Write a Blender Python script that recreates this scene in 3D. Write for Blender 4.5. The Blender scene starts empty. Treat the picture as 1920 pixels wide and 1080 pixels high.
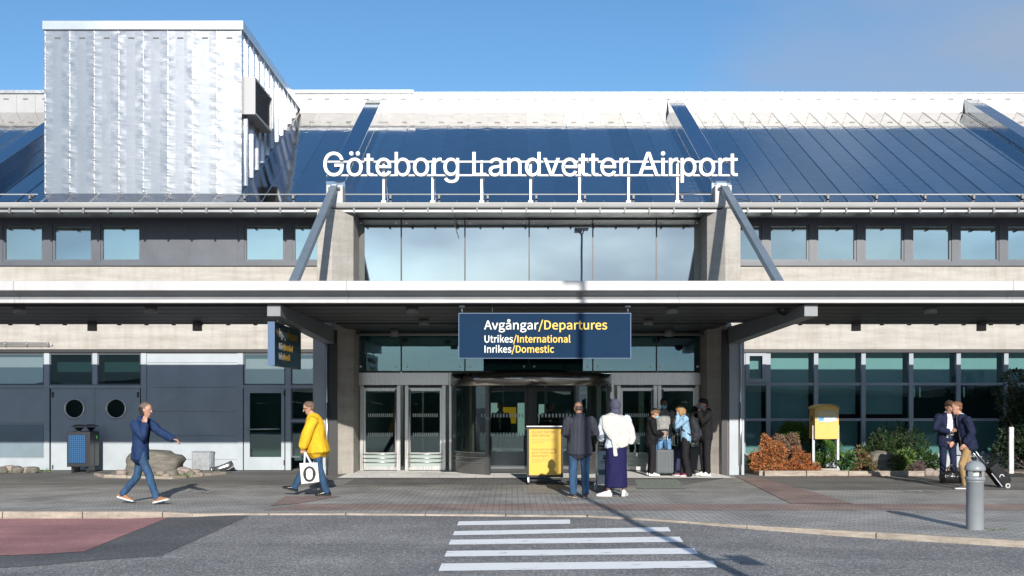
import bpy, bmesh, math, random, json
from mathutils import Vector, Matrix, noise, Quaternion
R = math.radians
random.seed(11)
SC = bpy.context.scene
COL = SC.collection

# ------------------------------------------------------------------ camera, sky, sun, exposure
H = 1.72                     # eye height of the photographer
FOC = 2000.0                 # focal length in pixels of the 1920 wide photograph
HOR = 757.0                  # row of the horizon
cam = bpy.data.cameras.new('camera')
cam.sensor_width = 36.0
cam.lens = FOC / 1920 * 36.0
cam.shift_y = (HOR - 540) / 1920
cam.clip_start = 0.1
cam.clip_end = 5000
camo = bpy.data.objects.new('camera', cam)
camo.location = (0, 0, H)
camo.rotation_euler = (R(90), 0, 0)
COL.objects.link(camo)
SC.camera = camo

SUN_EL = math.atan(0.375)
SUN_AZ = math.atan2(0.115, -1.0)          # towards the sun, clockwise from +Y
world = bpy.data.worlds.new('World')
SC.world = world
world.use_nodes = True
wn = world.node_tree
wn.nodes.clear()
w_out = wn.nodes.new('ShaderNodeOutputWorld')
w_bg = wn.nodes.new('ShaderNodeBackground')
w_sky = wn.nodes.new('ShaderNodeTexSky')
w_sky.sky_type = 'NISHITA'
w_sky.sun_disc = False
w_sky.sun_elevation = SUN_EL
w_sky.sun_rotation = SUN_AZ
w_sky.air_density = 1.0
w_sky.dust_density = 0.25
w_sky.ozone_density = 3.0
w_bg.inputs['Strength'].default_value = 0.104
w_tc = wn.nodes.new('ShaderNodeTexCoord')
w_map = wn.nodes.new('ShaderNodeMapping')
w_map.inputs['Scale'].default_value = (-1.0, 1.0, 2.2)
w_map.inputs['Location'].default_value = (2.3, 0.2, 0.12)
w_map.inputs['Rotation'].default_value = (0, 0, R(-16))
w_noi = wn.nodes.new('ShaderNodeTexNoise')
w_noi.inputs['Scale'].default_value = 1.6
w_noi.inputs['Detail'].default_value = 5
w_noi.inputs['Roughness'].default_value = 0.5
w_rmp = wn.nodes.new('ShaderNodeValToRGB')
w_rmp.color_ramp.elements[0].position = 0.44
w_rmp.color_ramp.elements[0].color = (0, 0, 0, 1)
w_rmp.color_ramp.elements[1].position = 0.62
w_rmp.color_ramp.elements[1].color = (0.95, 0.95, 0.95, 1)
w_hsv = wn.nodes.new('ShaderNodeHueSaturation')
w_hsv.inputs['Saturation'].default_value = 1.16
w_mix = wn.nodes.new('ShaderNodeMixRGB')
w_mix.inputs['Color2'].default_value = (2.35, 3.0, 4.1, 1)     # thin high cloud
L = wn.links.new
L(w_tc.outputs['Generated'], w_map.inputs['Vector'])
L(w_map.outputs['Vector'], w_noi.inputs['Vector'])
L(w_noi.outputs['Fac'], w_rmp.inputs['Fac'])
L(w_rmp.outputs['Color'], w_mix.inputs['Fac'])
L(w_sky.outputs['Color'], w_hsv.inputs['Color'])
L(w_hsv.outputs['Color'], w_mix.inputs['Color1'])
w_sep = wn.nodes.new('ShaderNodeSeparateXYZ')           # pale haze low over the horizon
w_hz = wn.nodes.new('ShaderNodeMapRange')
w_hz.interpolation_type = 'SMOOTHSTEP'
w_hz.inputs['From Min'].default_value = 0.17; w_hz.inputs['From Max'].default_value = 0.0
w_hz.inputs['To Min'].default_value = 0.0; w_hz.inputs['To Max'].default_value = 0.88
w_mix2 = wn.nodes.new('ShaderNodeMixRGB')
w_mix2.inputs['Color2'].default_value = (4.6, 5.5, 6.2, 1)
L(w_tc.outputs['Generated'], w_sep.inputs['Vector']); L(w_sep.outputs['Z'], w_hz.inputs['Value']); L(w_hz.outputs['Result'], w_mix2.inputs['Fac'])
L(w_mix.outputs['Color'], w_mix2.inputs['Color1']); L(w_mix2.outputs['Color'], w_bg.inputs['Color'])
L(w_bg.outputs['Background'], w_out.inputs['Surface'])

sun = bpy.data.lights.new('sun', 'SUN')
sun.energy = 4.1
sun.angle = R(0.5)
sun.color = (1.0, 0.945, 0.87)
suno = bpy.data.objects.new('sun', sun)
to_sun = Vector((math.sin(SUN_AZ) * math.cos(SUN_EL), math.cos(SUN_AZ) * math.cos(SUN_EL), math.sin(SUN_EL)))
suno.rotation_euler = to_sun.to_track_quat('Z', 'Y').to_euler()
suno.location = (5, -20, 20)
COL.objects.link(suno)

SC.view_settings.view_transform = 'Standard'
SC.view_settings.look = 'None'
SC.view_settings.exposure = 0.5
SC.view_settings.gamma = 1.0
SC.cycles.max_bounces = 10
SC.cycles.transparent_max_bounces = 16
SC.cycles.glossy_bounces = 5
SC.cycles.caustics_reflective = False
SC.cycles.caustics_refractive = False
SC.cycles.sample_clamp_indirect = 6.0
try:
    SC.cycles.use_denoising = True
except Exception:
    pass

def wx(px, Y): return (px - 960.0) / FOC * Y
def wz(py, Y): return H + (HOR - py) / FOC * Y
def gy(py, z=0.0): return FOC * (H - z) / (py - HOR)
def gp(px, py, z=0.0):
    Y = gy(py, z)
    return (wx(px, Y), Y)

# ------------------------------------------------------------------ materials
MATS = {}
def mat(name, col, rough=0.6, metal=0.0, var=0.0, vscale=3.0, bump=0.0, bscale=30.0, spec=0.5, vcol=None, stretch=(1, 1, 1),
        coat=0.0, detail=5, emit=None, est=0.0, rvar=0.0):
    if name in MATS: return MATS[name]
    m = bpy.data.materials.new(name); m.use_nodes = True
    nt = m.node_tree; b = nt.nodes['Principled BSDF']
    c = tuple(col) + (1,)
    b.inputs['Base Color'].default_value = c
    b.inputs['Roughness'].default_value = rough
    b.inputs['Metallic'].default_value = metal
    b.inputs['Specular IOR Level'].default_value = spec
    if coat: b.inputs['Coat Weight'].default_value = coat
    if emit:
        b.inputs['Emission Color'].default_value = tuple(emit) + (1,)
        b.inputs['Emission Strength'].default_value = est
    if var or bump or rvar:
        tc = nt.nodes.new('ShaderNodeTexCoord'); mp = nt.nodes.new('ShaderNodeMapping')
        mp.inputs['Scale'].default_value = stretch
        nt.links.new(tc.outputs['Object'], mp.inputs['Vector'])
    if var or rvar:
        n = nt.nodes.new('ShaderNodeTexNoise'); n.inputs['Scale'].default_value = vscale
        n.inputs['Detail'].default_value = detail; n.inputs['Roughness'].default_value = 0.6
        nt.links.new(mp.outputs['Vector'], n.inputs['Vector'])
    if var:
        r = nt.nodes.new('ShaderNodeValToRGB')
        d = tuple(vcol) + (1,) if vcol else tuple(x * (1 - var) for x in col) + (1,)
        e = c if vcol else tuple(min(1, x * (1 + var * 0.6)) for x in col) + (1,)
        r.color_ramp.elements[0].position = 0.32; r.color_ramp.elements[0].color = d
        r.color_ramp.elements[1].position = 0.62; r.color_ramp.elements[1].color = e
        nt.links.new(n.outputs['Fac'], r.inputs['Fac']); nt.links.new(r.outputs['Color'], b.inputs['Base Color'])
    if rvar:
        mr = nt.nodes.new('ShaderNodeMapRange')
        mr.inputs['To Min'].default_value = max(0.02, rough - rvar); mr.inputs['To Max'].default_value = rough + rvar
        nt.links.new(n.outputs['Fac'], mr.inputs['Value']); nt.links.new(mr.outputs['Result'], b.inputs['Roughness'])
    if bump:
        n2 = nt.nodes.new('ShaderNodeTexNoise'); n2.inputs['Scale'].default_value = bscale; n2.inputs['Detail'].default_value = 4
        bp = nt.nodes.new('ShaderNodeBump'); bp.inputs['Strength'].default_value = bump; bp.inputs['Distance'].default_value = 0.02
        nt.links.new(mp.outputs['Vector'], n2.inputs['Vector'])
        nt.links.new(n2.outputs['Fac'], bp.inputs['Height']); nt.links.new(bp.outputs['Normal'], b.inputs['Normal'])
    MATS[name] = m
    return m

def glass(name, tint, refl, gcol=(0.95, 1.0, 1.0), fres=0.25):
    if name in MATS: return MATS[name]
    m = bpy.data.materials.new(name); m.use_nodes = True
    nt = m.node_tree; nt.nodes.clear()
    o = nt.nodes.new('ShaderNodeOutputMaterial'); mx = nt.nodes.new('ShaderNodeMixShader')
    t = nt.nodes.new('ShaderNodeBsdfTransparent'); g = nt.nodes.new('ShaderNodeBsdfGlossy')
    t.inputs['Color'].default_value = tuple(tint) + (1,)
    g.inputs['Color'].default_value = tuple(gcol) + (1,); g.inputs['Roughness'].default_value = 0.0
    lw = nt.nodes.new('ShaderNodeLayerWeight'); lw.inputs['Blend'].default_value = 0.3
    ma = nt.nodes.new('ShaderNodeMath'); ma.operation = 'MULTIPLY_ADD'
    ma.inputs[1].default_value = fres; ma.inputs[2].default_value = refl; ma.use_clamp = True
    tc = nt.nodes.new('ShaderNodeTexCoord'); n2 = nt.nodes.new('ShaderNodeTexNoise')
    n2.inputs['Scale'].default_value = 0.9; n2.inputs['Detail'].default_value = 1
    bp = nt.nodes.new('ShaderNodeBump'); bp.inputs['Strength'].default_value = 0.012; bp.inputs['Distance'].default_value = 0.1
    nt.links.new(tc.outputs['Object'], n2.inputs['Vector']); nt.links.new(n2.outputs['Fac'], bp.inputs['Height'])
    nt.links.new(bp.outputs['Normal'], g.inputs['Normal'])
    nt.links.new(lw.outputs['Fresnel'], ma.inputs[0]); nt.links.new(ma.outputs[0], mx.inputs['Fac'])
    nt.links.new(t.outputs[0], mx.inputs[1]); nt.links.new(g.outputs[0], mx.inputs[2]); nt.links.new(mx.outputs[0], o.inputs['Surface'])
    MATS[name] = m
    return m

def concrete(name, col, dark, sc=1.0):
    m = bpy.data.materials.new(name); m.use_nodes = True
    nt = m.node_tree; b = nt.nodes['Principled BSDF']; b.inputs['Roughness'].default_value = 0.85
    N = nt.nodes.new; K = nt.links.new
    tc = N('ShaderNodeTexCoord')
    def noi(scale, st, det=6):
        mp = N('ShaderNodeMapping'); mp.inputs['Scale'].default_value = st; K(tc.outputs['Object'], mp.inputs['Vector'])
        n = N('ShaderNodeTexNoise'); n.inputs['Scale'].default_value = scale; n.inputs['Detail'].default_value = det; n.inputs['Roughness'].default_value = 0.65
        K(mp.outputs['Vector'], n.inputs['Vector']); return n
    a = noi(1.6 * sc, (.55, .55, 3.6)); s = noi(3.0 * sc, (2.2, 2.2, 0.25)); f = noi(38 * sc, (1, 1, 1), 3)
    r1 = N('ShaderNodeValToRGB'); r1.color_ramp.elements[0].position = 0.36; r1.color_ramp.elements[1].position = 0.60
    r1.color_ramp.elements[0].color = tuple(dark) + (1,); r1.color_ramp.elements[1].color = tuple(col) + (1,)
    K(a.outputs['Fac'], r1.inputs['Fac'])
    r2 = N('ShaderNodeValToRGB'); r2.color_ramp.elements[0].position = 0.34; r2.color_ramp.elements[1].position = 0.55
    r2.color_ramp.elements[0].color = (0.89, 0.87, 0.84, 1); r2.color_ramp.elements[1].color = (1, 1, 1, 1)
    K(s.outputs['Fac'], r2.inputs['Fac'])
    r3 = N('ShaderNodeValToRGB'); r3.color_ramp.elements[0].position = 0.3; r3.color_ramp.elements[1].position = 0.6
    r3.color_ramp.elements[0].color = (0.84, 0.83, 0.82, 1); r3.color_ramp.elements[1].color = (1, 1, 1, 1)
    K(f.outputs['Fac'], r3.inputs['Fac'])
    m1 = N('ShaderNodeMixRGB'); m1.blend_type = 'MULTIPLY'; m1.inputs['Fac'].default_value = 1
    m2 = N('ShaderNodeMixRGB'); m2.blend_type = 'MULTIPLY'; m2.inputs['Fac'].default_value = 1
    K(r1.outputs['Color'], m1.inputs['Color1']); K(r2.outputs['Color'], m1.inputs['Color2'])
    K(m1.outputs['Color'], m2.inputs['Color1']); K(r3.outputs['Color'], m2.inputs['Color2'])
    K(m2.outputs['Color'], b.inputs['Base Color'])
    bp = N('ShaderNodeBump'); bp.inputs['Strength'].default_value = 0.25; bp.inputs['Distance'].default_value = 0.01
    K(f.outputs['Fac'], bp.inputs['Height']); K(bp.outputs['Normal'], b.inputs['Normal'])
    MATS[name] = m
    return m

def pavers(name, c1, c2, mortar, bw=0.21, bh=0.105, rot=0.0, dirt=0.35):
    m = bpy.data.materials.new(name); m.use_nodes = True
    nt = m.node_tree; b = nt.nodes['Principled BSDF']; b.inputs['Roughness'].default_value = 0.82
    N = nt.nodes.new; K = nt.links.new
    tc = N('ShaderNodeTexCoord'); mp = N('ShaderNodeMapping'); mp.inputs['Rotation'].default_value = (0, 0, rot)
    K(tc.outputs['Object'], mp.inputs['Vector'])
    br = N('ShaderNodeTexBrick'); br.inputs['Scale'].default_value = 1.0
    br.inputs['Brick Width'].default_value = bw; br.inputs['Row Height'].default_value = bh
    br.inputs['Mortar Size'].default_value = 0.009; br.inputs['Mortar Smooth'].default_value = 0.3
    br.inputs['Color1'].default_value = tuple(c1) + (1,); br.inputs['Color2'].default_value = tuple(c2) + (1,); br.inputs['Mortar'].default_value = tuple(mortar) + (1,)
    K(mp.outputs['Vector'], br.inputs['Vector'])
    n = N('ShaderNodeTexNoise'); n.inputs['Scale'].default_value = 0.9; n.inputs['Detail'].default_value = 8; n.inputs['Roughness'].default_value = 0.65
    K(tc.outputs['Object'], n.inputs['Vector'])
    r = N('ShaderNodeValToRGB'); r.color_ramp.elements[0].position = 0.34; r.color_ramp.elements[1].position = 0.62
    v = 1 - dirt; r.color_ramp.elements[0].color = (v, v, v, 1); r.color_ramp.elements[1].color = (1.1, 1.1, 1.08, 1)
    K(n.outputs['Fac'], r.inputs['Fac'])
    mm = N('ShaderNodeMixRGB'); mm.blend_type = 'MULTIPLY'; mm.inputs['Fac'].default_value = 1
    K(br.outputs['Color'], mm.inputs['Color1']); K(r.outputs['Color'], mm.inputs['Color2'])
    f = N('ShaderNodeTexNoise'); f.inputs['Scale'].default_value = 70; f.inputs['Detail'].default_value = 2
    K(tc.outputs['Object'], f.inputs['Vector'])
    r4 = N('ShaderNodeValToRGB'); r4.color_ramp.elements[0].position = 0.3; r4.color_ramp.elements[1].position = 0.7
    r4.color_ramp.elements[0].color = (0.75, 0.75, 0.75, 1); r4.color_ramp.elements[1].color = (1.2, 1.2, 1.2, 1)
    K(f.outputs['Fac'], r4.inputs['Fac'])
    m3 = N('ShaderNodeMixRGB'); m3.blend_type = 'MULTIPLY'; m3.inputs['Fac'].default_value = 1
    K(mm.outputs['Color'], m3.inputs['Color1']); K(r4.outputs['Color'], m3.inputs['Color2'])
    K(m3.outputs['Color'], b.inputs['Base Color'])
    bp = N('ShaderNodeBump'); bp.inputs['Strength'].default_value = 0.5; bp.inputs['Distance'].default_value = 0.004
    inv = N('ShaderNodeMath'); inv.operation = 'SUBTRACT'; inv.inputs[0].default_value = 1.0
    K(br.outputs['Fac'], inv.inputs[1]); K(inv.outputs[0], bp.inputs['Height']); K(bp.outputs['Normal'], b.inputs['Normal'])
    MATS[name] = m
    return m

def asphalt(name, lo, hi, sc=90, tint=(1, 1, 1), big=0.25):
    m = bpy.data.materials.new(name); m.use_nodes = True
    nt = m.node_tree; b = nt.nodes['Principled BSDF']; b.inputs['Roughness'].default_value = 0.88
    N = nt.nodes.new; K = nt.links.new
    tc = N('ShaderNodeTexCoord')
    vo = N('ShaderNodeTexVoronoi'); vo.inputs['Scale'].default_value = sc; K(tc.outputs['Object'], vo.inputs['Vector'])
    bw = N('ShaderNodeSeparateColor'); K(vo.outputs['Color'], bw.inputs['Color'])
    r = N('ShaderNodeValToRGB'); e = r.color_ramp.elements
    e[0].position = 0.15; e[0].color = tuple(lo * t for t in tint) + (1,)
    e[1].position = 0.95; e[1].color = tuple(hi * t for t in tint) + (1,)
    x = e.new(0.7); x.color = tuple((lo * 0.55 + hi * 0.3) * t for t in tint) + (1,)
    K(bw.outputs[0], r.inputs['Fac'])
    n = N('ShaderNodeTexNoise'); n.inputs['Scale'].default_value = 0.7; n.inputs['Detail'].default_value = 7
    K(tc.outputs['Object'], n.inputs['Vector'])
    r2 = N('ShaderNodeValToRGB'); r2.color_ramp.elements[0].position = 0.35; r2.color_ramp.elements[1].position = 0.65
    v = 1 - big; r2.color_ramp.elements[0].color = (v, v, v, 1); r2.color_ramp.elements[1].color = (1.1, 1.08, 1.06, 1)
    K(n.outputs['Fac'], r2.inputs['Fac'])
    mm = N('ShaderNodeMixRGB'); mm.blend_type = 'MULTIPLY'; mm.inputs['Fac'].default_value = 1
    K(r.outputs['Color'], mm.inputs['Color1']); K(r2.outputs['Color'], mm.inputs['Color2']); K(mm.outputs['Color'], b.inputs['Base Color'])
    tm = N('ShaderNodeMapping'); tm.inputs['Scale'].default_value = (0.05, 0.9, 1); K(tc.outputs['Object'], tm.inputs['Vector'])
    t2 = N('ShaderNodeTexNoise'); t2.inputs['Scale'].default_value = 1.0; t2.inputs['Detail'].default_value = 4; K(tm.outputs['Vector'], t2.inputs['Vector'])
    r5 = N('ShaderNodeValToRGB'); r5.color_ramp.elements[0].position = 0.38; r5.color_ramp.elements[1].position = 0.58
    r5.color_ramp.elements[0].color = (0.80, 0.80, 0.81, 1); r5.color_ramp.elements[1].color = (1.03, 1.03, 1.02, 1); K(t2.outputs['Fac'], r5.inputs['Fac'])
    m5 = N('ShaderNodeMixRGB'); m5.blend_type = 'MULTIPLY'; m5.inputs['Fac'].default_value = 1
    K(mm.outputs['Color'], m5.inputs['Color1']); K(r5.outputs['Color'], m5.inputs['Color2']); K(m5.outputs['Color'], b.inputs['Base Color'])
    bp = N('ShaderNodeBump'); bp.inputs['Strength'].default_value = 0.6; bp.inputs['Distance'].default_value = 0.006
    K(vo.outputs['Distance'], bp.inputs['Height']); K(bp.outputs['Normal'], b.inputs['Normal'])
    MATS[name] = m
    return m

def sheetmetal(name, col, rough, seam=0.6, dent=0.5, axis='X', x0=0.0, dscale=2.2, thin=(1, 1, 1), pv=1.0, nw=1.0, mt=1.0):
    """Rolled sheet with oil-canning: shallow dents, tighter next to the standing seams."""
    m = bpy.data.materials.new(name); m.use_nodes = True
    nt = m.node_tree; b = nt.nodes['Principled BSDF']
    b.inputs['Metallic'].default_value = mt; b.inputs['Base Color'].default_value = tuple(col) + (1,); b.inputs['Roughness'].default_value = rough
    N = nt.nodes.new; K = nt.links.new
    tc = N('ShaderNodeTexCoord'); mp = N('ShaderNodeMapping'); mp.inputs['Scale'].default_value = thin; K(tc.outputs['Object'], mp.inputs['Vector'])
    n = N('ShaderNodeTexNoise'); n.inputs['Scale'].default_value = dscale; n.inputs['Detail'].default_value = 2; n.inputs['Distortion'].default_value = 0.4
    K(mp.outputs['Vector'], n.inputs['Vector'])
    mp2 = N('ShaderNodeMapping'); mp2.inputs['Scale'].default_value = (1.5, 1.5, 5.5) if axis == 'X' else (5, 1.5, 1.5)
    K(tc.outputs['Object'], mp2.inputs['Vector'])
    n2 = N('ShaderNodeTexNoise'); n2.inputs['Scale'].default_value = 1.6; n2.inputs['Detail'].default_value = 1
    K(mp2.outputs['Vector'], n2.inputs['Vector'])
    sx = N('ShaderNodeSeparateXYZ'); K(tc.outputs['Object'], sx.inputs['Vector'])
    a = N('ShaderNodeMath'); a.operation = 'SUBTRACT'; a.inputs[1].default_value = x0; K(sx.outputs[axis], a.inputs[0])
    pp = N('ShaderNodeMath'); pp.operation = 'PINGPONG'; pp.inputs[1].default_value = seam / 2; K(a.outputs[0], pp.inputs[0])
    mr = N('ShaderNodeMapRange'); mr.inputs['From Min'].default_value = 0.0; mr.inputs['From Max'].default_value = seam * 0.32
    mr.inputs['To Min'].default_value = 1.0; mr.inputs['To Max'].default_value = 0.12; K(pp.outputs[0], mr.inputs['Value'])
    mu = N('ShaderNodeMath'); mu.operation = 'MULTIPLY'; K(mr.outputs[0], mu.inputs[0])
    sb = N('ShaderNodeMath'); sb.operation = 'SUBTRACT'; sb.inputs[1].default_value = 0.42; K(n2.outputs['Fac'], sb.inputs[0]); K(sb.outputs[0], mu.inputs[1])
    ad = N('ShaderNodeMath'); ad.operation = 'ADD'; nq = N('ShaderNodeMath'); nq.operation = 'MULTIPLY'; nq.inputs[1].default_value = nw; K(n.outputs['Fac'], nq.inputs[0])
    K(mu.outputs[0], ad.inputs[0]); K(nq.outputs[0], ad.inputs[1])
    dv = N('ShaderNodeMath'); dv.operation = 'DIVIDE'; dv.inputs[1].default_value = seam; K(a.outputs[0], dv.inputs[0])
    fl = N('ShaderNodeMath'); fl.operation = 'FLOOR'; K(dv.outputs[0], fl.inputs[0])
    wn_ = N('ShaderNodeTexWhiteNoise'); wn_.noise_dimensions = '1D'; K(fl.outputs[0], wn_.inputs['W'])
    st = N('ShaderNodeMapping'); st.inputs['Scale'].default_value = (3.0, 3.0, 0.5); K(tc.outputs['Object'], st.inputs['Vector'])
    n5 = N('ShaderNodeTexNoise'); n5.inputs['Scale'].default_value = 1.1; n5.inputs['Detail'].default_value = 6; K(st.outputs['Vector'], n5.inputs['Vector'])
    av = N('ShaderNodeMath'); av.operation = 'ADD'; K(wn_.outputs['Value'], av.inputs[0]); K(n5.outputs['Fac'], av.inputs[1])
    vm = N('ShaderNodeMapRange'); vm.inputs['From Max'].default_value = 1.6; vm.inputs['To Min'].default_value = 1 - 0.18 * pv; vm.inputs['To Max'].default_value = 1 + 0.1 * pv; K(av.outputs[0], vm.inputs['Value'])
    vc = N('ShaderNodeVectorMath'); vc.operation = 'SCALE'; vc.inputs[0].default_value = tuple(col); K(vm.outputs[0], vc.inputs['Scale']); K(vc.outputs[0], b.inputs['Base Color'])
    vr = N('ShaderNodeMapRange'); vr.inputs['From Max'].default_value = 1.6; vr.inputs['To Min'].default_value = rough * (1 - 0.2 * pv); vr.inputs['To Max'].default_value = rough * (1 + 0.5 * pv); K(av.outputs[0], vr.inputs['Value']); K(vr.outputs[0], b.inputs['Roughness'])
    bp = N('ShaderNodeBump'); bp.inputs['Strength'].default_value = dent; bp.inputs['Distance'].default_value = 0.05
    K(ad.outputs[0], bp.inputs['Height']); K(bp.outputs['Normal'], b.inputs['Normal'])
    MATS[name] = m
    return m

# ------------------------------------------------------------------ mesh builder
ORG = {}
class MB:
    def __init__(s): s.v = []; s.f = []; s.m = []; s.sm = []; s.cuts = []
    def cut(s): s.cuts.append((len(s.v), len(s.f))); return s
    def add(s, vs, fs, m=0, smooth=False):
        o = len(s.v); s.v += [tuple(v) for v in vs]
        for f in fs: s.f.append(tuple(i + o for i in f)); s.m.append(m); s.sm.append(smooth)
    def box(s, x0, x1, y0, y1, z0, z1, m=0):
        s.add([(x0,y0,z0),(x1,y0,z0),(x1,y1,z0),(x0,y1,z0),(x0,y0,z1),(x1,y0,z1),(x1,y1,z1),(x0,y1,z1)],
              [(0,3,2,1),(4,5,6,7),(0,1,5,4),(1,2,6,5),(2,3,7,6),(3,0,4,7)], m)
        return s
    def bar(s, p0, p1, w, h, m=0, up=(0, 0, 1)):
        p0 = Vector(p0); p1 = Vector(p1); t = (p1 - p0).normalized(); u = Vector(up)
        if abs(t.dot(u)) > 0.99: u = Vector((0, 1, 0))
        a = t.cross(u).normalized() * (w / 2); b = a.cross(t).normalized() * (h / 2)
        vs = [p + q for p in (p0, p1) for q in (-a - b, a - b, a + b, -a + b)]
        s.add(vs, [(0,1,2,3)[::-1],(4,5,6,7),(0,4,5,1)[::-1],(1,5,6,2)[::-1],(2,6,7,3)[::-1],(3,7,4,0)[::-1]], m)
        s.f[-6:] = [f for f in s.f[-6:]]
        return s
    def tube(s, pts, r, n=10, m=0, smooth=True, closed=False):
        pts = [Vector(p) for p in pts]; k = len(pts)
        rr = r if isinstance(r, (list, tuple)) else [r] * k
        vs = []; prev = None
        for i, p in enumerate(pts):
            t = (pts[min(i + 1, k - 1)] - pts[max(i - 1, 0)]).normalized()
            if prev is None:
                u = Vector((0, 0, 1)) if abs(t.z) < 0.9 else Vector((1, 0, 0))
                a = t.cross(u).normalized()
            else:
                a = (prev - t * prev.dot(t)).normalized()
            prev = a; b = t.cross(a)
            for j in range(n):
                an = 2 * math.pi * j / n
                vs.append(p + (a * math.cos(an) + b * math.sin(an)) * rr[i])
        fs = [(i*n+j, i*n+(j+1)%n, (i+1)*n+(j+1)%n, (i+1)*n+j) for i in range(k-1) for j in range(n)]
        s.add(vs, fs, m, smooth)
        o = len(s.v) - len(vs)
        s.f += [tuple(o + j for j in range(n))[::-1], tuple(o + (k-1)*n + j for j in range(n))]; s.m += [m, m]; s.sm += [False, False]
        return s
    def lathe(s, prof, c=(0, 0, 0), n=32, m=0, a0=0.0, a1=2*math.pi, smooth=True):
        full = abs(a1 - a0 - 2*math.pi) < 1e-6
        k = n if full else n + 1; vs = []
        for r, z in prof:
            for j in range(k):
                an = a0 + (a1 - a0) * j / n
                vs.append((c[0] + r*math.cos(an), c[1] + r*math.sin(an), c[2] + z))
        fs = []
        for i in range(len(prof) - 1):
            for j in range(n):
                j2 = (j + 1) % k
                fs.append((i*k+j, i*k+j2, (i+1)*k+j2, (i+1)*k+j))
        s.add(vs, fs, m, smooth)
        return s
    def prism(s, poly, z0, z1, m=0):
        n = len(poly)
        vs = [(x, y, z0) for x, y in poly] + [(x, y, z1) for x, y in poly]
        fs = [tuple(range(n))[::-1], tuple(range(n, 2*n))] + [(i, (i+1)%n, n+(i+1)%n, n+i) for i in range(n)]
        s.add(vs, fs, m); return s
    def profx(s, prof, x0, x1, m=0, caps=True, smooth=False):
        """profile of (y, z) swept along X"""
        n = len(prof)
        vs = [(x0, y, z) for y, z in prof] + [(x1, y, z) for y, z in prof]
        fs = [(i, n+i, n+(i+1)%n, (i+1)%n) for i in range(n)]
        if caps: fs += [tuple(range(n)), tuple(range(n, 2*n))[::-1]]
        s.add(vs, fs, m, smooth); return s
    def quad(s, a, b, c, d, m=0): s.add([a, b, c, d], [(0,1,2,3)], m); return s
    def blob(s, c, r, n=10, k=7, m=0, amp=0.0, sc=3.0, seed=0):
        vs = []; c = Vector(c)
        for i in range(k + 1):
            th = math.pi * i / k
            for j in range(n):
                ph = 2*math.pi*j/n
                d = Vector((math.sin(th)*math.cos(ph), math.sin(th)*math.sin(ph), math.cos(th)))
                q = 1 + amp * noise.noise(d * sc + Vector((seed*7.3, seed*3.1, seed)))
                vs.append(c + Vector((d.x*r[0], d.y*r[1], d.z*r[2])) * q)
        s.add(vs, [(i*n+j, (i+1)*n+j, (i+1)*n+(j+1)%n, i*n+(j+1)%n) for i in range(k) for j in range(n)], m, True); return s
    def build(s, name, mats, parent=None, local=False, bevel=0.0, fixn=True):
        me = bpy.data.meshes.new(name)
        org = Vector((0, 0, 0))
        if parent is not None and not local: org = ORG.get(parent.name, org)
        me.from_pydata([(x - org.x, y - org.y, z - org.z) for x, y, z in s.v], [], s.f)
        if not isinstance(mats, (list, tuple)): mats = [mats]
        for q in mats: me.materials.append(q)
        me.polygons.foreach_set('material_index', s.m)
        me.polygons.foreach_set('use_smooth', s.sm)
        if fixn:
            bm = bmesh.new(); bm.from_mesh(me); bmesh.ops.recalc_face_normals(bm, faces=bm.faces); bm.to_mesh(me); bm.free()
        me.update()
        o = bpy.data.objects.new(name, me); COL.objects.link(o)
        if parent is not None:
            o.parent = parent; ORG[o.name] = org
        if bevel:
            b = o.modifiers.new('bevel', 'BEVEL'); b.width = bevel; b.segments = 2; b.limit_method = 'ANGLE'; b.angle_limit = R(40)
        return o

def build_each(b, name, mats, parent, **kw):
    """every piece between two cuts becomes an object of its own"""
    cs = b.cuts + [(len(b.v), len(b.f))]; out = []
    for (v0, f0), (v1, f1) in zip(cs, cs[1:]):
        if f1 == f0: continue
        q = MB(); q.v = b.v[v0:v1]; q.f = [tuple(i - v0 for i in f) for f in b.f[f0:f1]]; q.m = b.m[f0:f1]; q.sm = b.sm[f0:f1]
        out.append(q.build(name, mats, parent, **kw))
    return out
def tag(o, label=None, cat=None, group=None, kind=None):
    if label: o['label'] = label
    if cat: o['category'] = cat
    if group: o['group'] = group
    if kind: o['kind'] = kind
    return o
def thing(name, label, cat, loc=(0, 0, 0), rz=0.0, group=None):
    o = bpy.data.objects.new(name, None); o.empty_display_size = 0.2; COL.objects.link(o)
    o.location = loc; o.rotation_euler = (0, 0, rz); ORG[o.name] = Vector(loc)
    return tag(o, label, cat, group)
def copy_tree(o, parent=None):
    c = o.copy(); COL.objects.link(c)
    if parent is not None: c.parent = parent
    for ch in list(o.children): copy_tree(ch, c)
    return c
def ground(name, pts, z, m, kind='structure', label=None, thick=0.0):
    b = MB()
    if thick: b.prism(pts, z - thick, z)
    else: b.add([(x, y, z) for x, y in pts], [tuple(range(len(pts)))])
    o = b.build(name, m)
    if not thick and o.data.polygons[0].normal.z < 0: o.data.flip_normals()
    return tag(o, label, None, None, kind)

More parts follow.
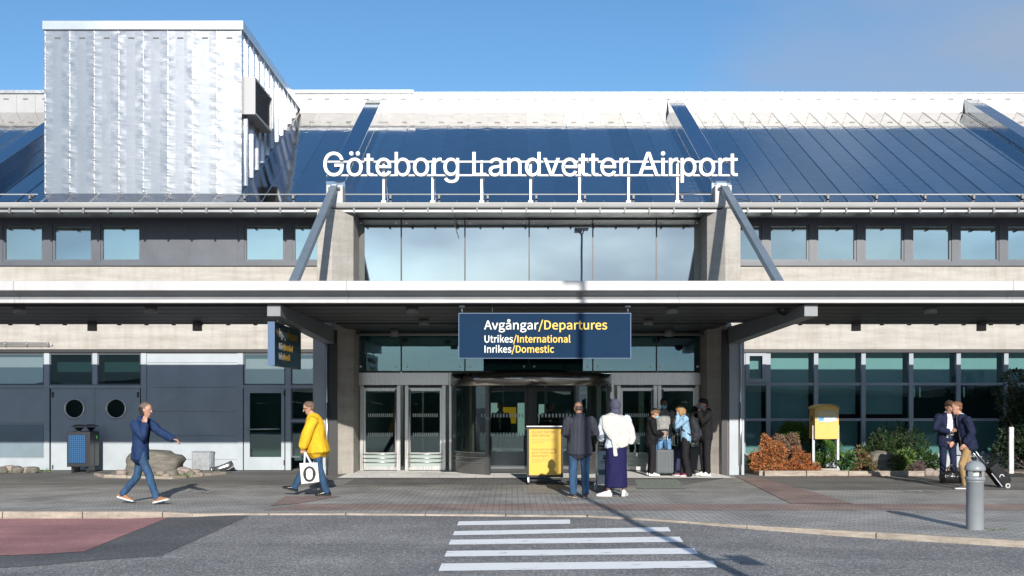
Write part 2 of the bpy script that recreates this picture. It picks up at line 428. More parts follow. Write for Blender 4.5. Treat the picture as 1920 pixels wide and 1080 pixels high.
# ------------------------------------------------------------------ lettering (outlines of letters, units of 1/1000)
GLYPH = json.loads(r'''{"I":{" ":[188],"A":[480,[16,0,201,509,276,509,463,0,395,0,287,302,280,323,272,346,264,372,255,402,244,438,232,478,245,478,233,437,222,402,213,371,204,345,197,322,191,302,85,0],[110,142,110,199,370,199,370,142]],"G":[520,[269,-7,236,-5,205,1,176,11,149,25,125,43,104,64,85,88,69,116,57,146,47,179,42,215,40,254,42,293,47,329,57,362,69,393,85,421,103,445,125,466,149,484,175,498,203,508,233,514,265,516,291,514,316,510,340,504,363,494,384,483,403,469,421,453,436,436,449,416,460,395,468,373,474,349,408,349,402,365,395,379,387,393,378,406,368,417,356,427,344,436,330,443,315,448,300,453,283,455,265,456,236,453,209,445,183,432,160,414,141,392,125,364,113,332,106,295,103,254,106,213,113,177,125,145,141,117,161,95,184,76,210,63,238,56,269,53,296,55,322,61,345,71,365,85,382,102,396,123,407,147,413,173,415,202,434,199,283,199,283,256,478,256,478,200,475,160,466,124,451,91,431,62,406,38,377,19,344,5,308,-4]],"L":[393,[60,0,60,509,125,509,125,57,361,57,361,0]],"a":[389,[160,-9,137,-7,115,-3,94,5,76,15,60,29,48,45,38,63,32,84,30,108,32,128,36,146,43,161,53,174,64,184,78,193,92,200,108,206,125,211,143,214,161,217,178,220,200,223,218,225,234,227,247,229,257,231,265,235,271,240,274,246,276,255,276,257,275,272,272,285,267,297,260,307,251,315,240,322,227,327,212,330,196,331,178,330,163,327,149,322,137,316,127,309,118,301,110,292,104,283,100,274,41,291,51,313,64,331,79,346,95,358,114,368,133,375,153,380,173,383,194,384,208,384,223,382,239,379,255,375,271,369,286,360,300,350,312,336,322,320,330,301,335,278,337,251,337,0,277,0,277,52,272,52,267,43,260,34,252,25,242,16,229,8,215,1,199,-4,181,-7],[170,45,192,47,211,51,228,59,242,68,254,80,263,93,270,108,274,122,276,138,276,190,272,187,267,184,259,182,251,180,241,178,231,176,221,174,210,173,200,171,175,168,161,166,147,163,134,159,122,153,112,147,103,139,97,130,93,118,92,105,93,93,96,82,102,72,109,64,119,57,130,52,142,48,156,46]],"b":[424,[229,-8,208,-7,189,-3,172,4,159,12,147,21,138,31,130,41,123,50,118,59,112,59,112,0,53,0,53,509,114,509,114,319,118,319,123,327,130,336,137,346,147,355,158,364,171,373,188,379,207,383,229,384,259,382,287,374,313,361,335,342,354,320,370,293,381,261,388,227,390,189,388,151,381,116,370,84,355,57,336,34,313,16,288,3,260,-6],[220,47,242,49,262,55,279,66,294,80,306,97,316,117,323,139,327,163,328,189,327,215,323,239,316,261,307,281,295,298,280,311,262,322,243,328,220,330,198,328,178,322,161,312,147,299,134,282,125,263,118,241,114,216,113,189,114,162,118,138,125,115,135,95,147,78,162,65,179,55,198,49]],"d":[424,[195,-8,165,-6,137,3,111,16,89,34,70,57,55,84,43,116,36,151,34,189,36,227,43,261,55,293,70,320,89,342,112,361,137,374,165,382,196,384,218,383,237,379,253,373,267,364,278,355,287,346,295,336,301,327,306,319,311,319,311,509,372,509,372,0,313,0,313,59,307,59,301,50,295,41,287,31,277,21,266,12,252,4,236,-3,217,-7],[205,47,226,49,246,55,263,65,278,78,290,95,299,115,306,138,310,162,312,189,310,216,306,241,300,263,290,282,278,299,263,312,246,322,227,328,205,330,182,328,162,322,145,311,130,298,118,281,108,261,102,239,98,215,96,189,98,163,102,139,109,117,118,97,130,80,145,66,162,55,182,49]],"e":[404,[212,-8,177,-5,145,3,117,16,92,35,72,58,56,85,44,116,37,150,34,187,36,224,44,258,55,290,71,317,91,340,115,359,142,373,172,382,205,384,226,383,246,380,266,374,285,366,303,355,319,341,334,324,347,305,357,282,365,256,370,227,371,194,371,169,75,169,75,221,338,221,310,202,308,226,304,248,298,269,288,286,277,301,263,314,246,323,227,328,205,330,183,328,164,323,146,313,131,301,119,286,109,270,102,251,97,231,96,211,96,178,98,151,102,127,110,106,121,88,135,73,151,61,169,53,190,48,212,46,227,47,241,49,254,53,265,58,276,65,285,73,294,82,300,93,306,105,365,91,358,72,348,55,335,39,320,26,302,14,283,4,261,-3,237,-7]],"g":[425,[207,-151,180,-149,156,-146,134,-140,114,-132,97,-122,82,-110,70,-97,59,-84,51,-69,101,-41,107,-49,114,-57,122,-66,131,-74,142,-82,154,-88,169,-93,187,-96,207,-97,236,-95,261,-87,282,-75,298,-58,308,-34,311,-6,311,68,306,68,301,60,294,51,287,41,277,32,266,23,252,16,236,10,217,6,195,5,165,7,138,14,113,27,90,43,71,65,55,90,43,120,36,154,34,191,36,229,43,263,55,293,71,320,90,342,112,361,138,374,166,382,196,384,218,383,237,379,253,373,267,365,279,356,288,346,296,336,302,327,308,319,313,319,313,379,372,379,372,-9,370,-40,363,-67,350,-90,334,-109,314,-124,291,-136,265,-144,237,-149],[205,59,227,61,246,66,264,75,278,87,290,103,300,121,307,142,311,166,312,193,311,219,307,242,300,264,291,283,279,299,264,312,247,322,227,328,205,330,182,328,163,322,145,312,130,298,118,282,109,262,102,241,98,218,96,193,98,167,102,144,109,123,118,104,131,88,145,76,163,66,183,61]],"i":[167,[53,0,53,379,114,379,114,0],[84,443,73,444,63,448,54,455,47,463,43,472,41,483,43,494,47,504,54,512,63,518,73,522,84,524,95,522,105,518,114,512,121,504,125,494,126,483,125,472,121,463,114,455,105,448,95,444]],"n":[410,[114,227,114,0,53,0,53,379,112,379,112,287,102,287,116,319,132,344,152,362,175,374,200,382,227,384,252,383,275,377,295,369,313,356,328,340,341,321,350,298,355,271,357,240,357,0,296,0,296,235,293,263,286,286,273,304,256,318,235,326,210,329,192,328,176,324,161,317,147,308,136,297,126,283,119,266,115,248]],"o":[415,[207,-8,174,-5,144,3,117,16,93,35,72,58,56,85,44,116,37,150,34,187,37,225,44,260,56,291,72,318,93,341,117,360,144,374,174,382,207,384,241,382,271,374,299,360,323,341,343,318,359,291,371,260,379,225,381,187,379,150,371,116,359,85,343,58,323,35,299,16,271,3,241,-5],[207,46,231,49,252,55,270,66,285,80,298,97,307,117,314,139,318,163,319,187,318,212,314,236,307,258,298,278,285,296,270,310,252,321,231,328,207,330,184,328,163,321,145,310,130,296,118,278,108,258,102,236,98,212,96,187,98,163,102,139,108,117,118,97,130,80,145,66,163,55,184,49]],"p":[424,[53,-143,53,379,112,379,112,319,118,319,123,327,130,336,137,346,147,355,158,364,171,373,188,379,207,383,229,384,259,382,287,374,313,361,335,342,354,320,370,293,381,261,388,227,390,189,388,151,381,116,370,84,355,57,336,34,313,16,288,3,260,-6,229,-8,208,-7,189,-3,173,4,159,12,147,21,138,31,130,41,124,50,118,59,114,59,114,-143],[220,47,242,49,262,55,279,66,294,80,306,97,316,117,323,139,327,163,328,189,327,215,323,239,316,261,307,281,295,298,280,311,262,322,243,328,220,330,198,328,178,322,161,312,147,299,134,282,125,263,118,241,114,216,113,189,114,162,118,138,125,115,135,95,147,78,162,65,179,55,198,49]],"r":[259,[53,0,53,379,112,379,112,321,115,321,124,339,137,354,152,367,171,377,191,383,213,385,229,384,243,384,243,322,230,324,223,325,215,326,207,326,190,324,174,321,159,315,146,306,135,296,126,284,119,269,115,254,114,237,114,0]],"t":[227,[204,379,204,327,6,327,6,379],[65,471,126,471,126,98,127,83,130,70,136,61,144,55,156,51,170,50,185,51,202,54,213,2,207,0,200,-2,192,-3,184,-3,176,-4,168,-4,138,-1,113,7,92,21,77,41,68,64,65,93]],"v":[389,[163,0,17,379,84,379,165,155,173,132,180,110,187,87,193,64,199,42,206,21,184,21,191,42,197,64,203,87,209,110,216,132,224,155,305,379,371,379,226,0]],"ö":[415,[207,-8,174,-5,144,3,117,16,93,35,72,58,56,85,44,116,37,150,34,187,37,225,44,260,56,291,72,318,93,341,117,360,144,374,174,382,207,384,241,382,271,374,299,360,323,341,343,318,359,291,371,260,379,225,381,187,379,150,371,116,359,85,343,58,323,35,299,16,271,3,241,-5],[207,46,231,49,252,55,270,66,285,80,298,97,307,117,314,139,318,163,319,187,318,212,314,236,307,258,298,278,285,296,270,310,252,321,231,328,207,330,184,328,163,321,145,310,130,296,118,278,108,258,102,236,98,212,96,187,98,163,102,139,108,117,118,97,130,80,145,66,163,55,184,49],[279,443,269,444,259,448,251,455,244,463,240,472,239,483,240,494,244,503,251,512,259,518,269,522,279,523,290,522,299,518,308,512,314,503,318,494,320,483,318,472,314,463,308,455,299,448,290,444],[136,443,125,444,115,448,107,455,100,463,96,472,95,483,96,494,100,503,107,512,115,518,125,522,136,523,146,522,156,518,164,512,171,503,175,494,176,483,175,472,171,463,164,455,156,448,146,444]]},"C":{" ":[78],"/":[137,[4,-63,27,-63,132,278,109,278]],"A":[213,[1,0,34,0,59,78,153,78,177,0,211,0,124,257,88,257],[67,104,79,144,88,172,97,201,105,230,106,230,115,201,123,172,132,144,145,104]],"D":[241,[35,0,101,0,152,9,190,34,212,75,220,129,212,184,189,224,152,248,99,257,35,257],[68,27,68,230,97,230,136,224,165,204,181,172,187,129,181,86,165,54,136,34,97,27]],"I":[103,[35,0,68,0,68,257,35,257]],"U":[252,[126,-5,163,1,192,20,211,54,218,106,218,257,187,257,187,105,179,57,157,31,126,24,96,31,75,57,67,105,67,257,34,257,34,106,41,54,61,20,90,1]],"a":[197,[76,-5,99,-1,120,9,139,23,140,23,143,0,169,0,169,117,162,158,141,185,103,195,74,191,49,182,29,170,41,148,58,158,77,165,98,168,122,161,134,144,137,120,85,111,49,97,28,77,21,49,28,20,47,2],[85,21,68,24,56,34,51,51,59,73,87,89,137,99,137,46,120,32,103,24]],"c":[179,[107,-5,129,-2,150,7,169,19,155,41,142,31,127,25,110,22,79,31,59,57,51,95,59,133,80,159,111,168,125,166,137,160,149,152,165,173,150,184,132,192,110,195,75,188,46,169,26,137,18,95,25,53,44,22,72,2]],"d":[217,[97,-5,119,-1,138,9,155,22,156,22,159,0,185,0,185,279,153,279,153,206,154,173,138,185,121,192,101,195,70,188,43,168,25,137,19,95,24,53,40,21,65,2],[104,22,76,31,58,56,51,95,59,133,79,159,106,168,122,166,137,160,153,148,153,48,137,34,121,25]],"e":[194,[109,-5,133,-2,154,5,172,15,160,36,146,28,130,23,113,21,81,29,59,52,50,88,178,88,179,93,179,99,179,106,170,153,145,184,103,195,72,188,44,168,25,137,18,95,25,53,45,22,74,2],[49,110,59,142,79,163,104,169,129,163,146,143,151,110]],"f":[114,[12,164,37,164,37,0,69,0,69,164,110,164,110,190,69,190,69,220,72,241,81,253,96,258,103,257,110,255,118,252,125,277,115,280,104,282,93,283,62,276,43,254,37,221,37,190,12,188]],"g":[197,[96,-88,147,-78,181,-54,193,-22,185,4,163,19,126,23,89,23,69,26,59,33,56,44,57,53,62,61,68,67,77,63,86,61,96,60,131,68,156,91,166,126,164,142,158,155,150,166,189,166,189,190,123,190,115,193,106,194,96,195,61,187,35,163,25,127,29,106,38,89,50,76,50,75,40,66,32,54,29,39,31,26,37,15,46,8,46,6,31,-6,21,-21,18,-37,28,-64,55,-82],[96,82,76,87,61,103,56,127,61,151,76,166,96,172,117,166,131,151,137,127,131,103,116,87],[101,-65,71,-61,52,-50,46,-32,48,-21,54,-10,65,0,74,-2,82,-3,90,-3,123,-3,144,-5,157,-13,161,-27,154,-46,133,-60]],"h":[213,[32,0,64,0,64,138,82,154,98,164,116,167,137,162,149,145,152,116,152,0,184,0,184,120,178,161,159,186,126,195,102,191,81,179,63,163,64,202,64,279,32,279]],"i":[96,[32,0,64,0,64,190,32,190],[48,229,59,232,67,239,70,251,67,262,59,269,48,271,37,269,30,262,27,251,30,239,37,232]],"k":[193,[32,0,64,0,64,50,99,92,155,0,190,0,118,113,181,190,146,190,65,90,64,90,64,279,32,279]],"l":[99,[66,-5,74,-4,79,-3,84,-2,80,23,73,22,69,23,66,28,64,36,64,279,32,279,32,38,36,15,47,0]],"m":[324,[32,0,64,0,64,138,81,154,97,164,112,167,132,162,144,145,147,116,147,0,179,0,179,138,196,154,212,164,227,167,247,162,259,145,263,116,263,0,294,0,294,120,288,161,269,186,237,195,215,190,194,178,174,159,164,178,146,191,121,195,100,191,80,179,62,162,62,162,58,190,32,190]],"n":[214,[32,0,64,0,64,138,82,154,98,164,116,167,137,162,149,145,152,116,152,0,184,0,184,120,178,161,159,186,126,195,102,191,81,179,62,162,62,162,58,190,32,190]],"o":[212,[106,-5,139,2,167,22,187,53,194,95,187,137,167,169,139,188,106,195,73,188,45,169,25,137,18,95,25,53,45,22,73,2],[106,22,77,31,58,57,51,95,58,133,77,159,106,168,135,159,154,133,161,95,154,57,135,31]],"p":[217,[32,-80,64,-80,64,-16,63,18,81,5,98,-2,116,-5,147,2,173,22,192,55,199,98,194,138,179,169,155,188,123,195,101,191,81,181,62,168,62,168,58,190,32,190],[111,22,97,24,81,30,64,42,64,142,82,156,99,165,115,168,144,159,160,135,165,98,158,57,139,31]],"r":[136,[32,0,64,0,64,122,79,148,95,162,112,166,119,166,125,165,131,163,137,191,131,193,124,195,116,195,96,190,78,176,62,155,62,155,58,190,32,190]],"s":[164,[82,-5,120,3,143,24,151,52,142,81,120,98,93,110,73,118,58,128,52,143,56,156,68,166,88,170,103,168,117,162,131,153,146,173,130,184,110,192,87,195,52,188,29,168,22,141,30,115,51,97,77,86,98,78,114,66,120,50,116,35,104,24,83,20,62,23,44,31,27,43,11,22,31,8,56,-1]],"t":[132,[92,-5,104,-4,116,-1,127,2,121,27,114,24,106,22,99,21,82,26,72,38,70,58,70,164,121,164,121,190,70,190,70,244,43,244,40,190,9,188,9,164,38,164,38,59,43,25,60,3]],"u":[213,[88,-5,112,0,132,12,151,30,152,30,154,0,181,0,181,190,149,190,149,55,132,37,115,26,97,23,77,28,65,45,62,74,62,190,29,190,29,70,36,29,55,4]],"v":[182,[73,0,111,0,178,190,146,190,110,82,105,63,99,44,93,26,91,26,85,44,79,63,74,82,38,190,5,190]],"y":[182,[35,-82,68,-73,91,-50,106,-16,178,190,147,190,112,85,97,31,95,31,89,49,82,67,76,85,38,190,5,190,81,0,77,-15,67,-36,53,-50,34,-56,29,-55,24,-54,19,-53,13,-78,19,-80,27,-81]],"ä":[197,[76,-5,99,-1,120,9,139,23,140,23,143,0,169,0,169,117,162,158,141,185,103,195,74,191,49,182,29,170,41,148,58,158,77,165,98,168,122,161,134,144,137,120,85,111,49,97,28,77,21,49,28,20,47,2],[85,21,68,24,56,34,51,51,59,73,87,89,137,99,137,46,120,32,103,24],[67,230,77,233,84,239,86,249,84,259,77,266,67,269,57,266,50,259,48,249,50,239,57,233],[142,230,152,233,159,239,162,249,159,259,152,266,142,269,132,266,125,259,123,249,125,239,132,233]],"å":[197,[76,-5,99,-1,120,9,139,23,140,23,143,0,169,0,169,117,162,158,141,185,103,195,74,191,49,182,29,170,41,148,58,158,77,165,98,168,122,161,134,144,137,120,85,111,49,97,28,77,21,49,28,20,47,2],[85,21,68,24,56,34,51,51,59,73,87,89,137,99,137,46,120,32,103,24],[105,217,127,222,142,235,147,255,142,275,127,289,105,293,82,289,67,275,62,255,67,235,82,222],[105,231,93,234,85,242,82,255,85,268,93,276,105,279,116,276,124,268,127,255,124,242,116,234]]}}''')
CAPS = {'I': 508.7, 'C': 256.65}
def text_width(txt, font): return sum(GLYPH[font][c][0] for c in txt) / CAPS[font]
def letters(txt, font, x, z, cap, depth, bold=0.0, width=None, space=1.0):
    """one curve per character, as (character, mesh) with verts in (x, y(depth), z), front facing -Y"""
    k = cap / CAPS[font]; kx = k
    if width: kx = width / sum(GLYPH[font][c][0] for c in txt)
    out = []; cx = x
    for ch in txt:
        g = GLYPH[font][ch]
        if len(g) > 1:
            # overlapping strokes of one letter are filled one by one; counters go with the stroke round them
            area = lambda c: sum(c[q] * c[(q + 3) % len(c)] - c[(q + 2) % len(c)] * c[q + 1] for q in range(0, len(c), 2))
            big = max(g[1:], key=lambda c: abs(area(c))); sg = 1 if area(big) > 0 else -1
            outer = [c for c in g[1:] if area(c) * sg > 0]; holes = [c for c in g[1:] if area(c) * sg <= 0]
            box = lambda c: (min(c[::2]), max(c[::2]), min(c[1::2]), max(c[1::2]))
            me = bpy.data.meshes.new('letter'); bmj = bmesh.new()
            for q, oc in enumerate(outer):
                a = box(oc); mine = [h for h in holes if a[0] <= box(h)[0] and a[1] >= box(h)[1] and a[2] <= box(h)[2] and a[3] >= box(h)[3]]
                cu = bpy.data.curves.new('letter', 'CURVE'); cu.dimensions = '2D'; cu.fill_mode = 'BOTH'
                cu.extrude = depth / 2 + q * min(.0012, depth * .12); cu.offset = bold
                for c in [oc] + mine:
                    sp = cu.splines.new('POLY'); n = len(c) // 2; sp.points.add(n - 1)
                    for i in range(n): sp.points[i].co = (c[2*i] * kx, c[2*i+1] * k, 0, 1)
                    sp.use_cyclic_u = True
                o = bpy.data.objects.new('letter', cu)
                m1 = bpy.data.meshes.new_from_object(o); bmj.from_mesh(m1)
                bpy.data.objects.remove(o); bpy.data.curves.remove(cu); bpy.data.meshes.remove(m1)
            bmj.to_mesh(me); bmj.free()
            me.transform(Matrix.Translation((cx, 0, z)) @ Matrix.Rotation(R(90), 4, 'X'))
            out.append((ch, me))
        cx += g[0] * kx * space
    return out, cx
def text_line(name, txt, font, x, z, y, cap, m, parent, depth=0.004, bold=0.0, width=None, org=None):
    ls, end = letters(txt, font, x, z, cap, depth, bold, width)
    bm = bmesh.new()
    for ch, me in ls: bm.from_mesh(me); bpy.data.meshes.remove(me)
    me = bpy.data.meshes.new(name); bm.to_mesh(me); bm.free()
    org = ORG[parent.name] if org is None else org
    me.transform(Matrix.Translation(Vector((0, y, 0)) - org)); me.materials.append(m)
    o = bpy.data.objects.new(name, me); COL.objects.link(o); o.parent = parent
    return o, end

# ------------------------------------------------------------------ palette
M_road = asphalt('road_asphalt', 0.16, 0.50, 62, (1.02, 1.0, 0.97), 0.22)
M_patch = asphalt('patch_asphalt', 0.08, 0.22, 75, (1, 1, 1.04), 0.18)
M_smooth = asphalt('path_asphalt', 0.155, 0.31, 120, (1.02, 1, 0.96), 0.3)
M_redroad = asphalt('red_asphalt', 0.29, 0.52, 85, (1.22, 0.60, 0.58), 0.25)
M_pav = pavers('grey_pavers', (0.355, 0.345, 0.325), (0.43, 0.418, 0.395), (0.10, 0.095, 0.09), rot=R(45) * 0)
M_pavd = pavers('dark_pavers', (0.17, 0.168, 0.165), (0.22, 0.218, 0.214), (0.09, 0.09, 0.09))
M_pavr = pavers('red_pavers', (0.32, 0.225, 0.20), (0.37, 0.27, 0.24), (0.11, 0.09, 0.08))
M_pavl = pavers('light_pavers', (0.30, 0.29, 0.26), (0.35, 0.33, 0.30), (0.15, 0.14, 0.13), 0.4, 0.12)
M_tile = pavers('entrance_tiles', (0.98, 0.96, 0.93), (0.86, 0.85, 0.82), (0.5, 0.49, 0.47), 0.85, 0.6, dirt=0.2)
M_kerb = concrete('kerb_granite', (0.46, 0.40, 0.33), (0.30, 0.26, 0.22), 3.0)
M_paint = mat('road_paint', (0.78, 0.78, 0.76), 0.7, var=0.32, vscale=7, detail=9, bump=0.3, bscale=90)
M_conc = concrete('cast_concrete', (0.50, 0.478, 0.44), (0.40, 0.375, 0.34))
M_concc = concrete('column_concrete', (0.44, 0.42, 0.385), (0.37, 0.35, 0.32), 0.8)
M_clad = mat('grey_cladding', (0.10, 0.11, 0.13), 0.42, 0.0, var=0.12, vscale=2.0)
M_frame = mat('grey_frame', (0.11, 0.125, 0.145), 0.4, 0.0, var=0.1, vscale=3.0)
M_white = mat('pale_grey_panel', (0.395, 0.44, 0.475), 0.5, var=0.10, vscale=1.5, detail=8)
M_paintf = mat('pale_frame', (0.30, 0.335, 0.375), 0.45, var=0.08, vscale=2)
M_dark = mat('dark_trim', (0.03, 0.03, 0.032), 0.5)
M_black = mat('black_metal', (0.018, 0.018, 0.02), 0.35)
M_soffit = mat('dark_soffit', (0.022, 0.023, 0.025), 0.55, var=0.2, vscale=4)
M_alu = mat('aluminium', (0.62, 0.63, 0.64), 0.35, 1.0)
M_steel = mat('brushed_steel', (0.56, 0.55, 0.54), 0.3, 1.0, var=0.14, vscale=4, stretch=(6, 6, 0.4), rvar=0.1, bump=0.05, bscale=3)
M_fascia = mat('fascia_white', (0.49, 0.49, 0.485), 0.5, var=0.12, vscale=1.3, detail=8, stretch=(2.5, 2.5, .5))
M_gutter = mat('gutter_metal', (0.50, 0.50, 0.49), 0.4, 0.1, var=0.06, vscale=2)
M_lip = mat('fascia_grey', (0.25, 0.26, 0.27), 0.4, var=0.08, vscale=2)
M_beam = mat('bracket_grey', (0.21, 0.225, 0.24), 0.45, var=0.08, vscale=2)
M_strut = mat('strut_blue_grey', (0.13, 0.165, 0.20), 0.4, var=0.1, vscale=3)
M_roof = sheetmetal('roof_metal', (0.76, 0.735, 0.70), 0.055, 0.6, 0.07, 'X', 0.0, 1.3, (1, 0.35, 0.35))
M_rib = sheetmetal('rib_metal', (0.60, 0.64, 0.68), 0.1, 2.0, 0.02, 'X', 0.0, 1.3, (1, .4, .4), .3)
M_box = sheetmetal('housing_metal', (0.50, 0.505, 0.51), 0.27, 0.615, 0.40, 'X', -12.15, 0.9, (1, 1, 0.8), 0.12, 0.35)
M_boxs = sheetmetal('housing_side_metal', (0.48, 0.50, 0.53), 0.15, 0.6, 0.06, 'Y', 0.0, 1.2)
M_band = sheetmetal('ridge_metal', (0.41, 0.41, 0.41), 0.45, 0.6, 0.16, 'X', 0.0, 1.4, (1, 1, 1), 0.2, 1.0, 0.4)
M_brk = mat('bracket_metal', (0.17, 0.175, 0.18), 0.5, var=.1)
M_gal = mat('galvanised', (0.40, 0.42, 0.44), 0.42, 1.0, var=0.2, vscale=9)
G_up = glass('upper_glass', (0.50, 0.64, 0.64), 0.62, (0.86, 0.98, 0.965), 0.3)
G_curt = glass('curtain_glass', (0.55, 0.72, 0.68), 0.74, (0.97, 1.0, 0.975), 0.25)
G_curl = glass('transom_glass', (0.62, 0.80, 0.76), 0.17, (0.60, 0.84, 1.0), 0.3)
G_low = glass('ground_glass', (0.64, 0.765, 0.765), 0.015, (0.6, .85, 1), 0.14)
G_left = glass('pale_glass', (0.74, 0.77, 0.78), 0.13, (0.62, 0.84, 1.0), 0.25)
G_dk = glass('dark_glass', (.5, .62, .62), .02, (.6, .85, 1), .12)
G_door = glass('door_glass', (0.62, 0.73, 0.69), 0.09, (0.8, .97, 1), 0.3)
M_blind = mat('roller_blind', (0.64, 0.68, 0.67), 0.8, var=0.05, vscale=1)
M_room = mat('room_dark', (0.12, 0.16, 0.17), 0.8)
M_roomg = mat('room_grey', (0.16, 0.17, 0.165), 0.8)
M_hall = mat('hall_floor', (0.24, 0.25, 0.24), 0.35)
M_lamp = mat('hall_lamp', (0.9, 0.95, 0.9), 0.5, emit=(0.9, 1.0, 0.92), est=6)
M_manif = mat('glass_marking', (0.55, 0.62, 0.60), 0.7)

# ------------------------------------------------------------------ ground, road, pavement
def zr(x):
    pts = [(-60, -.11), (-6.2, -.11), (-4.2, -.02), (2.0, -.02), (5.0, -.075), (60, -.10)]
    for (a, za), (b, zb) in zip(pts, pts[1:]):
        if x <= b:
            t = max(0, min(1, (x - a) / (b - a))); t = t*t*(3-2*t); return za + (zb - za) * t
    return -.10
KERB = [(-60, 16.95), (-8.1, 16.95), (-5.55, 16.93), (-5.0, 16.66), (-2.6, 16.66), (1.15, 16.36), (2.56, 15.55), (3.3, 15.02), (4.84, 14.2), (6.4, 13.3), (9.0, 12.0), (14.0, 9.9), (60, -9.0)]
def strip(name, pts_fn, m, nx=120, x0=-60, x1=60, kind='structure'): pass

b = MB(); xs = [-400, -60] + [-20 + i * 0.4 for i in range(101)] + [60, 400]
vs = []; fs = []
ysr = [-500, -60, 0, 8, 12, 17.6]
for x in xs:
    for y in ysr: vs.append((x, y, zr(x)))
k = len(ysr)
for i in range(len(xs) - 1):
    for j in range(k - 1): fs.append((i*k+j, (i+1)*k+j, (i+1)*k+j+1, i*k+j+1))
b.add(vs, fs); o = b.build('road', M_road); tag(o, None, None, None, 'structure')
ground('ground', [(-900, 17), (900, 17), (900, 900), (-900, 900)], -0.16, M_smooth)

RX = xs[:]
def zroad(x):
    for a, c in zip(RX, RX[1:]):
        if x <= c: return zr(a) + (zr(c) - zr(a)) * (x - a) / (c - a)
    return zr(x)
def on_road(name, poly, m, dz, bld=None, jig=0.0):
    """a sheet laid on the road: cut into strips along X so that it follows the fall of the road exactly"""
    px = sorted(set([p[0] for p in poly] + [x for x in RX if min(p[0] for p in poly) < x < max(p[0] for p in poly)]))
    def span(x):
        ys = []
        for (xa, ya), (xc, yc) in zip(poly, poly[1:] + poly[:1]):
            if min(xa, xc) - 1e-9 <= x <= max(xa, xc) + 1e-9 and abs(xc - xa) > 1e-9: ys.append(ya + (yc - ya) * (x - xa) / (xc - xa))
            elif abs(xa - x) < 1e-9 and abs(xc - xa) <= 1e-9: ys += [ya, yc]
        return min(ys), max(ys)
    b = bld or MB(); vs = []; fs = []
    for x in px:
        y0, y1 = span(x); vs += [(x, y0 + random.uniform(-jig, jig), zroad(x) + dz), (x, y1 + random.uniform(-jig, jig), zroad(x) + dz)]
    for i in range(len(px) - 1): fs.append((2*i, 2*i+2, 2*i+3, 2*i+1))
    b.add(vs, fs)
    if bld: return None
    o = b.build(name, m)
    if o.data.polygons[0].normal.z < 0: o.data.flip_normals()
    return tag(o, None, None, None, 'structure')
def gl(px, py): return gp(px, py, -0.108)
# darker resurfaced strip and the red bus bay at the left
A1 = (-60, gl(0, 1068)[1]); A2 = gl(300, 1058); A3 = gl(478, 973); A4 = (-60, 16.9)
on_road('road_patch', [A1, (A2[0] - 1.1, A1[1]), A2, (A3[0], 16.62), (-5.0, 16.64), (-5.55, 16.92), (-60, 16.94)], M_patch, 0.004)
B1 = (-60, gl(0, 1045)[1]); B2 = gl(158, 1042); B3 = gl(318, 974)
on_road('bus_bay_paving', [B1, B2, (B3[0], 16.78), (-5.6, 16.93), (-60, 16.94)], M_redroad, 0.008)
# crosswalk
zebra = MB()
STR = [((860, 977.6), (1069, 974), (1069, 982), (857, 985)), ((852, 996), (1253, 988), (1258, 996), (849, 1003.5)), ((845, 1012), (1274, 1006), (1281, 1016), (841, 1021)),
       ((838, 1033), (1302, 1027), (1309, 1038), (833, 1043.5)), ((828, 1056.5), (1336, 1051), (1345, 1064), (822, 1070.5))]
for st in STR:
    (a, bb, c, d) = [gp(x, y, -0.016) for x, y in st]
    on_road('stripe', [a, bb, c, d], None, 0.004, zebra, 0.012)
M_zebra = bpy.data.materials.new('worn_road_paint'); M_zebra.use_nodes = True
nt = M_zebra.node_tree; pb = nt.nodes['Principled BSDF']; pb.inputs['Roughness'].default_value = 0.8
tcn = nt.nodes.new('ShaderNodeTexCoord'); mpn = nt.nodes.new('ShaderNodeMapping'); mpn.inputs['Scale'].default_value = (0.6, 2.2, 1)
nn = nt.nodes.new('ShaderNodeTexNoise'); nn.inputs['Scale'].default_value = 3.5; nn.inputs['Detail'].default_value = 12; nn.inputs['Roughness'].default_value = 0.78
rp = nt.nodes.new('ShaderNodeValToRGB'); rp.color_ramp.elements[0].position = 0.35; rp.color_ramp.elements[0].color = (0.16, 0.16, 0.16, 1)
rp.color_ramp.elements[1].position = 0.43; rp.color_ramp.elements[1].color = (0.86, 0.86, 0.84, 1)
nt.links.new(tcn.outputs['Object'], mpn.inputs['Vector']); nt.links.new(mpn.outputs['Vector'], nn.inputs['Vector'])
nt.links.new(nn.outputs['Fac'], rp.inputs['Fac']); nt.links.new(rp.outputs['Color'], pb.inputs['Base Color'])
o = zebra.build('crosswalk_marking', M_zebra)
tag(o, None, None, None, 'structure')

# pavement as one slab behind the kerb, zones of other paving laid on it
def kerby(x):
    for (a, ya), (bq, yb) in zip(KERB, KERB[1:]):
        if x <= bq: return ya + (yb - ya) * (x - a) / (bq - a)
    return KERB[-1][1]
pv = [(x, y + 0.14) for x, y in KERB]
ground('pavement', pv + [(60, 60), (-60, 60)], 0.0, M_pav)
# kerb stones: one swept piece with joints
kb = MB()
for (x0, y0), (x1, y1) in zip(KERB, KERB[1:]):
    d = Vector((x1 - x0, y1 - y0, 0)); ln = d.length; n = max(1, round(ln / 1.25)); d.normalize(); q = Vector((-d.y, d.x, 0))
    if x0 < -20: n = 8 if x0 < -50 else n
    for i in range(n):
        a = Vector((x0, y0, 0)) + d * (ln * i / n + 0.006); c = Vector((x0, y0, 0)) + d * (ln * (i + 1) / n - 0.006)
        dz = random.uniform(0.002, 0.008)
        pts = [a, c, c + q * 0.145, a + q * 0.145]
        kb.prism([(p.x, p.y) for p in pts], -0.2, dz)
o = kb.build('kerb', M_kerb, bevel=0.012); tag(o, None, None, None, 'structure')

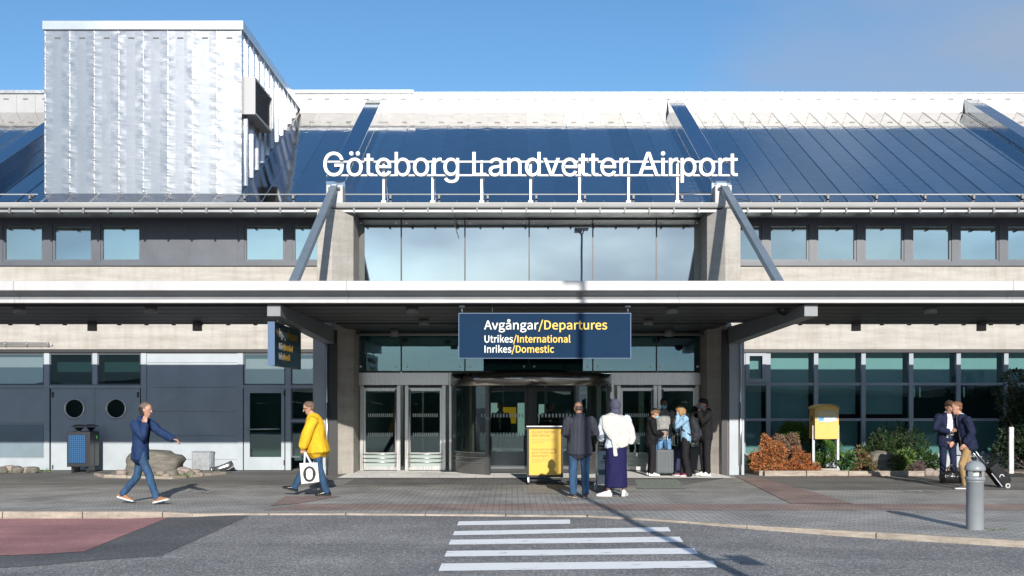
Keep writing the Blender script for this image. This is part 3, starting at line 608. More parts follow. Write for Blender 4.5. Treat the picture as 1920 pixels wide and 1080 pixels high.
def zone(name, px, z, m): return ground(name, px, z, m)
zone('path_asphalt', [(-40, 22.5), (-2.95, 22.5), (-4.1, 24.58), (-4.1, 27.4), (-40, 27.4)], 0.004, M_smooth)
zone('path_asphalt', [(6.0, 21.3), (40, 21.3), (40, 27.4), (5.6, 27.4), (5.2, 24.6)], 0.004, M_smooth)
zone('paving_band', [(-2.95, 22.5), (3.6, 22.5), (4.9, 24.58), (-4.1, 24.58)], 0.004, M_pavd)
zone('paving_row', [(-40, 22.12), (3.4, 22.12), (3.6, 22.495), (-40, 22.495)], 0.004, M_pavl)
zone('red_paving', [gp(494, 957), gp(1290, 957), gp(1920, 957), (40, 17.2), (40, 18.32), gp(1920, 944.5), gp(1600, 944.5), gp(1482, 944.5), gp(563, 945)], 0.004, M_pavr)
zone('red_paving', [gp(507, 949.5), gp(556, 944.8), gp(640, 931), gp(534, 931)], 0.008, M_pavr)
zone('red_paving', [gp(1482, 944.4), gp(1600, 944.4), gp(1430, 897), gp(1379, 893.5)], 0.008, M_pavr)
zone('entrance_floor', [(-4.02, 24.6), (5.12, 24.6), (4.95, 27.38), (-4.02, 27.38)], 0.012, M_tile)
zone('drain_mat', [gp(1195, 917), gp(1288, 917), gp(1270, 899.5), gp(1190, 899.5)], 0.009, mat('mat_grey_green', (0.24, 0.27, 0.23), 0.8, var=0.35, vscale=14))
zone('drain_mat', [gp(592, 912), gp(640, 912), gp(664, 899.5), gp(634, 899.5)], 0.009, mat('mat_grey', (0.26, 0.26, 0.25), 0.8, var=0.35, vscale=14))
# worn painted square marks
def paint_mark(pxy, w, d):
    x, y = gp(*pxy); b = MB(); t = 0.05; z = 0.009
    for (a0, a1, b0, b1) in ((-w, w, -d, -d+t), (-w, w, d-t, d), (-w, -w+t, -d+t, d-t), (w-t, w, -d+t, d-t), (-w*.55, w*.5, -d*.2, d*.12), (-w*.2, w*.1, -d*.6, -d*.2)):
        b.add([(x+a0, y+b0, z), (x+a1, y+b0, z), (x+a1, y+b1, z), (x+a0, y+b1, z)], [(0, 1, 2, 3)])
    o = b.build('pavement_marking', mat('worn_mark', (0.42, 0.42, 0.41), 0.8, var=0.5, vscale=9)); tag(o, None, None, None, 'structure')
paint_mark((371, 922.5), 0.26, 0.36); paint_mark((1722, 921), 0.28, 0.36)
# repaired paving by the poster stand
zone('paving_repair', [gp(985, 926), gp(1050, 926), gp(1046, 916), gp(990, 916)], 0.005, mat('repair_mortar', (0.30, 0.27, 0.23), 0.85, var=0.3, vscale=5))

# hills and trees on the far side of the car park, behind the photographer: what the panes mirror
hb = MB(); n = 160; vs = []; fs = []
for i in range(n + 1):
    x = -700 + 1400 * i / n
    h = 8 + 4 * noise.noise(Vector((x * 0.012, 3.1, 0))) + 2.4 * noise.noise(Vector((x * 0.07, 1.1, 0))) + 1.1 * noise.noise(Vector((x * 0.21, 8.1, 0)))
    vs += [(x, -300, -0.2), (x, -303, h * 0.7), (x, -320, h), (x, -380, -0.2)]
for i in range(n):
    for j in range(3): fs.append((4*i+j, 4*i+4+j, 4*i+5+j, 4*i+1+j))
hb.add(vs, fs); o = hb.build('hills', mat('wooded_hill', (0.035, 0.05, 0.035), 0.9, var=0.5, vscale=0.2)); tag(o, None, None, None, 'structure')

hb = MB(); vs = []; fs = []; n = 120  # added dark strip, keeps bright ground out of the window reflections
for i in range(n + 1):
    x = -45 + 90 * i / n; h = 1.75 + .25 * noise.noise(Vector((x * 1.3, 0, 0)))
    for y, z in ((-13.2, -.2), (-13.2 + .2 * noise.noise(Vector((x * 2, 5, 0))), h * .6), (-13.5, h), (-14.3, h), (-14.6, -.2)): vs.append((x, y, z))
for i in range(n):
    for j in range(4): fs.append((5*i+j, 5*i+5+j, 5*i+6+j, 5*i+1+j))
hb.add(vs, fs); o = hb.build('reflection_blocker', mat('blocker_green', (0.02, 0.035, 0.015), 0.9, var=0.6, vscale=6)); tag(o, 'long dark green strip added behind the photographer to darken what the glass mirrors', 'reflection_blocker')

# ------------------------------------------------------------------ the terminal
YW = 27.3
T = thing('airport_terminal', 'long airport terminal with dark metal roof, concrete bands, white canopy and glazed entrance', 'building', (0.45, YW, 0))
XL, XR = -22.0, 22.0          # the stretch that is built
CL0, CL1 = -4.72, 5.53        # outer faces of the two columns

def Z(py): return wz(py, YW)
def X(px): return wx(px, YW)
zt = {k: Z(k) for k in (390, 408, 420, 490, 497, 655, 722, 853)}

# concrete bands
for x0, x1 in ((XL, CL0), (CL1, XR)):
    b = MB(); b.box(x0, x1, YW, YW + 0.35, Z(655), Z(499)); b.build('concrete_wall', M_conc, T, bevel=0.01)
    b = MB()
    step = 0.62; x = x0
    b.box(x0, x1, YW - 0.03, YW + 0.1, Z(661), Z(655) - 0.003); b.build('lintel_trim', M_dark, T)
# columns
def mirror(pts): return [(0.9 - x + 0.0, y) for x, y in pts]
b = MB(); b.prism([(-4.72, 25.8), (-4.36, 25.8), (-3.90, 26.25), (-3.90, 27.6), (-4.72, 27.6)], 0.0, 6.44); b.build('column', M_concc, T, bevel=0.015)
b = MB(); b.prism([(5.53, 25.8), (5.16, 25.8), (4.80, 26.25), (4.80, 27.6), (5.53, 27.6)], 0.0, 6.44); b.build('column', M_concc, T, bevel=0.015)
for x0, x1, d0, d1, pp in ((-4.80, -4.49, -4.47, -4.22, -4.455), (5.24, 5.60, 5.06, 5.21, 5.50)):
    b = MB(); b.box(x0, x1, 25.72, 27.28, 0.0, 3.55); b.build('column_casing', M_white, T, bevel=0.006)
    b = MB(); b.box(d0, d1, 25.74, 25.795, 0.0, 3.5); b.build('recess_strip', M_dark, T)  # flat dark strip standing in for the shaded recess beside the column
    b = MB(); b.tube([(pp, 25.66, 0.0), (pp, 25.66, 3.5)], 0.022, 10); b.tube([(pp, 25.66, 0.25), (pp, 25.66, 1.75)], 0.034, 10); b.build('guide_rail', M_alu, T)

# upper windows
PITCH = 0.0
def upper_window(x0, x1, pane=True):
    z0, z1 = Z(490), Z(420)
    b = MB(); f = 0.055; yf = YW + 0.05
    b.box(x0, x1, yf, yf + .09, z0, z0 + f); b.box(x0, x1, yf, yf + .09, z1 - f, z1)
    b.box(x0, x0 + f, yf, yf + .09, z0 + f, z1 - f); b.box(x1 - f, x1, yf, yf + .09, z0 + f, z1 - f)
    o = b.build('window', M_frame, T)
    p = MB(); t1, t2 = random.uniform(-0.008, 0.008), random.uniform(-0.01, 0.012)
    p.box(x0 + f, x1 - f, yf + 0.04, yf + 0.048, z0 + f, z1 - f); p.v = [(x, y + (x - (x0 + x1) / 2) * t1 + (z - (z0 + z1) / 2) * t2, z) for x, y, z in p.v]; p.build('pane', G_up, o)
    if random.random() < 0.8:
        h = random.uniform(0.04, 0.14); q = MB(); q.box(x0 + f, x1 - f, yf + .3, yf + .32, z1 - f - h, z1); q.build('blind', M_blind, o)
    return o
leftpx = [(8, 77), (101, 169), (191, 260), (461, 530), (552, 594)]
L_op = [(X(a) - 0.05, X(c) + 0.05) for a, c in leftpx]
L_op[-1] = (X(552) - .05, CL0 - 0.06)
k = 1
while X(8 - 91.5 * k) > XL + 1: L_op.insert(0, (X(8 - 91.5*k) - .05, X(77 - 91.5*k) + .05)); k += 1
R_op = [(CL1 + 0.05, X(1425) + .05)] + [(X(1446 + 89.2 * i) - .05, X(1514 + 89.2 * i) + .05) for i in range(13)]
R_op = [r for r in R_op if r[1] < XR]
def strip_wall(x0, x1, ops):
    b = MB(); y0, y1 = YW + 0.02, YW + 0.16
    b.box(x0, x1, y0, y1, Z(490) - 0.004, Z(490)); xs = x0
    b.box(x0, x1, y0 - .03, y1, Z(499) + .003, Z(490) - .005)
    b.box(x0, x1, y0, y1, Z(420), 6.8)
    for a, c in ops:
        if a > xs: b.box(xs, a, y0, y1, Z(490), Z(420))
        xs = c
    if x1 > xs: b.box(xs, x1, y0, y1, Z(490), Z(420))
    # shallow joints of the cladding
    return b
b = strip_wall(XL, CL0, L_op)
for a, c in ((277, 354), (369, 445)):
    b.box(X(a), X(c), YW + 0.012, YW + 0.0195, Z(492), Z(414))
b.build('window_cladding', M_clad, T)
b = strip_wall(CL1, XR, R_op); b.build('window_cladding', M_clad, T)
for x0, x1 in ((XL, CL0), (CL1, XR)):
    b = MB(); b.box(x0, x1, YW - 0.06, YW + 0.02, Z(499) + .004, Z(496)); b.build('window_sill', M_clad, T)
for a, c in L_op + R_op: upper_window(a, c)
# dim rooms behind the upper windows
for x0, x1 in ((XL, CL0), (CL1, XR)):
    b = MB(); b.quad((x0, YW + 2.6, 3.3), (x1, YW + 2.6, 3.3), (x1, YW + 2.6, 6.8), (x0, YW + 2.6, 6.8))
    b.quad((x0, YW + .17, 4.9), (x1, YW + .17, 4.9), (x1, YW + 2.6, 4.9), (x0, YW + 2.6, 4.9)); b.build('room_wall', M_roomg, T)
    b = MB()
    for i in range(6):
        xx = x0 + (x1 - x0) * (i + random.uniform(.2, .8)) / 6
        b.cut(); b.box(xx, xx + random.uniform(.2, .5), YW + 1.2, YW + 1.3, 4.9, random.uniform(5.5, 5.9))
    build_each(b, 'office_furniture', mat('furniture_pale', (0.5, 0.5, 0.48), 0.6), T)

# ground floor windows at the right
cols = [1391, 1441.5, 1531, 1620, 1709.5, 1798.5, 1888]
while X(cols[-1]) < XR - 2: cols.append(cols[-1] + 89.2)
rows = [Z(853), Z(787), Z(720), Z(657)]
b = MB(); b.box(CL1 + 0.08, XR, YW + 0.02, YW + 0.3, 0.0, Z(853) - .03); b.build('plinth', M_white, T)
mw = 0.055
blind_drop = {0: (1, .0), }
for i in range(len(cols) - 1):
    xa, xb = X(cols[i]) + (0.04 if i == 0 else 0), X(cols[i + 1])
    b = MB(); y0, y1 = YW + .03, YW + .15
    b.box(xa - mw if i else xa, xa + mw, y0, y1, rows[0], rows[3])
    if i == len(cols) - 2: b.box(xb - mw, xb + mw, y0, y1, rows[0], rows[3])
    for r in rows:
        b.box(xa + mw, xb - mw, y0 + .012, y1, r - .035, r + .035)
    if i == 0:     # small opening light with a frame of its own
        f0, f1, g0, g1 = xa + mw + .004, xb - mw - .004, rows[2] + .04, rows[3] - .04
        b.box(f0, f1, y0 - .02, y0 + .05, g0, g0 + .1); b.box(f0, f1, y0 - .02, y0 + .05, g1 - .1, g1)
        b.box(f0, f0 + .1, y0 - .02, y0 + .05, g0 + .1, g1 - .1); b.box(f1 - .1, f1, y0 - .02, y0 + .05, g0 + .1, g1 - .1)
    o = b.build('window', M_paintf, T)
    for j in range(3):
        p = MB(); p.box(xa + mw, xb - mw, y0 + .05, y0 + .058, rows[j] + .035, rows[j+1] - .035); p.build('pane', G_low, o)
    # roller blinds behind the glass: most are down, some only part of the way
    drop = [0.28, 0.02, 0.30, 0.30, 0.62, 0.66, 0.64, 0.3][i % 8]
    lo = rows[0] + (rows[3] - rows[0]) * drop
    if i in (0, 1): lo = rows[0]
    if i in (4, 5): lo = rows[2] - .02
    if i in (2, 3): lo = rows[1] + 0.14
    q = MB(); q.box(xa + .07, xb - .12, YW + .32, YW + .33, lo, rows[3]); q.build('blind', M_blind, o)
    if i not in (0, 1):
        q = MB(); q.box(xa + .07, xb - .07, YW + .30, YW + .31, rows[0], rows[1] + .03); q.build('low_screen', mat('screen_teal', (0.42, 0.52, 0.50), 0.8), o)
b = MB(); b.quad((CL1, YW + 2.2, 0), (XR, YW + 2.2, 0), (XR, YW + 2.2, 3.2), (CL1, YW + 2.2, 3.2))
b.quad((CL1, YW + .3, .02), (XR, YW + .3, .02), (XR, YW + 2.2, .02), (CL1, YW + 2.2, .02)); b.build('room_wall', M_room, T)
b = MB(); b.box(X(1536), X(1708), YW + .55, YW + .62, rows[1] - .1, rows[1] + .2); b.build('red_bench_back', mat('dark_red_cloth', (0.16, 0.015, 0.03), 0.8), T)

# ground floor at the left: louvre panels, double door with portholes, glazed door
posts = [(82, 92), (173, 182), (264, 274), (445, 455), (535, 545)]
LXE = -4.80
def post(a, c, z0=0.0, z1=None): b = MB(); b.box(X(a), X(c), YW + .01, YW + .14, z0, z1 or Z(661)); return b
zg0, zg1 = Z(722), Z(662)
b = MB()
for a, c in posts: b.box(X(a), X(c), YW + .012, YW + .14, Z(721) if a == 173 else 0.02, zg1)
b.box(LXE - .1, LXE, YW + .012, YW + .14, 0.02, zg1)
for a, c in ((92, 264),): b.box(X(a), X(c), YW + .0, YW + .14, Z(728), zg0 - .002)
b.box(X(455), X(535), YW + .016, YW + .14, Z(728), zg0 - .002); b.box(X(545), LXE - .1, YW + .016, YW + .14, Z(728), zg0 - .002); b.box(XL, X(82), YW + .016, YW + .14, Z(727), zg0 - .002)
b.build('wall_frame', M_white, T)
def panelset(name, x0, x1, joints, m=None, y=YW + .035):
    b = MB(); zs = sorted(joints)
    for a, c in zip(zs, zs[1:]): b.box(x0 + .004, x1 - .004, y, y + .06, a + .006, c - .006)
    b.box(x0, x1, y + .02, y + .1, zs[0], zs[-1] - .001)
    return b.build(name, m or M_white, T, bevel=0.003)
panelset('wall_panel', X(274), X(445), [0.02, Z(862), Z(817), Z(771), Z(726), Z(680), zg1])
panelset('wall_panel', XL, X(82), [0.02, Z(859), Z(793), Z(727)])
b = MB(); b.box(XL, X(80.5), YW + .02, YW + .034, Z(857), Z(796)); b.build('tinted_panel', mat('blue_grey_panel', (0.19, 0.25, 0.29), 0.35, var=.08), T)
def lightpane(x0, x1, z0, z1, g, back, yb=YW + .5):
    b = MB(); b.box(x0, x1, YW + .035, YW + .055, z0, z0 + .035); b.box(x0, x1, YW + .035, YW + .055, z1 - .035, z1)
    b.box(x0, x0 + .035, YW + .035, YW + .055, z0 + .035, z1 - .035); b.box(x1 - .035, x1, YW + .035, YW + .055, z0 + .035, z1 - .035)
    o = b.build('window', M_frame, T)
    p = MB(); p.box(x0 + .035, x1 - .035, YW + .045, YW + .052, z0 + .035, z1 - .035); p.build('pane', g, o)
    q = MB(); q.box(x0, x1, yb, yb + .01, z0 - .1, z1 + .1); q.build('blind' if back is M_blind else 'backing', back, o)
lightpane(XL, X(82), zg0, zg1, G_left, M_blind, YW + .2)
lightpane(X(92), X(173), zg0, zg1, G_dk, M_room)
lightpane(X(182), X(264), zg0, zg1, G_dk, M_room)
lightpane(X(455), X(535), zg0, zg1, G_left, M_blind, YW + .3)
lightpane(X(545), LXE - .1, zg0, zg1, G_left, M_blind, YW + .3)
lightpane(X(545), LXE - .1, Z(787), Z(728), G_door, M_room)
lightpane(X(545), LXE - .1, Z(858), Z(791), G_door, M_room)
b = MB(); b.box(X(545), LXE - .1, YW + .03, YW + .14, 0.02, Z(858) - .002); b.cut(); b.box(X(545), LXE - .1, YW + .02, YW + .14, Z(791) + .002, Z(787) - .002); build_each(b, 'wall_panel', M_white, T)
# double door
for a, c, hx, side in ((95, 177, 139, -1), (177.6, 262, 217, 1)):
    x0, x1 = X(a), X(c); n = 48; rad = 17.5 / FOC * YW; cx, cz = X(hx), Z(766); z0, z1 = 0.02, Z(728) - .003
    b = MB(); yd = YW + .02
    # leaf with a round opening: ring of quads between circle and rectangle
    ring = []; rect = []
    for i in range(n):
        an = 2 * math.pi * i / n; dx, dz = math.cos(an), math.sin(an)
        ring.append((cx + rad * dx, yd, cz + rad * dz))
        ts = []
        if dx > 1e-6: ts.append((x1 - cx) / dx)
        if dx < -1e-6: ts.append((x0 - cx) / dx)
        if dz > 1e-6: ts.append((z1 - cz) / dz)
        if dz < -1e-6: ts.append((z0 - cz) / dz)
        t = min(ts); rect.append((cx + t * dx, yd, cz + t * dz))
    b.add(ring + rect, [(i, (i+1) % n, n + (i+1) % n, n + i) for i in range(n)])
    for q in ((x0, z0), (x1, z0), (x1, z1), (x0, z1)):   # corners missed by the rays
        ang = math.atan2(q[1] - cz, q[0] - cx) % (2 * math.pi); i = int(ang / (2 * math.pi) * n)
        b.add([rect[i], rect[(i + 1) % n], (q[0], yd, q[1])], [(0, 1, 2)])
    o = b.build('double_door_leaf', M_white, T)
    r = MB(); r.lathe([(rad - .012, -.03), (rad - .012, .03), (rad + .028, .03), (rad + .028, -.002)], (0, 0, 0), 40)
    r.v = [(cx + x, yd - z * 0.6, cz + y) for x, y, z in r.v]; r.build('porthole_ring', M_steel, o)
    g = MB(); g.add([(cx + rad * .99 * math.cos(t * .1309), yd + .01, cz + rad * .99 * math.sin(t * .1309)) for t in range(48)], [tuple(range(48))]); g.build('porthole_glass', G_door, o)
    h = MB()
    hxx = x0 + .05 if side < 0 else x1 - .05
    h.box(hxx - .02, hxx + .02, yd - .02, yd - .001, Z(745), Z(735)); h.box(hxx - .012, hxx + .012, yd - .03, yd - .001, Z(879), Z(872)); h.build('hinge', M_dark, o)
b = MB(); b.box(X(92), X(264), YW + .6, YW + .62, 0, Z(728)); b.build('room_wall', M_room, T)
# single glazed door
x0, x1 = X(457), X(533); gx0, gx1 = X(468), X(527); gz0, gz1 = Z(857), Z(737)
b = MB(); yd = YW + .015
b.box(x0, gx0, yd, yd + .06, .02, Z(728) - .003); b.box(gx1, x1, yd, yd + .06, .02, Z(728) - .003); b.box(gx0, gx1, yd, yd + .06, .02, gz0); b.box(gx0, gx1, yd, yd + .06, gz1, Z(728) - .003)
o = b.build('glazed_door', M_white, T, bevel=.003)
b = MB(); b.box(gx0, gx1, yd + .02, yd + .03, gz0, gz1); b.build('pane', G_door, o)
b = MB(); b.box(x0, x1, yd + .5, yd + .52, 0, Z(728)); b.build('backing', M_room, o)
b = MB(); b.tube([(X(463), yd - .06, Z(805)), (X(525), yd - .06, Z(804))], .016, 8); b.tube([(X(465), yd - .06, Z(805)), (X(465), yd, Z(805))], .014, 8); b.tube([(X(523), yd - .06, Z(804)), (X(523), yd, Z(804))], .014, 8); b.build('push_bar', M_alu, o)
b = MB(); b.box(x1 - .02, x1 + .015, yd - .018, yd - .002, Z(742), Z(733)); b.box(x1 - .02, x1 + .015, yd - .018, yd - .002, Z(872), Z(863)); b.build('hinge', M_dark, o)

# thin wire rack on the left concrete band
b = MB()
for zz in (Z(642), Z(645.5), Z(649)): b.tube([(XL, YW - .05, zz), (X(95), YW - .05, zz), (X(100), YW - .05, Z(647))], .008, 6)
for px in (12, 52, 92, -30, -70): b.tube([(X(px), YW - .06, Z(650.5)), (X(px), YW - .06, Z(640.5))], .008, 6); b.tube([(X(px), YW - .06, Z(646)), (X(px), YW, Z(646))], .008, 6)
b.build('wire_rack', M_alu, T)

# ------------------------------------------------------------------ curtain wall over the entrance
YC = 27.2
xs = [X(p) for p in (668, 753, 872, 992, 1111, 1230, 1316)]
cz = [Z(697), 3.74, wz(411, YC), 6.78]
b = MB(); d = .016
for x in xs: b.box(x - d, x + d, YC - .005, YC + .07, cz[0], cz[3])
for zz in cz: 
    for a, c in zip(xs, xs[1:]): b.box(a + d, c - d, YC - .003, YC + .07, zz - (.02 if zz != cz[0] else .035), zz + .02)
cw = b.build('curtain_wall', M_black, T)
for i in range(6):
    for j in range(3):
        x0, x1, z0, z1 = xs[i] + d, xs[i+1] - d, cz[j] + .02, cz[j+1] - .02
        yaw = R(-0.30) + random.uniform(-.0008, .0008); cx = (x0 + x1) / 2
        b = MB()
        b.box(x0, x1, YC + .02, YC + .028, z0, z1)
        b.v = [(x, y + (x - cx) * math.tan(yaw), z) for x, y, z in b.v]
        b.build('pane', G_curl if j == 0 else G_curt, cw)
b = MB()
for i, x in enumerate(xs):
    for sgn in (-1, 1):
        b.cut()
        if (i == 0 and sgn < 0) or (i == 6 and sgn > 0): continue
        for zz in (cz[0] + .13, cz[2] - .09, cz[2] + .1):
            b.cut()
            b.tube([(x + sgn * .13, YC - .02, zz), (x + sgn * .13, YC + .02, zz)], .028, 12)
build_each(b, 'glass_fixing', M_alu, cw)
# hanging cable and the camera housing by the right-hand column
b = MB(); b.tube([(wx(853, YC - .3), YC - .3, 6.44), (wx(853, YC - .3), YC - .3, 6.2), (wx(858, YC - .3), YC - .3, 5.98)], .012, 6); b.build('loose_cable', M_alu, T)
b = MB(); b.box(X(1313), X(1319), YC - .12, YC - .02, Z(485), Z(440)); b.box(X(1314), X(1318), YC - .1, YC - .02, Z(527), Z(489)); b.build('door_operator', M_white, T)
# hall behind
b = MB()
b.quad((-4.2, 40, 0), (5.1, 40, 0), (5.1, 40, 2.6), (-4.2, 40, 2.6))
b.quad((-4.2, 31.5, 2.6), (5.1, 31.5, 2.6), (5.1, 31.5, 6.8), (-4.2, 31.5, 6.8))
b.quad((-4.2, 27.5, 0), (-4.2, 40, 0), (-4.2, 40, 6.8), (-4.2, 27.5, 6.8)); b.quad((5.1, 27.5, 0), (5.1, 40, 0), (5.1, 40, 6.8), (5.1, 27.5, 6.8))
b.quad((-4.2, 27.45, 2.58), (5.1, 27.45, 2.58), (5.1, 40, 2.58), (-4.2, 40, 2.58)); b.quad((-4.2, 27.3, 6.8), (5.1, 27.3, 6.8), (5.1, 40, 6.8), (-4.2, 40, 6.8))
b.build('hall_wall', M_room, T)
b = MB(); b.quad((-4.2, 27.4, .01), (5.1, 27.4, .01), (5.1, 40, .01), (-4.2, 40, .01)); b.build('hall_floor', M_hall, T)
b = MB()
for (x0, x1, yy) in ((-3.4, -2.1, 29.0), (-3.0, -1.5, 31.5), (2.6, 3.6, 28.6), (2.3, 3.9, 30.3), (-0.6, .8, 33.5), (1.2, 2.4, 35.0)): b.cut(); b.box(x0, x1, yy, yy + .14, 2.46, 2.5)
build_each(b, 'hall_lamp', M_lamp, T)
b = MB()
for (x, yy, w) in ((-3.2, 30.2, .12), (-2.55, 30.2, .05), (-1.9, 30.2, .18), (-1.2, 30.2, .05), (2.4, 30.2, .12), (2.9, 30.2, .05), (3.6, 30.2, .14), (-.3, 33, .05), (1.0, 33, .1)): b.cut(); b.box(x, x + w, yy, yy + .08, .01, 2.55)
build_each(b, 'inner_frame', mat('inner_frame_grey', (.34, .36, .34), .4), T)
b = MB(); b.box(-.26, .12, 30.8, 30.83, 1.15, 1.62); b.build('hall_sign', mat('hall_sign_yellow', (.75, .42, .03), .5, emit=(.8, .42, .02), est=.35), T)
b = MB(); b.cut(); b.box(-.75, -.42, 38, 38.03, 0.6, 1.75); b.cut(); b.box(.2, .5, 38, 38.03, 0.6, 1.75); b.cut(); b.box(.95, 1.2, 38, 38.03, 0.6, 1.7); build_each(b, 'far_window', mat('far_daylight', (.5, .6, .58), .6, emit=(.55, .72, .68), est=.5), T)
b = MB(); b.cut(); b.box(-3.9, 4.8, 30.9, 31.1, 5.2, 5.9); b.cut(); b.box(-3.9, 4.8, 30.7, 31, 3.2, 3.5); b.cut(); b.box(-2.6, -2.3, 29.5, 29.8, 2.7, 6.7); b.cut(); b.box(2.7, 3.0, 29.5, 29.8, 2.7, 6.7); build_each(b, 'hall_beam', M_roomg, T)

# ------------------------------------------------------------------ doors
HZ0, HZ1 = Z(722), Z(697.5) - .02
for x0, x1 in ((X(670), X(842)), (X(1150), X(1316))):
    b = MB(); b.box(x0, x1, YC - .06, YC + .1, HZ0, HZ1); b.build('door_header', M_steel, T, bevel=.004)
def swing_door(px0, px1, hand):
    x0, x1 = X(px0), X(px1); f = .095; z0, z1 = .03, HZ0 - .012; gz = Z(849); yd = YC
    b = MB()
    b.box(x0 - f, x0 - .004, yd - .04, yd + .1, .015, z1); b.box(x1 + .004, x1 + f, yd - .04, yd + .1, .015, z1)       # jambs
    s = .05
    b.box(x0, x0 + s, yd - .02, yd + .03, z0, z1 - .06); b.box(x1 - s, x1, yd - .02, yd + .03, z0, z1 - .06)
    b.box(x0 + s, x1 - s, yd - .02, yd + .03, z1 - .14, z1 - .06); b.box(x0 + s, x1 - s, yd - .02, yd + .03, z0, z0 + .1)
    b.box(x0 + s, x1 - s, yd - .015, yd + .028, gz - .012, gz + .012)
    o = b.build('swing_door', M_steel, T, bevel=.003)
    b = MB(); b.box(x0, x1, yd - .01, yd + .02, z1 - .055, z1 - .005); b.build('door_gap', M_black, o)
    b = MB(); b.box(x0 + s, x1 - s, yd, yd + .008, gz + .012, z1 - .14); b.build('pane', G_door, o)
    b = MB(); b.box(x0 + s, x1 - s, yd - .004, yd + .012, z0 + .1, gz - .012); b.build('kick_panel', mat('kick_glass', (.42, .50, .47), .18, .3), o)
    b = MB()
    for py in (851, 858.5, 866): b.cut(); b.tube([(x0 - .02, yd - .06, Z(py)), (x1 + .02, yd - .06, Z(py))], .009, 6)
    build_each(b, 'guard_bar', M_alu, o)
    hx = x1 - .03 if hand > 0 else x0 + .03
    b = MB(); b.tube([(hx, yd - .085, .12), (hx, yd - .085, z1 - .1)], .017, 10)
    for zz in (.3, 1.1, 1.9): b.tube([(hx, yd - .085, zz), (hx, yd - .02, zz)], .012, 8)
    b.build('pull_handle', M_alu, o)
    b = MB(); n = 12
    for zc in (Z(778.5), Z(814.5)):
        b.cut()
        w = (x1 - x0 - 2*s - .12) / (2*n - 1)
        for i in range(n): xa = x0 + s + .06 + 2*i*w; b.box(xa, xa + w, yd - .004, yd - .001, zc - .045, zc + .045)
    build_each(b, 'dash_print', M_manif, o)
swing_door(683, 745, 1); swing_door(767, 829, -1); swing_door(1163, 1224, 1); swing_door(1239, 1302, -1)

# revolving door
RC = Vector((X(995.5), 27.3, 0)); RR = 2.0
def arc(a0, a1, n=24): return [(RC.x + RR * math.cos(a0 + (a1-a0)*i/n), RC.y + RR * math.sin(a0 + (a1-a0)*i/n)) for i in range(n + 1)]
b = MB()
b.lathe([(RR + .05, 2.16), (RR + .06, 2.165), (RR + .06, 2.46), (RR + .05, 2.465), (0.3, 2.47)], RC, 72, 0, R(180), R(360))
b.lathe([(RR + .05, 2.16), (RR - .2, 2.16)], RC, 72, 0, R(180), R(360))
M_drum = sheetmetal('drum_steel', (0.40, 0.375, 0.34), 0.16, .5, .02)
rv = b.build('revolving_door', M_drum, T)
b = MB(); b.lathe([(RR*.5, 2.48), (RR*.5, 2.56), (.2, 2.57)], RC, 40, 0, R(180), R(360)); b.build('drum_top', M_black, rv)
aL = (R(194), R(238)); aR = (R(302), R(346))
for (a0, a1) in (aL, aR):
    b = MB(); b.lathe([(RR, .55), (RR, 2.15)], RC, 20, 0, a0, a1); b.build('curved_glass', G_door, rv)
    b = MB(); b.lathe([(RR + .003, .02), (RR + .003, .55)], RC, 20, 0, a0, a1); b.build('curved_kick_panel', mat('kick_bronze', (.15, .15, .145), .25, .6), rv)
    b = MB()
    for aa in (a0, a1):
        b.cut(); p = RC + Vector((math.cos(aa), math.sin(aa), 0)) * RR; t = Vector((-math.sin(aa), math.cos(aa), 0)); q = Vector((math.cos(aa), math.sin(aa), 0))
        w = .05 if aa in (a0,) else .05
        c = [p - t*w - q*.04, p + t*w - q*.04, p + t*w + q*.04, p - t*w + q*.04]
        b.prism([(v.x, v.y) for v in c], .015, 2.16)
    build_each(b, 'drum_post', mat('drum_post_grey', (.12, .12, .12), .3, .6), rv)
    b = MB()
    for zz in (.3, .42, .54): 
        pts = [(RC.x + (RR+.03)*math.cos(a0+(a1-a0)*i/14), RC.y + (RR+.03)*math.sin(a0+(a1-a0)*i/14), zz) for i in range(15)]
        b.cut(); b.tube(pts, .008, 6)
    build_each(b, 'guard_bar', M_alu, rv)
yw = RC.y - 1.05
def wing(px0, px1):
    x0, x1 = wx(px0, yw), wx(px1, yw); s = .085
    b = MB(); b.box(x0, x0 + s, yw, yw + .05, .04, 2.12); b.box(x1 - s, x1, yw, yw + .05, .04, 2.12); b.box(x0 + s, x1 - s, yw, yw + .05, 2.02, 2.12); b.box(x0 + s, x1 - s, yw, yw + .05, .04, .12)
    o = b.build('door_wing', mat('wing_dark', (.028, .03, .033), .35, .3), rv)
    p = MB(); p.box(x0 + s, x1 - s, yw + .02, yw + .028, .55, 2.02); p.build('pane', G_door, rv)
    k = MB(); k.box(x0 + s, x1 - s, yw + .012, yw + .03, .12, .55); k.build('kick_panel', mat('kick_slate', (.14, .16, .165), .3, .4), rv)
    g = MB(); n = 14; w = (x1 - x0 - 2*s - .06) / (2*n - 1)
    for zc in (1.43, .96):
        g.cut()
        for i in range(n): xa = x0 + s + .03 + 2*i*w; g.box(xa, xa + w, yw + .014, yw + .017, zc - .045, zc + .045)
    build_each(g, 'dash_print', M_manif, rv)
wing(893, 990); wing(1000, 1106)
b = MB(); b.box(wx(990.5, yw), wx(999.5, yw), yw - .05, yw + .06, .02, 2.15); b.build('centre_post', M_black, rv)
b = MB(); b.box(X(1141.5), X(1146.5), YC - .1, YC - .065, Z(748), Z(735)); b.box(X(843), X(847), YC - .08, YC + .05, .015, HZ1); b.box(X(1146), X(1150), YC - .06, YC + .05, .015, HZ1); b.build('jamb_trim', M_steel, T)

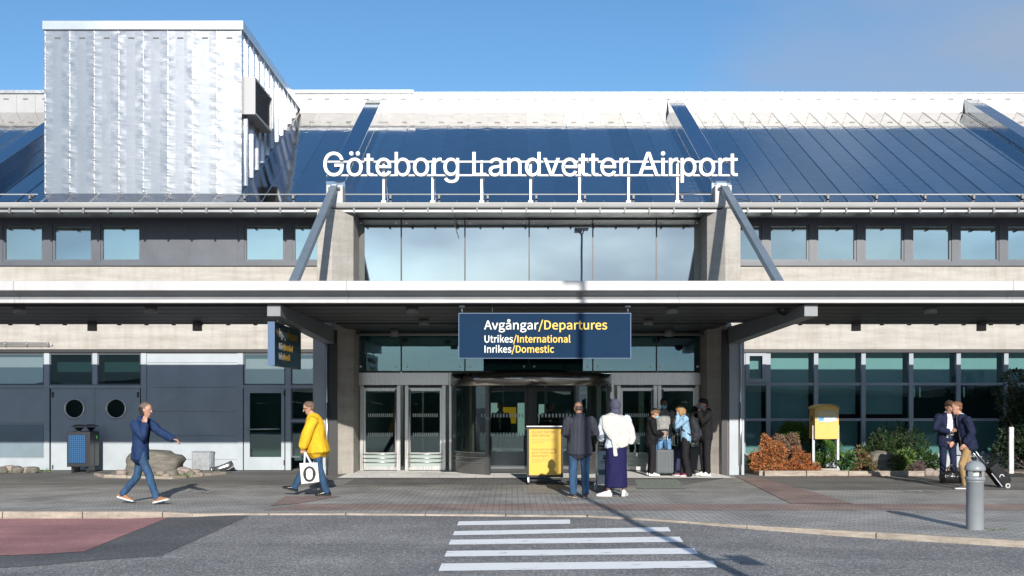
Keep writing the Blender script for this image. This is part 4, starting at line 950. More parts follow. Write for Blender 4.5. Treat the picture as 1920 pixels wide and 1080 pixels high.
# ------------------------------------------------------------------ canopy
CY0 = 19.7
prof = [(CY0, 3.99), (CY0 - .02, 3.985), (CY0 - .02, 3.815), (CY0 + .02, 3.80), (CY0 + .14, 3.79), (CY0 + .22, 3.755), (CY0 + .25, 3.715), (CY0 + .22, 3.675), (CY0 + .14, 3.655), (CY0 + .02, 3.648), (CY0 + .02, 3.588), (CY0 + .10, 3.585), (CY0 + .42, 3.6), (CY0 + .42, 3.99)]
b = MB()
def fasc(i0, i1, m):
    pass
n = len(prof); mcol = [0, 0, 0, 1, 1, 1, 1, 1, 1, 2, 2, 1, 1, 0]
seg = [XL, -15.4, -9.2, -3.05, 3.1, 9.25, 15.4, XR]
for sa, sb in zip(seg, seg[1:]):
    sa += .003; sb -= .003
    for i in range(n):
        (ya, za), (yb, zb) = prof[i], prof[(i + 1) % n]
        b.add([(sa, ya, za), (sb, ya, za), (sb, yb, zb), (sa, yb, zb)], [(0, 1, 2, 3)], mcol[i], i in (4, 5, 6, 7))
can = b.build('canopy', [M_fascia, M_lip, M_fascia], T)
b = MB()
b.prism([(XL, CY0 + .425), (XR, CY0 + .425), (XR, 24.32), (CL1 + .1, 24.32), (4.82, 27.12), (-3.92, 27.12), (CL0 - .1, 24.32), (XL, 24.32)], 3.66, 3.86)
b.build('canopy_deck', M_lip, can)
b = MB()
ys = [20.15, 20.85, 21.72, 22.62, 23.55, 24.28]
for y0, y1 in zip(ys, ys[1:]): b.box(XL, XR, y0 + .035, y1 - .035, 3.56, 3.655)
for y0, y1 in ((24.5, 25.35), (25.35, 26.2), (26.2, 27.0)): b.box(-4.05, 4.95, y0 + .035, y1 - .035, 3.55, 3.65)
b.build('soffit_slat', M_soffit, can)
b = MB()
for y in ys[2:-1] + [20.85]: b.box(XL, XR, y - .012, y + .012, 3.572, 3.60)
b.box(XL, -4.6, 24.26, 24.32, 3.53, 3.65); b.box(5.3, XR, 24.26, 24.32, 3.53, 3.65)
for y in (25.35, 26.2): b.box(-4.05, 4.95, y - .012, y + .012, 3.562, 3.60)
b.build('soffit_trim', mat('soffit_trim_grey', (.30, .30, .31), .4, .5), can)
b = MB(); x = XL
while x < XR:
    if x < -4.9 or x > 5.6: b.cut(); b.box(x, x + .08, 24.26, 24.31, 3.505, 3.528)
    x += .62
build_each(b, 'deck_clip', M_dark, can)
b = MB(); b.tube([(-3.9, 26.75, 3.47), (4.8, 26.75, 3.47)], .05, 10); b.build('canopy_pipe', mat('pipe_grey', (.28, .28, .28), .4), can)
# brackets and struts
for xb, xc, sgn in ((wx(514, 19.9), -4.42, 1), (wx(1520, 19.9), 5.34, -1)):
    b = MB(); w = .125
    p0 = Vector((xb, 19.87, 0)); p1 = Vector((xc, 25.8, 0))
    zt_ = 3.57; vs = []
    for p, zb in ((p0, 3.35), (p1, 3.16)):
        vs += [(p.x - w, p.y, zb), (p.x + w, p.y, zb), (p.x + w, p.y, zt_), (p.x - w, p.y, zt_)]
    b.add(vs, [(0,1,2,3)[::-1],(4,5,6,7),(0,4,5,1)[::-1],(1,5,6,2)[::-1],(2,6,7,3)[::-1],(3,7,4,0)[::-1]])
    b.build('bracket_beam', M_beam, can, bevel=.006)
for xb, xt in ((-4.30, wx(627, 25.95)), (5.26, wx(1357, 25.95))):
    b = MB(); b.bar((xt, 25.93, 6.98), (xb, 20.75, 3.95), .17, .14); o = b.build('strut', M_strut, T, bevel=.008)
    b = MB(); b.box(xt - .2, xt + .2, 25.97, 26.4, 6.62, 7.05); b.build('strut_anchor', M_fascia, T, bevel=.008)
    b = MB(); b.box(xt - .06, xt + .06, 25.86, 25.968, 6.90, 7.03); b.tube([(xt - .14, 25.92, 6.95), (xt + .14, 25.92, 6.95)], .03, 10); b.build('strut_pin', M_gal, o)
    b = MB(); b.box(xb - .14, xb + .14, 20.6, 20.9, 3.865, 3.95); b.build('strut_foot', M_strut, o)

# ------------------------------------------------------------------ roof
TAN = .556; RY0, RZ0 = 26.08, 6.63; RY1 = 33.9; RZ1 = RZ0 + TAN * (RY1 - RY0)
def rz(y): return RZ0 + TAN * (y - RY0)
nrm = Vector((0, -TAN, 1)).normalized()
b = MB()
b.add([(XL, RY0, RZ0), (XR, RY0, RZ0), (XR, RY1, RZ1), (XL, RY1, RZ1), (XL, RY0, RZ0 - .06), (XR, RY0, RZ0 - .06), (XR, RY1, RZ1 - .3), (XL, RY1, RZ1 - .3)],
      [(0,1,2,3), (4,7,6,5), (0,4,5,1), (1,5,6,2), (3,2,6,7), (0,3,7,4)])
k0 = int((XL - .45) / .6)
for k in range(k0, int((XR - .45) / .6) + 1):
    x = .45 + k * .6
    if x <= XL or x >= XR: continue
    p0 = Vector((x, RY0 + .02, rz(RY0 + .02))) + nrm * .012; p1 = Vector((x, RY1 - .01, rz(RY1 - .01))) + nrm * .012
    b.bar(p0, p1, .016, .022, 0, nrm)
b.build('roof_slope', M_roof, T)
b = MB(); b.quad((XL, RY1 + .3, RZ1 - 2), (XR, RY1 + .3, RZ1 - 2), (XR, RY1 + 9, RZ1 - 2), (XL, RY1 + 9, RZ1 - 2)); 
# ridge band
BZ1 = wz(175, RY1)
b = MB(); b.box(XL, XR, RY1, RY1 + .3, RZ1 - .02, BZ1)
for k in range(k0, int((XR - .45) / .6) + 1):
    x = .45 + k * .6
    if XL < x < XR: b.box(x - .008, x + .008, RY1 - .018, RY1 - .001, RZ1 + .01, BZ1 - .01)
rb = b.build('ridge_fascia', M_band, T)
b = MB()
for k in range(k0, int((XR - .45) / .6)):
    x = .45 + (k + .5) * .6 + random.uniform(-.03, .03)
    if XL < x < XR: b.cut(); b.box(x - .085, x + .085, RY1 - .006, RY1 - .001, BZ1 - .20, BZ1 - .165)
build_each(b, 'vent_slot', mat('slot_grey', (.12, .12, .12), .6), rb)
b = MB(); b.box(-12.5 if False else XL, wx(776, RY1), RY1 - .06, RY1 + .34, BZ1 - .01, BZ1 + .09); b.box(wx(776, RY1), XR, RY1 - .03, RY1 + .32, BZ1 + .001, BZ1 + .03)
b.build('ridge_cap', M_gal, rb)
# box ribs on the roof over each bay line
for xr in (-13.55, -4.37, 5.18, 14.6):
    b = MB(); w = .24; h = .42
    vs = []
    for y in (26.42, RY1 + .05):
        vs += [(xr - w, y, rz(y) + .004), (xr + w, y, rz(y) + .004), (xr + w, y, rz(y) + h), (xr - w, y, rz(y) + h)]
    b.add(vs, [(0,1,2,3)[::-1],(4,5,6,7),(0,4,5,1)[::-1],(1,5,6,2)[::-1],(2,6,7,3)[::-1],(3,7,4,0)[::-1]])
    b.build('roof_rib', M_rib, T, bevel=.01)
# gutter, its brackets and the eaves soffit
b = MB(); prof = []
for i in range(9):
    a = R(180 + 180 * i / 8 * 0.62); prof.append((26.06 + .10 * math.cos(a), 6.60 + .11 * math.sin(a)))
prof = [(25.955, 6.62), (25.945, 6.605), (25.95, 6.585)] + prof[1:] + [(26.2, 6.50), (26.2, 6.60)]
b.profx(prof, XL, XR, 0, True); gt = b.build('gutter', M_gutter, T)
b = MB(); x = .15 + XL
while x < XR: b.cut(); b.box(x - .022, x + .022, 25.99, 26.03, 6.37, 6.50); b.box(x - .02, x + .02, 26.03, 26.2, 6.37, 6.41); x += .6
build_each(b, 'gutter_bracket', M_brk, gt)
b = MB(); b.box(XL, XR, 26.21, YC - .01, 6.455, 6.50); b.box(XL, XR, 26.04, 26.2, 6.40, 6.455); b.build('eaves_soffit', mat('eaves_grey', (.30, .31, .32), .4, .4, var=.1), T)
# snow rail along the eaves
for x0, x1 in ((XL, -11.7), (-7.1, XR)):
    b = MB(); b.tube([(x0, 26.33, 6.885), (x1, 26.33, 6.885)], .017, 8); sr = b.build('snow_rail', mat('rail_metal', (.42, .43, .44), .5), T)
    b = MB(); x = x0 + .5
    while x < x1:
        b.cut(); b.bar((x, 26.33, 6.78), (x, 26.33, 6.90), .05, .05); b.bar((x, 26.36, 6.80), (x, 26.62, 6.95), .05, .02); x += 1.2
    build_each(b, 'rail_bracket', M_brk, sr)
b = MB(); b.tube([(wx(1272, 26.2), 26.25, 6.90), (wx(1300, 26.2), 26.2, 6.93), (wx(1330, 26.2), 26.15, 6.88), (wx(1345, 26.2), 26.05, 6.80), (wx(1400, 26.2), 26.0, 6.66)], .008, 6); b.build('loose_cable', M_dark, T)

# plant housing on the roof
hx0, hx1, hy0, hy1, hz1 = -11.7, -6.78, 26.72, 34.0, wz(42, 26.72)
b = MB()
nP = 8; pw = (hx1 - hx0) / nP
for i in range(nP):
    b.box(hx0 + i*pw, hx0 + (i+1)*pw, hy0, hy0 + .05, rz(hy0) - .05, hz1 - .12)
for i in range(nP + 1): b.box(hx0 + i*pw - .009, hx0 + i*pw + .009, hy0 - .022, hy0 - .0005, rz(hy0) + .005, hz1 - .2)
ph = b.build('plant_housing', M_box, T)
b = MB()
for xx in (hx0, hx1 - .05):
    b.add([(xx, hy0 + .051, rz(hy0) - .05), (xx + .05, hy0 + .051, rz(hy0) - .05), (xx + .05, hy1, rz(hy1) - .05), (xx, hy1, rz(hy1) - .05),
           (xx, hy0 + .051, hz1 - .12), (xx + .05, hy0 + .051, hz1 - .12), (xx + .05, hy1, hz1 - .12), (xx, hy1, hz1 - .12)],
          [(0,3,2,1),(4,5,6,7),(0,1,5,4),(1,2,6,5),(2,3,7,6),(3,0,4,7)])
y = hy0 + .5
while y < hy1 - .2:
    b.box(hx1, hx1 + .045, y - .02, y + .02, rz(y) + .02, hz1 - .22); y += .6
b.box(hx0, hx1, hy1 - .06, hy1 - .01, rz(hy1) - .1, hz1 - .12)
b.build('housing_side', M_boxs, ph)
b = MB(); b.box(hx0 - .05, hx1 + .06, hy0 - .06, hy1, hz1 - .20, hz1 + .03); b.build('housing_cap', mat('cap_metal', (.68, .71, .72), .3, 1.0, var=.12, vscale=1.2), ph, bevel=.01)
b = MB()
for i in range(nP): b.cut(); b.box(hx0 + (i+.52)*pw - .075, hx0 + (i+.52)*pw + .075, hy0 - .01, hy0 - .0012, hz1 - .41, hz1 - .375)
build_each(b, 'vent_slot', mat('slot_grey', (.12, .12, .12), .6), ph)
vy0, vy1, vz0, vz1, vx = 27.0, 28.9, 9.05, 10.0, hx1 + .28
b = MB()
b.box(hx1, vx, vy0, vy0 + .06, vz0, vz1); b.box(hx1, vx, vy1 - .06, vy1, vz0, vz1); b.box(hx1, vx, vy0 + .06, vy1 - .06, vz1 - .06, vz1); b.box(hx1, vx, vy0 + .06, vy1 - .06, vz0, vz0 + .06)
lv = b.build('louvre_vent', mat('vent_grey', (.42, .43, .44), .5), ph)
b = MB(); z = vz0 + .1
while z < vz1 - .1: b.bar((vx - .09, vy0 + .06, z), (vx - .09, vy1 - .06, z), .09, .012, 0, (.5, 0, 1)); z += .075
b.box(hx1 + .03, hx1 + .05, vy0 + .06, vy1 - .06, vz0 + .06, vz1 - .06)
b.build('louvre_slats', mat('louvre_grey', (.35, .35, .35), .4, .6), ph)
# ends and back of the building so that it has depth from any side
b = MB()
for xx in (XL - .3, XR): b.box(xx, xx + .3, YW, 46, 0, 6.4)
b.box(XL, XR, 46, 46.3, 0, 11.5); b.box(XL, XR, RY1 + .3, 46, 10.6, 10.9); b.build('rear_wall', M_conc, T)

# ------------------------------------------------------------------ signs
M_let = mat('letter_white', (0.82, 0.82, 0.80), 0.4)
M_sgn = mat('sign_blue', (0.010, 0.031, 0.070), 0.6, var=0.05, vscale=2, spec=.04)
M_sgne = mat('sign_edge_blue', (0.065, 0.125, 0.23), 0.4)
M_stx = mat('sign_white', (0.70, 0.72, 0.66), 0.5)
M_sty = mat('sign_yellow', (0.80, 0.52, 0.06), 0.5)
YS = 26.12
S = thing('roof_sign', 'white lettering reading Göteborg Landvetter Airport standing on rails above the eaves', 'sign', (0.45, YS, 6.6))
xl, xr = wx(604.5, YS), wx(1383, YS)
ls, _ = letters('Göteborg Landvetter Airport', 'I', xl, wz(331, YS), .575, .07, .0035, xr - xl)
for ch, me in ls:
    me.transform(Matrix.Translation(Vector((0, YS - .06, 0)) - Vector(S.location))); me.name = 'letter'; me.materials.append(M_let)
    o = bpy.data.objects.new('letter', me); COL.objects.link(o); o.parent = S
for py in (303, 328.5):
    b = MB(); b.box(wx(612, YS), wx(1376, YS), YS, YS + .04, wz(py, YS) - .022, wz(py, YS) + .022); b.build('rail', mat('rail_white', (.58, .58, .57), .45), S)
for px in (719, 811, 903, 995, 1087, 1179, 1271):
    b = MB(); x = wx(px, YS); b.box(x - .028, x + .028, YS + .042, YS + .09, wz(375.5, YS), wz(300, YS)); b.box(x - .06, x + .06, YS + .03, YS + .14, wz(377, YS) - .03, wz(375.5, YS)); 
    o = b.build('post', M_let, S)
    b = MB(); b.bar((x + .06, YS + .07, wz(331, YS)), (x + .02, YS + .62, 6.98), .02, .03); b.build('brace', M_gal, o)

YD = 19.95
D = thing('departures_sign', 'wide dark blue sign hung under the canopy reading Avgångar/Departures in white and yellow', 'sign', (wx(1021, YD), YD, 2.58))
x0, x1, z0, z1 = wx(861, YD), wx(1182, YD), wz(671, YD), wz(588, YD)
b = MB(); b.box(x0, x1, YD, YD + .14, z0, z1); b.build('panel', M_sgn, D, bevel=.006)
b = MB(); f = .012
b.box(x0 - f, x1 + f, YD - .006, YD + .146, z1, z1 + f); b.box(x0 - f, x1 + f, YD - .006, YD + .146, z0 - f, z0); b.box(x0 - f, x0, YD - .006, YD + .146, z0, z1); b.box(x1, x1 + f, YD - .006, YD + .146, z0, z1)
b.build('trim', M_sgne, D)
for px in (866, 1178, 923):
    b = MB(); x = wx(px, YD); r = .02 if px != 923 else .008; b.tube([(x, YD + .07, z1), (x, YD + .07, 3.57)], r, 8); 
    if px != 923: b.box(x - .05, x + .05, YD + .03, YD + .11, 3.53, 3.558)
    b.build('hanger', M_gal, D)
def two_tone(a, c, px0, px1, pyb, cap):
    wa, wc = text_width(a, 'C'), text_width(c, 'C'); w = wx(px1, YD) - wx(px0, YD)
    fa = w * wa / (wa + wc); x = wx(px0, YD); h = cap / FOC * YD
    text_line('lettering', a, 'C', x, wz(pyb, YD), YD - .004, h, M_stx, D, .004, .0028, fa)
    text_line('lettering', c, 'C', x + fa, wz(pyb, YD), YD - .004, h, M_sty, D, .004, .0030, w - fa)
two_tone('Avgångar', '/Departures', 908, 1139, 617.5, 16.3)
two_tone('Utrikes', '/International', 907, 1070, 642, 12.8)
two_tone('Inrikes', '/Domestic', 907, 1039, 661, 12.8)

# the same sign seen edge-on at the left end of the entrance
sx = -4.50
E_ = thing('departures_sign', 'slim dark blue hanging sign seen nearly edge on below the left canopy bracket', 'sign', (sx, 21.2, 2.44))
b = MB(); b.box(sx - .06, sx + .06, 19.95, 22.45, 2.44, 3.25); b.build('panel', mat('sign_face_dark', (.012, .03, .045), .3, spec=.3), E_, bevel=.006)
b = MB(); b.box(sx - .066, sx + .066, 19.93, 19.948, 2.435, 3.255); b.build('end_cap', M_sgne, E_)
for yy in (20.5, 21.9):
    b = MB(); b.tube([(sx, yy, 3.25), (sx, yy, 3.40)], .018, 8); b.build('hanger', M_gal, E_)
def side_text(txt, y0, y1, z, cap, m):
    ls, _ = letters(txt, 'C', 0, 0, cap, .004, .003, y1 - y0)
    bm = bmesh.new()
    for ch, me in ls: bm.from_mesh(me)
    me = bpy.data.meshes.new('lettering'); bm.to_mesh(me); bm.free()
    me.transform(Matrix.Translation(Vector((sx + .063, y0, z)) - Vector(E_.location)) @ Matrix.Rotation(R(90), 4, 'Z')); me.materials.append(m)
    o = bpy.data.objects.new('lettering', me); COL.objects.link(o); o.parent = E_
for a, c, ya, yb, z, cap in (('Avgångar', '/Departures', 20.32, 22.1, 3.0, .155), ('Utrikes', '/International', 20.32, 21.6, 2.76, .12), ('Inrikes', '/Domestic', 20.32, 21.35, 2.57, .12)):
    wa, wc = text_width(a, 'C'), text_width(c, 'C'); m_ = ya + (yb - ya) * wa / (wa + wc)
    side_text(a, ya, m_, z, cap, mat('shaded_sign_white', (.30, .32, .32), .6)); side_text(c, m_, yb, z, cap, mat('shaded_sign_yellow', (.34, .21, .03), .6))  # sign white and yellow darkened: the shade is put into the colour
b = MB(); xx = sx + .064
for tri in (((20.05, 3.08), (20.2, 3.15), (20.2, 3.01)), ((20.2, 3.105), (20.28, 3.105), (20.28, 3.055), (20.2, 3.055))):
    b.add([(xx, y, z) for y, z in tri], [tuple(range(len(tri)))])
b.build('arrow', mat('shaded_sign_yellow', (.34, .21, .03), .6), E_)

# ------------------------------------------------------------------ lights hung under the canopy
def downlight(x, y, zb, r=.105, where=''):
    t = thing('downlight', where, 'ceiling light', (x, y, zb), 0, 'round lights under the canopy')
    b = MB(); b.lathe([(0.0, .05), (r * .86, .05), (r * .9, 0), (r, 0), (r, 3.57 - zb), (0, 3.57 - zb)], (x, y, zb), 24); b.build('housing', mat('light_grey_can', (.22, .22, .22), .45), t)
    b = MB(); b.lathe([(0, .045), (r * .85, .045)], (x, y, zb), 24); b.build('diffuser', mat('light_diffuser', (.7, .7, .68), .4), t)
for k_, px in enumerate((-210, 36, 283, 773, 1260, 1745, 1990)):
    downlight(wx(px, 20.45), 20.45, 3.455, .115, 'grey cylinder light hanging just behind the front edge of the white canopy')
for px in (-30, 173, 370, 1605, 1840):
    downlight(wx(px, 24.0), 24.0, 3.36, .105, 'grey cylinder light at the rear edge of the canopy in front of the concrete band')
for px in (795, 1216):
    downlight(wx(px, 23.2), 23.2, 3.43, .105, 'grey cylinder light in the middle of the canopy before the revolving door')
for px in (740, 1254):
    downlight(wx(px, 26.0), 26.0, 3.36, .105, 'grey cylinder light close to the glass over the swing doors')
t = thing('loudspeaker', 'round dark loudspeaker under the canopy beside the right bracket', 'loudspeaker', (wx(1467, 20.6), 20.6, 3.42))
b = MB(); c = (wx(1467, 20.6), 20.6, wz(578.5, 20.6) - .02)
b.lathe([(.02, -.02), (.05, .02), (.10, -.03), (.125, -.04), (.13, -.02), (.125, .10), (.07, .2), (0, .2)], (0, 0, 0), 28); b.v = [(c[0] + x, c[1] + z, c[2] + y) for x, y, z in b.v]; b.build('horn', mat('speaker_dark', (.04, .04, .042), .45), t)
b = MB(); b.lathe([(0, -.05), (.018, -.045), (.025, -.02)], (0, 0, 0), 12); b.v = [(c[0] + x, c[1] + z, c[2] + y) for x, y, z in b.v]; b.build('cone_centre', M_lip, t)
b = MB(); b.box(c[0] - .015, c[0] + .015, c[1] + .1, c[1] + .16, c[2], 3.57); b.build('mounting', M_dark, t)

# ------------------------------------------------------------------ street furniture
def ngon_box(b, x0, x1, y0, y1, z0, z1, m=0): b.box(x0, x1, y0, y1, z0, z1, m)
# waste bin: the blue front is a punched sheet, its holes a regular grid
M_dots = bpy.data.materials.new('punched_blue'); M_dots.use_nodes = True
nt = M_dots.node_tree; pb = nt.nodes['Principled BSDF']; pb.inputs['Roughness'].default_value = .4
tcn = nt.nodes.new('ShaderNodeTexCoord'); mpn = nt.nodes.new('ShaderNodeMapping'); mpn.inputs['Scale'].default_value = (1, 0, 1)
vv = nt.nodes.new('ShaderNodeTexVoronoi'); vv.inputs['Scale'].default_value = 21; vv.inputs['Randomness'].default_value = 0
rp = nt.nodes.new('ShaderNodeValToRGB'); rp.color_ramp.elements[0].position = .30; rp.color_ramp.elements[0].color = (.03, .13, .28, 1); rp.color_ramp.elements[1].position = .40; rp.color_ramp.elements[1].color = (.004, .036, .11, 1)
nt.links.new(tcn.outputs['Object'], mpn.inputs['Vector']); nt.links.new(mpn.outputs['Vector'], vv.inputs['Vector']); nt.links.new(vv.outputs['Distance'], rp.inputs['Fac']); nt.links.new(rp.outputs['Color'], pb.inputs['Base Color'])
bx, by = -11.0, 26.35
t = thing('waste_bin', 'dark waste bin with a blue perforated front and two small rain lids', 'bin', (-10.75, 26.6, 0))
b = MB(); b.box(bx, bx + .57, by, by + .30, .16, 1.03); b.build('body', mat('bin_black', (.028, .03, .034), .35), t, bevel=.012)
b = MB(); b.box(bx + .0, bx + .57, by + .315, by + .60, .16, 1.03); b.build('rear_body', mat('bin_black', (.028, .03, .034), .35), t, bevel=.012)
b = MB(); b.box(bx + .05, bx + .47, by - .014, by - .002, .25, .95); b.build('blue_panel', M_dots, t, bevel=.004)
for (lx, ly) in ((bx + .24, by + .15), (bx + .42, by + .46)):
    b = MB(); b.lathe([(.0, .11), (.10, .10), (.20, .06), (.205, .05), (.1, .085), (0, .09)], (lx, ly, 1.10), 24); o = b.build('rain_lid', mat('lid_grey', (.10, .105, .11), .3, .5), t)
    b = MB(); b.lathe([(.04, 0), (.05, .03), (.12, .1)], (lx, ly, 1.03), 16); b.lathe([(.10, 0), (.10, .01), (.04, .012)], (lx, ly, 1.03), 16); b.build('ash_cup', M_black, o)
for lx in (bx + .1, bx + .47):
    b = MB(); b.box(lx - .03, lx + .03, by + .1, by + .5, .0, .16); b.build('foot', M_black, t)
b = MB(); b.lathe([(0, 0), (.055, 0), (.055, .006), (0, .006)], (0, 0, 0), 20); b.v = [(bx + .572 + z, by + .46 + x, .88 + y) for x, y, z in b.v]; b.build('recycling_disc', mat('disc_green', (.05, .22, .06), .5), t)
# galvanised box and duct by the wall
t = thing('utility_box', 'small galvanised metal box standing against the grey wall panels', 'utility box', (-7.86, 26.95, 0))
b = MB(); b.box(wx(360, 26.9), wx(393, 26.9), 26.9, 27.25, .04, .50); b.build('body', M_gal, t, bevel=.008)
b = MB(); b.box(wx(359, 26.9) - .01, wx(394, 26.9) + .02, 26.88, 27.25, .502, .515); b.box(wx(393, 26.9) + .003, wx(393, 26.9) + .02, 26.93, 27.2, .05, .5); b.build('lid', M_gal, t)
t = thing('duct_pipe', 'short shiny metal duct lying on the paving at the foot of the wall', 'pipe', (-7.3, 26.8, 0))
b = MB(); b.tube([(wx(398, 26.7), 26.75, .07), (wx(412, 26.7), 26.75, .10), (wx(424, 26.7), 26.8, .155), (wx(433, 26.7), 26.85, .23)], [.06, .075, .085, .075], 20); b.build('pipe', M_alu, t)
b = MB(); p0 = Vector((wx(395, 26.7), 26.75, .06)); b.tube([p0, p0 + Vector((.05, 0, .008))], .082, 20); b.build('collar', M_gal, t)

# yellow post box
px0, px1, py0, py1 = wx(1528, 25.6), wx(1573, 25.6), 25.6, 26.12
t = thing('post_box', 'yellow post box with arched lid and a blue and white notice on two grey legs', 'post box', ((px0 + px1) / 2, 25.85, 0))
M_py = mat('post_yellow', (.70, .46, .11), .4, var=.06, vscale=5)
zb, zs_ = .87, 1.585
b = MB(); n = 14; w = (px1 - px0) / 2; cxp = (px0 + px1) / 2
pro = [(px0, zb), (px1, zb), (px1, zs_)] + [(cxp + w * math.cos(math.pi * i / n), zs_ + .10 * math.sin(math.pi * i / n)) for i in range(1, n)] + [(px0, zs_)]
m_ = len(pro); b.add([(x, py0, z) for x, z in pro] + [(x, py1, z) for x, z in pro], [tuple(range(m_)), tuple(range(m_, 2 * m_))[::-1]] + [(i, m_ + i, m_ + (i + 1) % m_, (i + 1) % m_) for i in range(m_)])
b.build('body', M_py, t, bevel=.01)
b = MB(); w2 = w + .02; pro = [(cxp + w2 * math.cos(math.pi * i / n), zs_ + .01 + .115 * math.sin(math.pi * i / n)) for i in range(n + 1)] + [(cxp + w2 * .97 * math.cos(math.pi * i / n), zs_ + .004 + .101 * math.sin(math.pi * i / n)) for i in range(n, -1, -1)]
m_ = len(pro); b.add([(x, py0 - .02, z) for x, z in pro] + [(x, py1 + .02, z) for x, z in pro], [(i, m_ + i, m_ + (i + 1) % m_, (i + 1) % m_) for i in range(m_)] + [(i, m_ - 1 - i, m_ - 2 - i, i + 1) for i in range(n)] + [(m_ + i, m_ + i + 1, 2 * m_ - 2 - i, 2 * m_ - 1 - i) for i in range(n)]); b.build('lid', M_py, t)
def pill(x0, x1, z0, z1, y, m, name, t, bul=.022):
    b = MB(); k = 10; top = [(x1 - (x1 - x0) * i / k, z1 + bul * math.sin(math.pi * i / k)) for i in range(k + 1)]; bot = [(x0 + (x1 - x0) * i / k, z0 - bul * math.sin(math.pi * i / k)) for i in range(k + 1)]
    pts = bot + top; q = len(pts); b.add([(x, y, z) for x, z in pts] + [(x, y + .006, z) for x, z in pts], [tuple(range(q))] + [(i, q + i, q + (i + 1) % q, (i + 1) % q) for i in range(q)]); return b.build(name, m, t)
pill(px0 + .05, px1 - .05, 1.30, 1.525, py0 - .008, mat('slot_grey_frame', (.42, .43, .43), .4, .4), 'notice_frame', t)
pill(px0 + .075, px1 - .075, 1.315, 1.395, py0 - .013, mat('notice_white', (.75, .76, .76), .5), 'notice', t, .012)
b = MB(); b.box(px0 + .085, px0 + .21, py0 - .016, py0 - .0135, 1.315, 1.395); b.build('notice_blue', mat('notice_cyan', (.03, .32, .58), .5), t)
for k_ in range(3):
    b = MB(); b.box(px0 + .085, px1 - .085, py0 - .03 + .005 * k_, py0 - .0085, 1.42 + .035 * k_, 1.447 + .035 * k_); b.build('slot_flap', mat('slot_cream', (.76, .60, .28), .45), t)
text_line('lettering', 'postnord', 'C', px0 + .093, 1.345, py0 - .018, .022, M_stx, t, .002, 0, .105)
b = MB(); b.lathe([(0, 0), (.075, 0), (.075, .004), (0, .004)], (0, 0, 0), 24); b.v = [(px0 - z - .001, py0 + .26 + x, 1.37 + y) for x, y, z in b.v]; b.build('horn_emblem', mat('emblem_blue', (.03, .12, .22), .5), t)
b = MB(); b.tube([(px0 - .008, py0 + .26 + .035 * math.cos(a * .5), 1.37 + .03 * math.sin(a * .5)) for a in range(12)], .006, 6); b.build('horn_mark', M_py, t)
for lx in (px0 - .012, px1 + .002):
    b = MB(); b.box(lx - .02, lx + .035, py0 + .1, py0 + .16, .04, 1.2 if lx > cxp else 1.2); b.build('leg', M_gal, t)
b = MB(); b.box(px0 - .03, px1 + .04, py0 + .06, py0 + .22, .10, .16); b.build('foot_plate', M_conc, t)

# bollard light
Yb = 14.62; xb = wx(1828, Yb)
t = thing('bollard_light', 'grey round bollard lamp with a domed cap standing near the kerb', 'bollard', (xb, Yb, 0))
M_bol = mat('bollard_grey', (.235, .255, .27), .4, var=.06, vscale=6)
b = MB(); b.lathe([(.115, 0), (.115, .645), (.122, .65), (.122, .672), (.0, .672)], (xb, Yb, 0), 40); b.build('post', M_bol, t)
b = MB(); b.lathe([(.128, .678), (.132, .69), (.132, .715), (.118, .725), (.06, .73)], (xb, Yb, 0), 40); b.build('collar', M_bol, t)
b = MB(); b.lathe([(.066, .732), (.066, .81)], (xb, Yb, 0), 24); b.build('lamp_glass', mat('lens_pale', (.6, .62, .6), .3), t)
b = MB()
for a in (20, 110, 200, 290): b.cut(); b.lathe([(.122, .722), (.122, .815), (.112, .815), (.112, .722)], (xb, Yb, 0), 10, 0, R(a), R(a + 34))
build_each(b, 'cage_bar', M_bol, t)
b = MB(); b.lathe([(.06, .80), (.134, .806), (.137, .815), (.137, .835), (.128, .865), (.10, .905), (.06, .932), (.0, .942)], (xb, Yb, 0), 40); b.build('cap', M_bol, t)
b = MB()
for i in range(26):
    a = random.uniform(R(-60), R(70)); d = random.uniform(.14, .42); p = Vector((xb + d * math.cos(a), Yb - .06 + .16 * math.sin(a), 0)); h = random.uniform(.01, .035)
    b.add([p, p + Vector((random.uniform(.01, .03), .004, 0)), p + Vector((random.uniform(-.03, .03), random.uniform(-.02, .02), h))], [(0, 1, 2)])
o = b.build('weeds', mat('weed_green', (.09, .11, .04), .8)); tag(o, 'sparse weeds growing in the paving joints beside the bollard', 'weeds', None, 'stuff')

# short white marker post at the right edge of the planting
xm, ym = wx(1897, 25.2), 25.2
t = thing('marker_post', 'white upright marker post on a black rubber foot by the dark shrub', 'post', (xm, ym, 0))
b = MB(); b.box(xm - .055, xm + .055, ym, ym + .06, .06, 1.17); b.build('post', mat('marker_white', (.55, .56, .56), .5, var=.25, vscale=9), t, bevel=.01)
b = MB(); b.box(xm - .2, xm + .28, ym - .16, ym + .2, .004, .07); b.build('foot', mat('rubber_black', (.02, .02, .02), .8), t, bevel=.02)

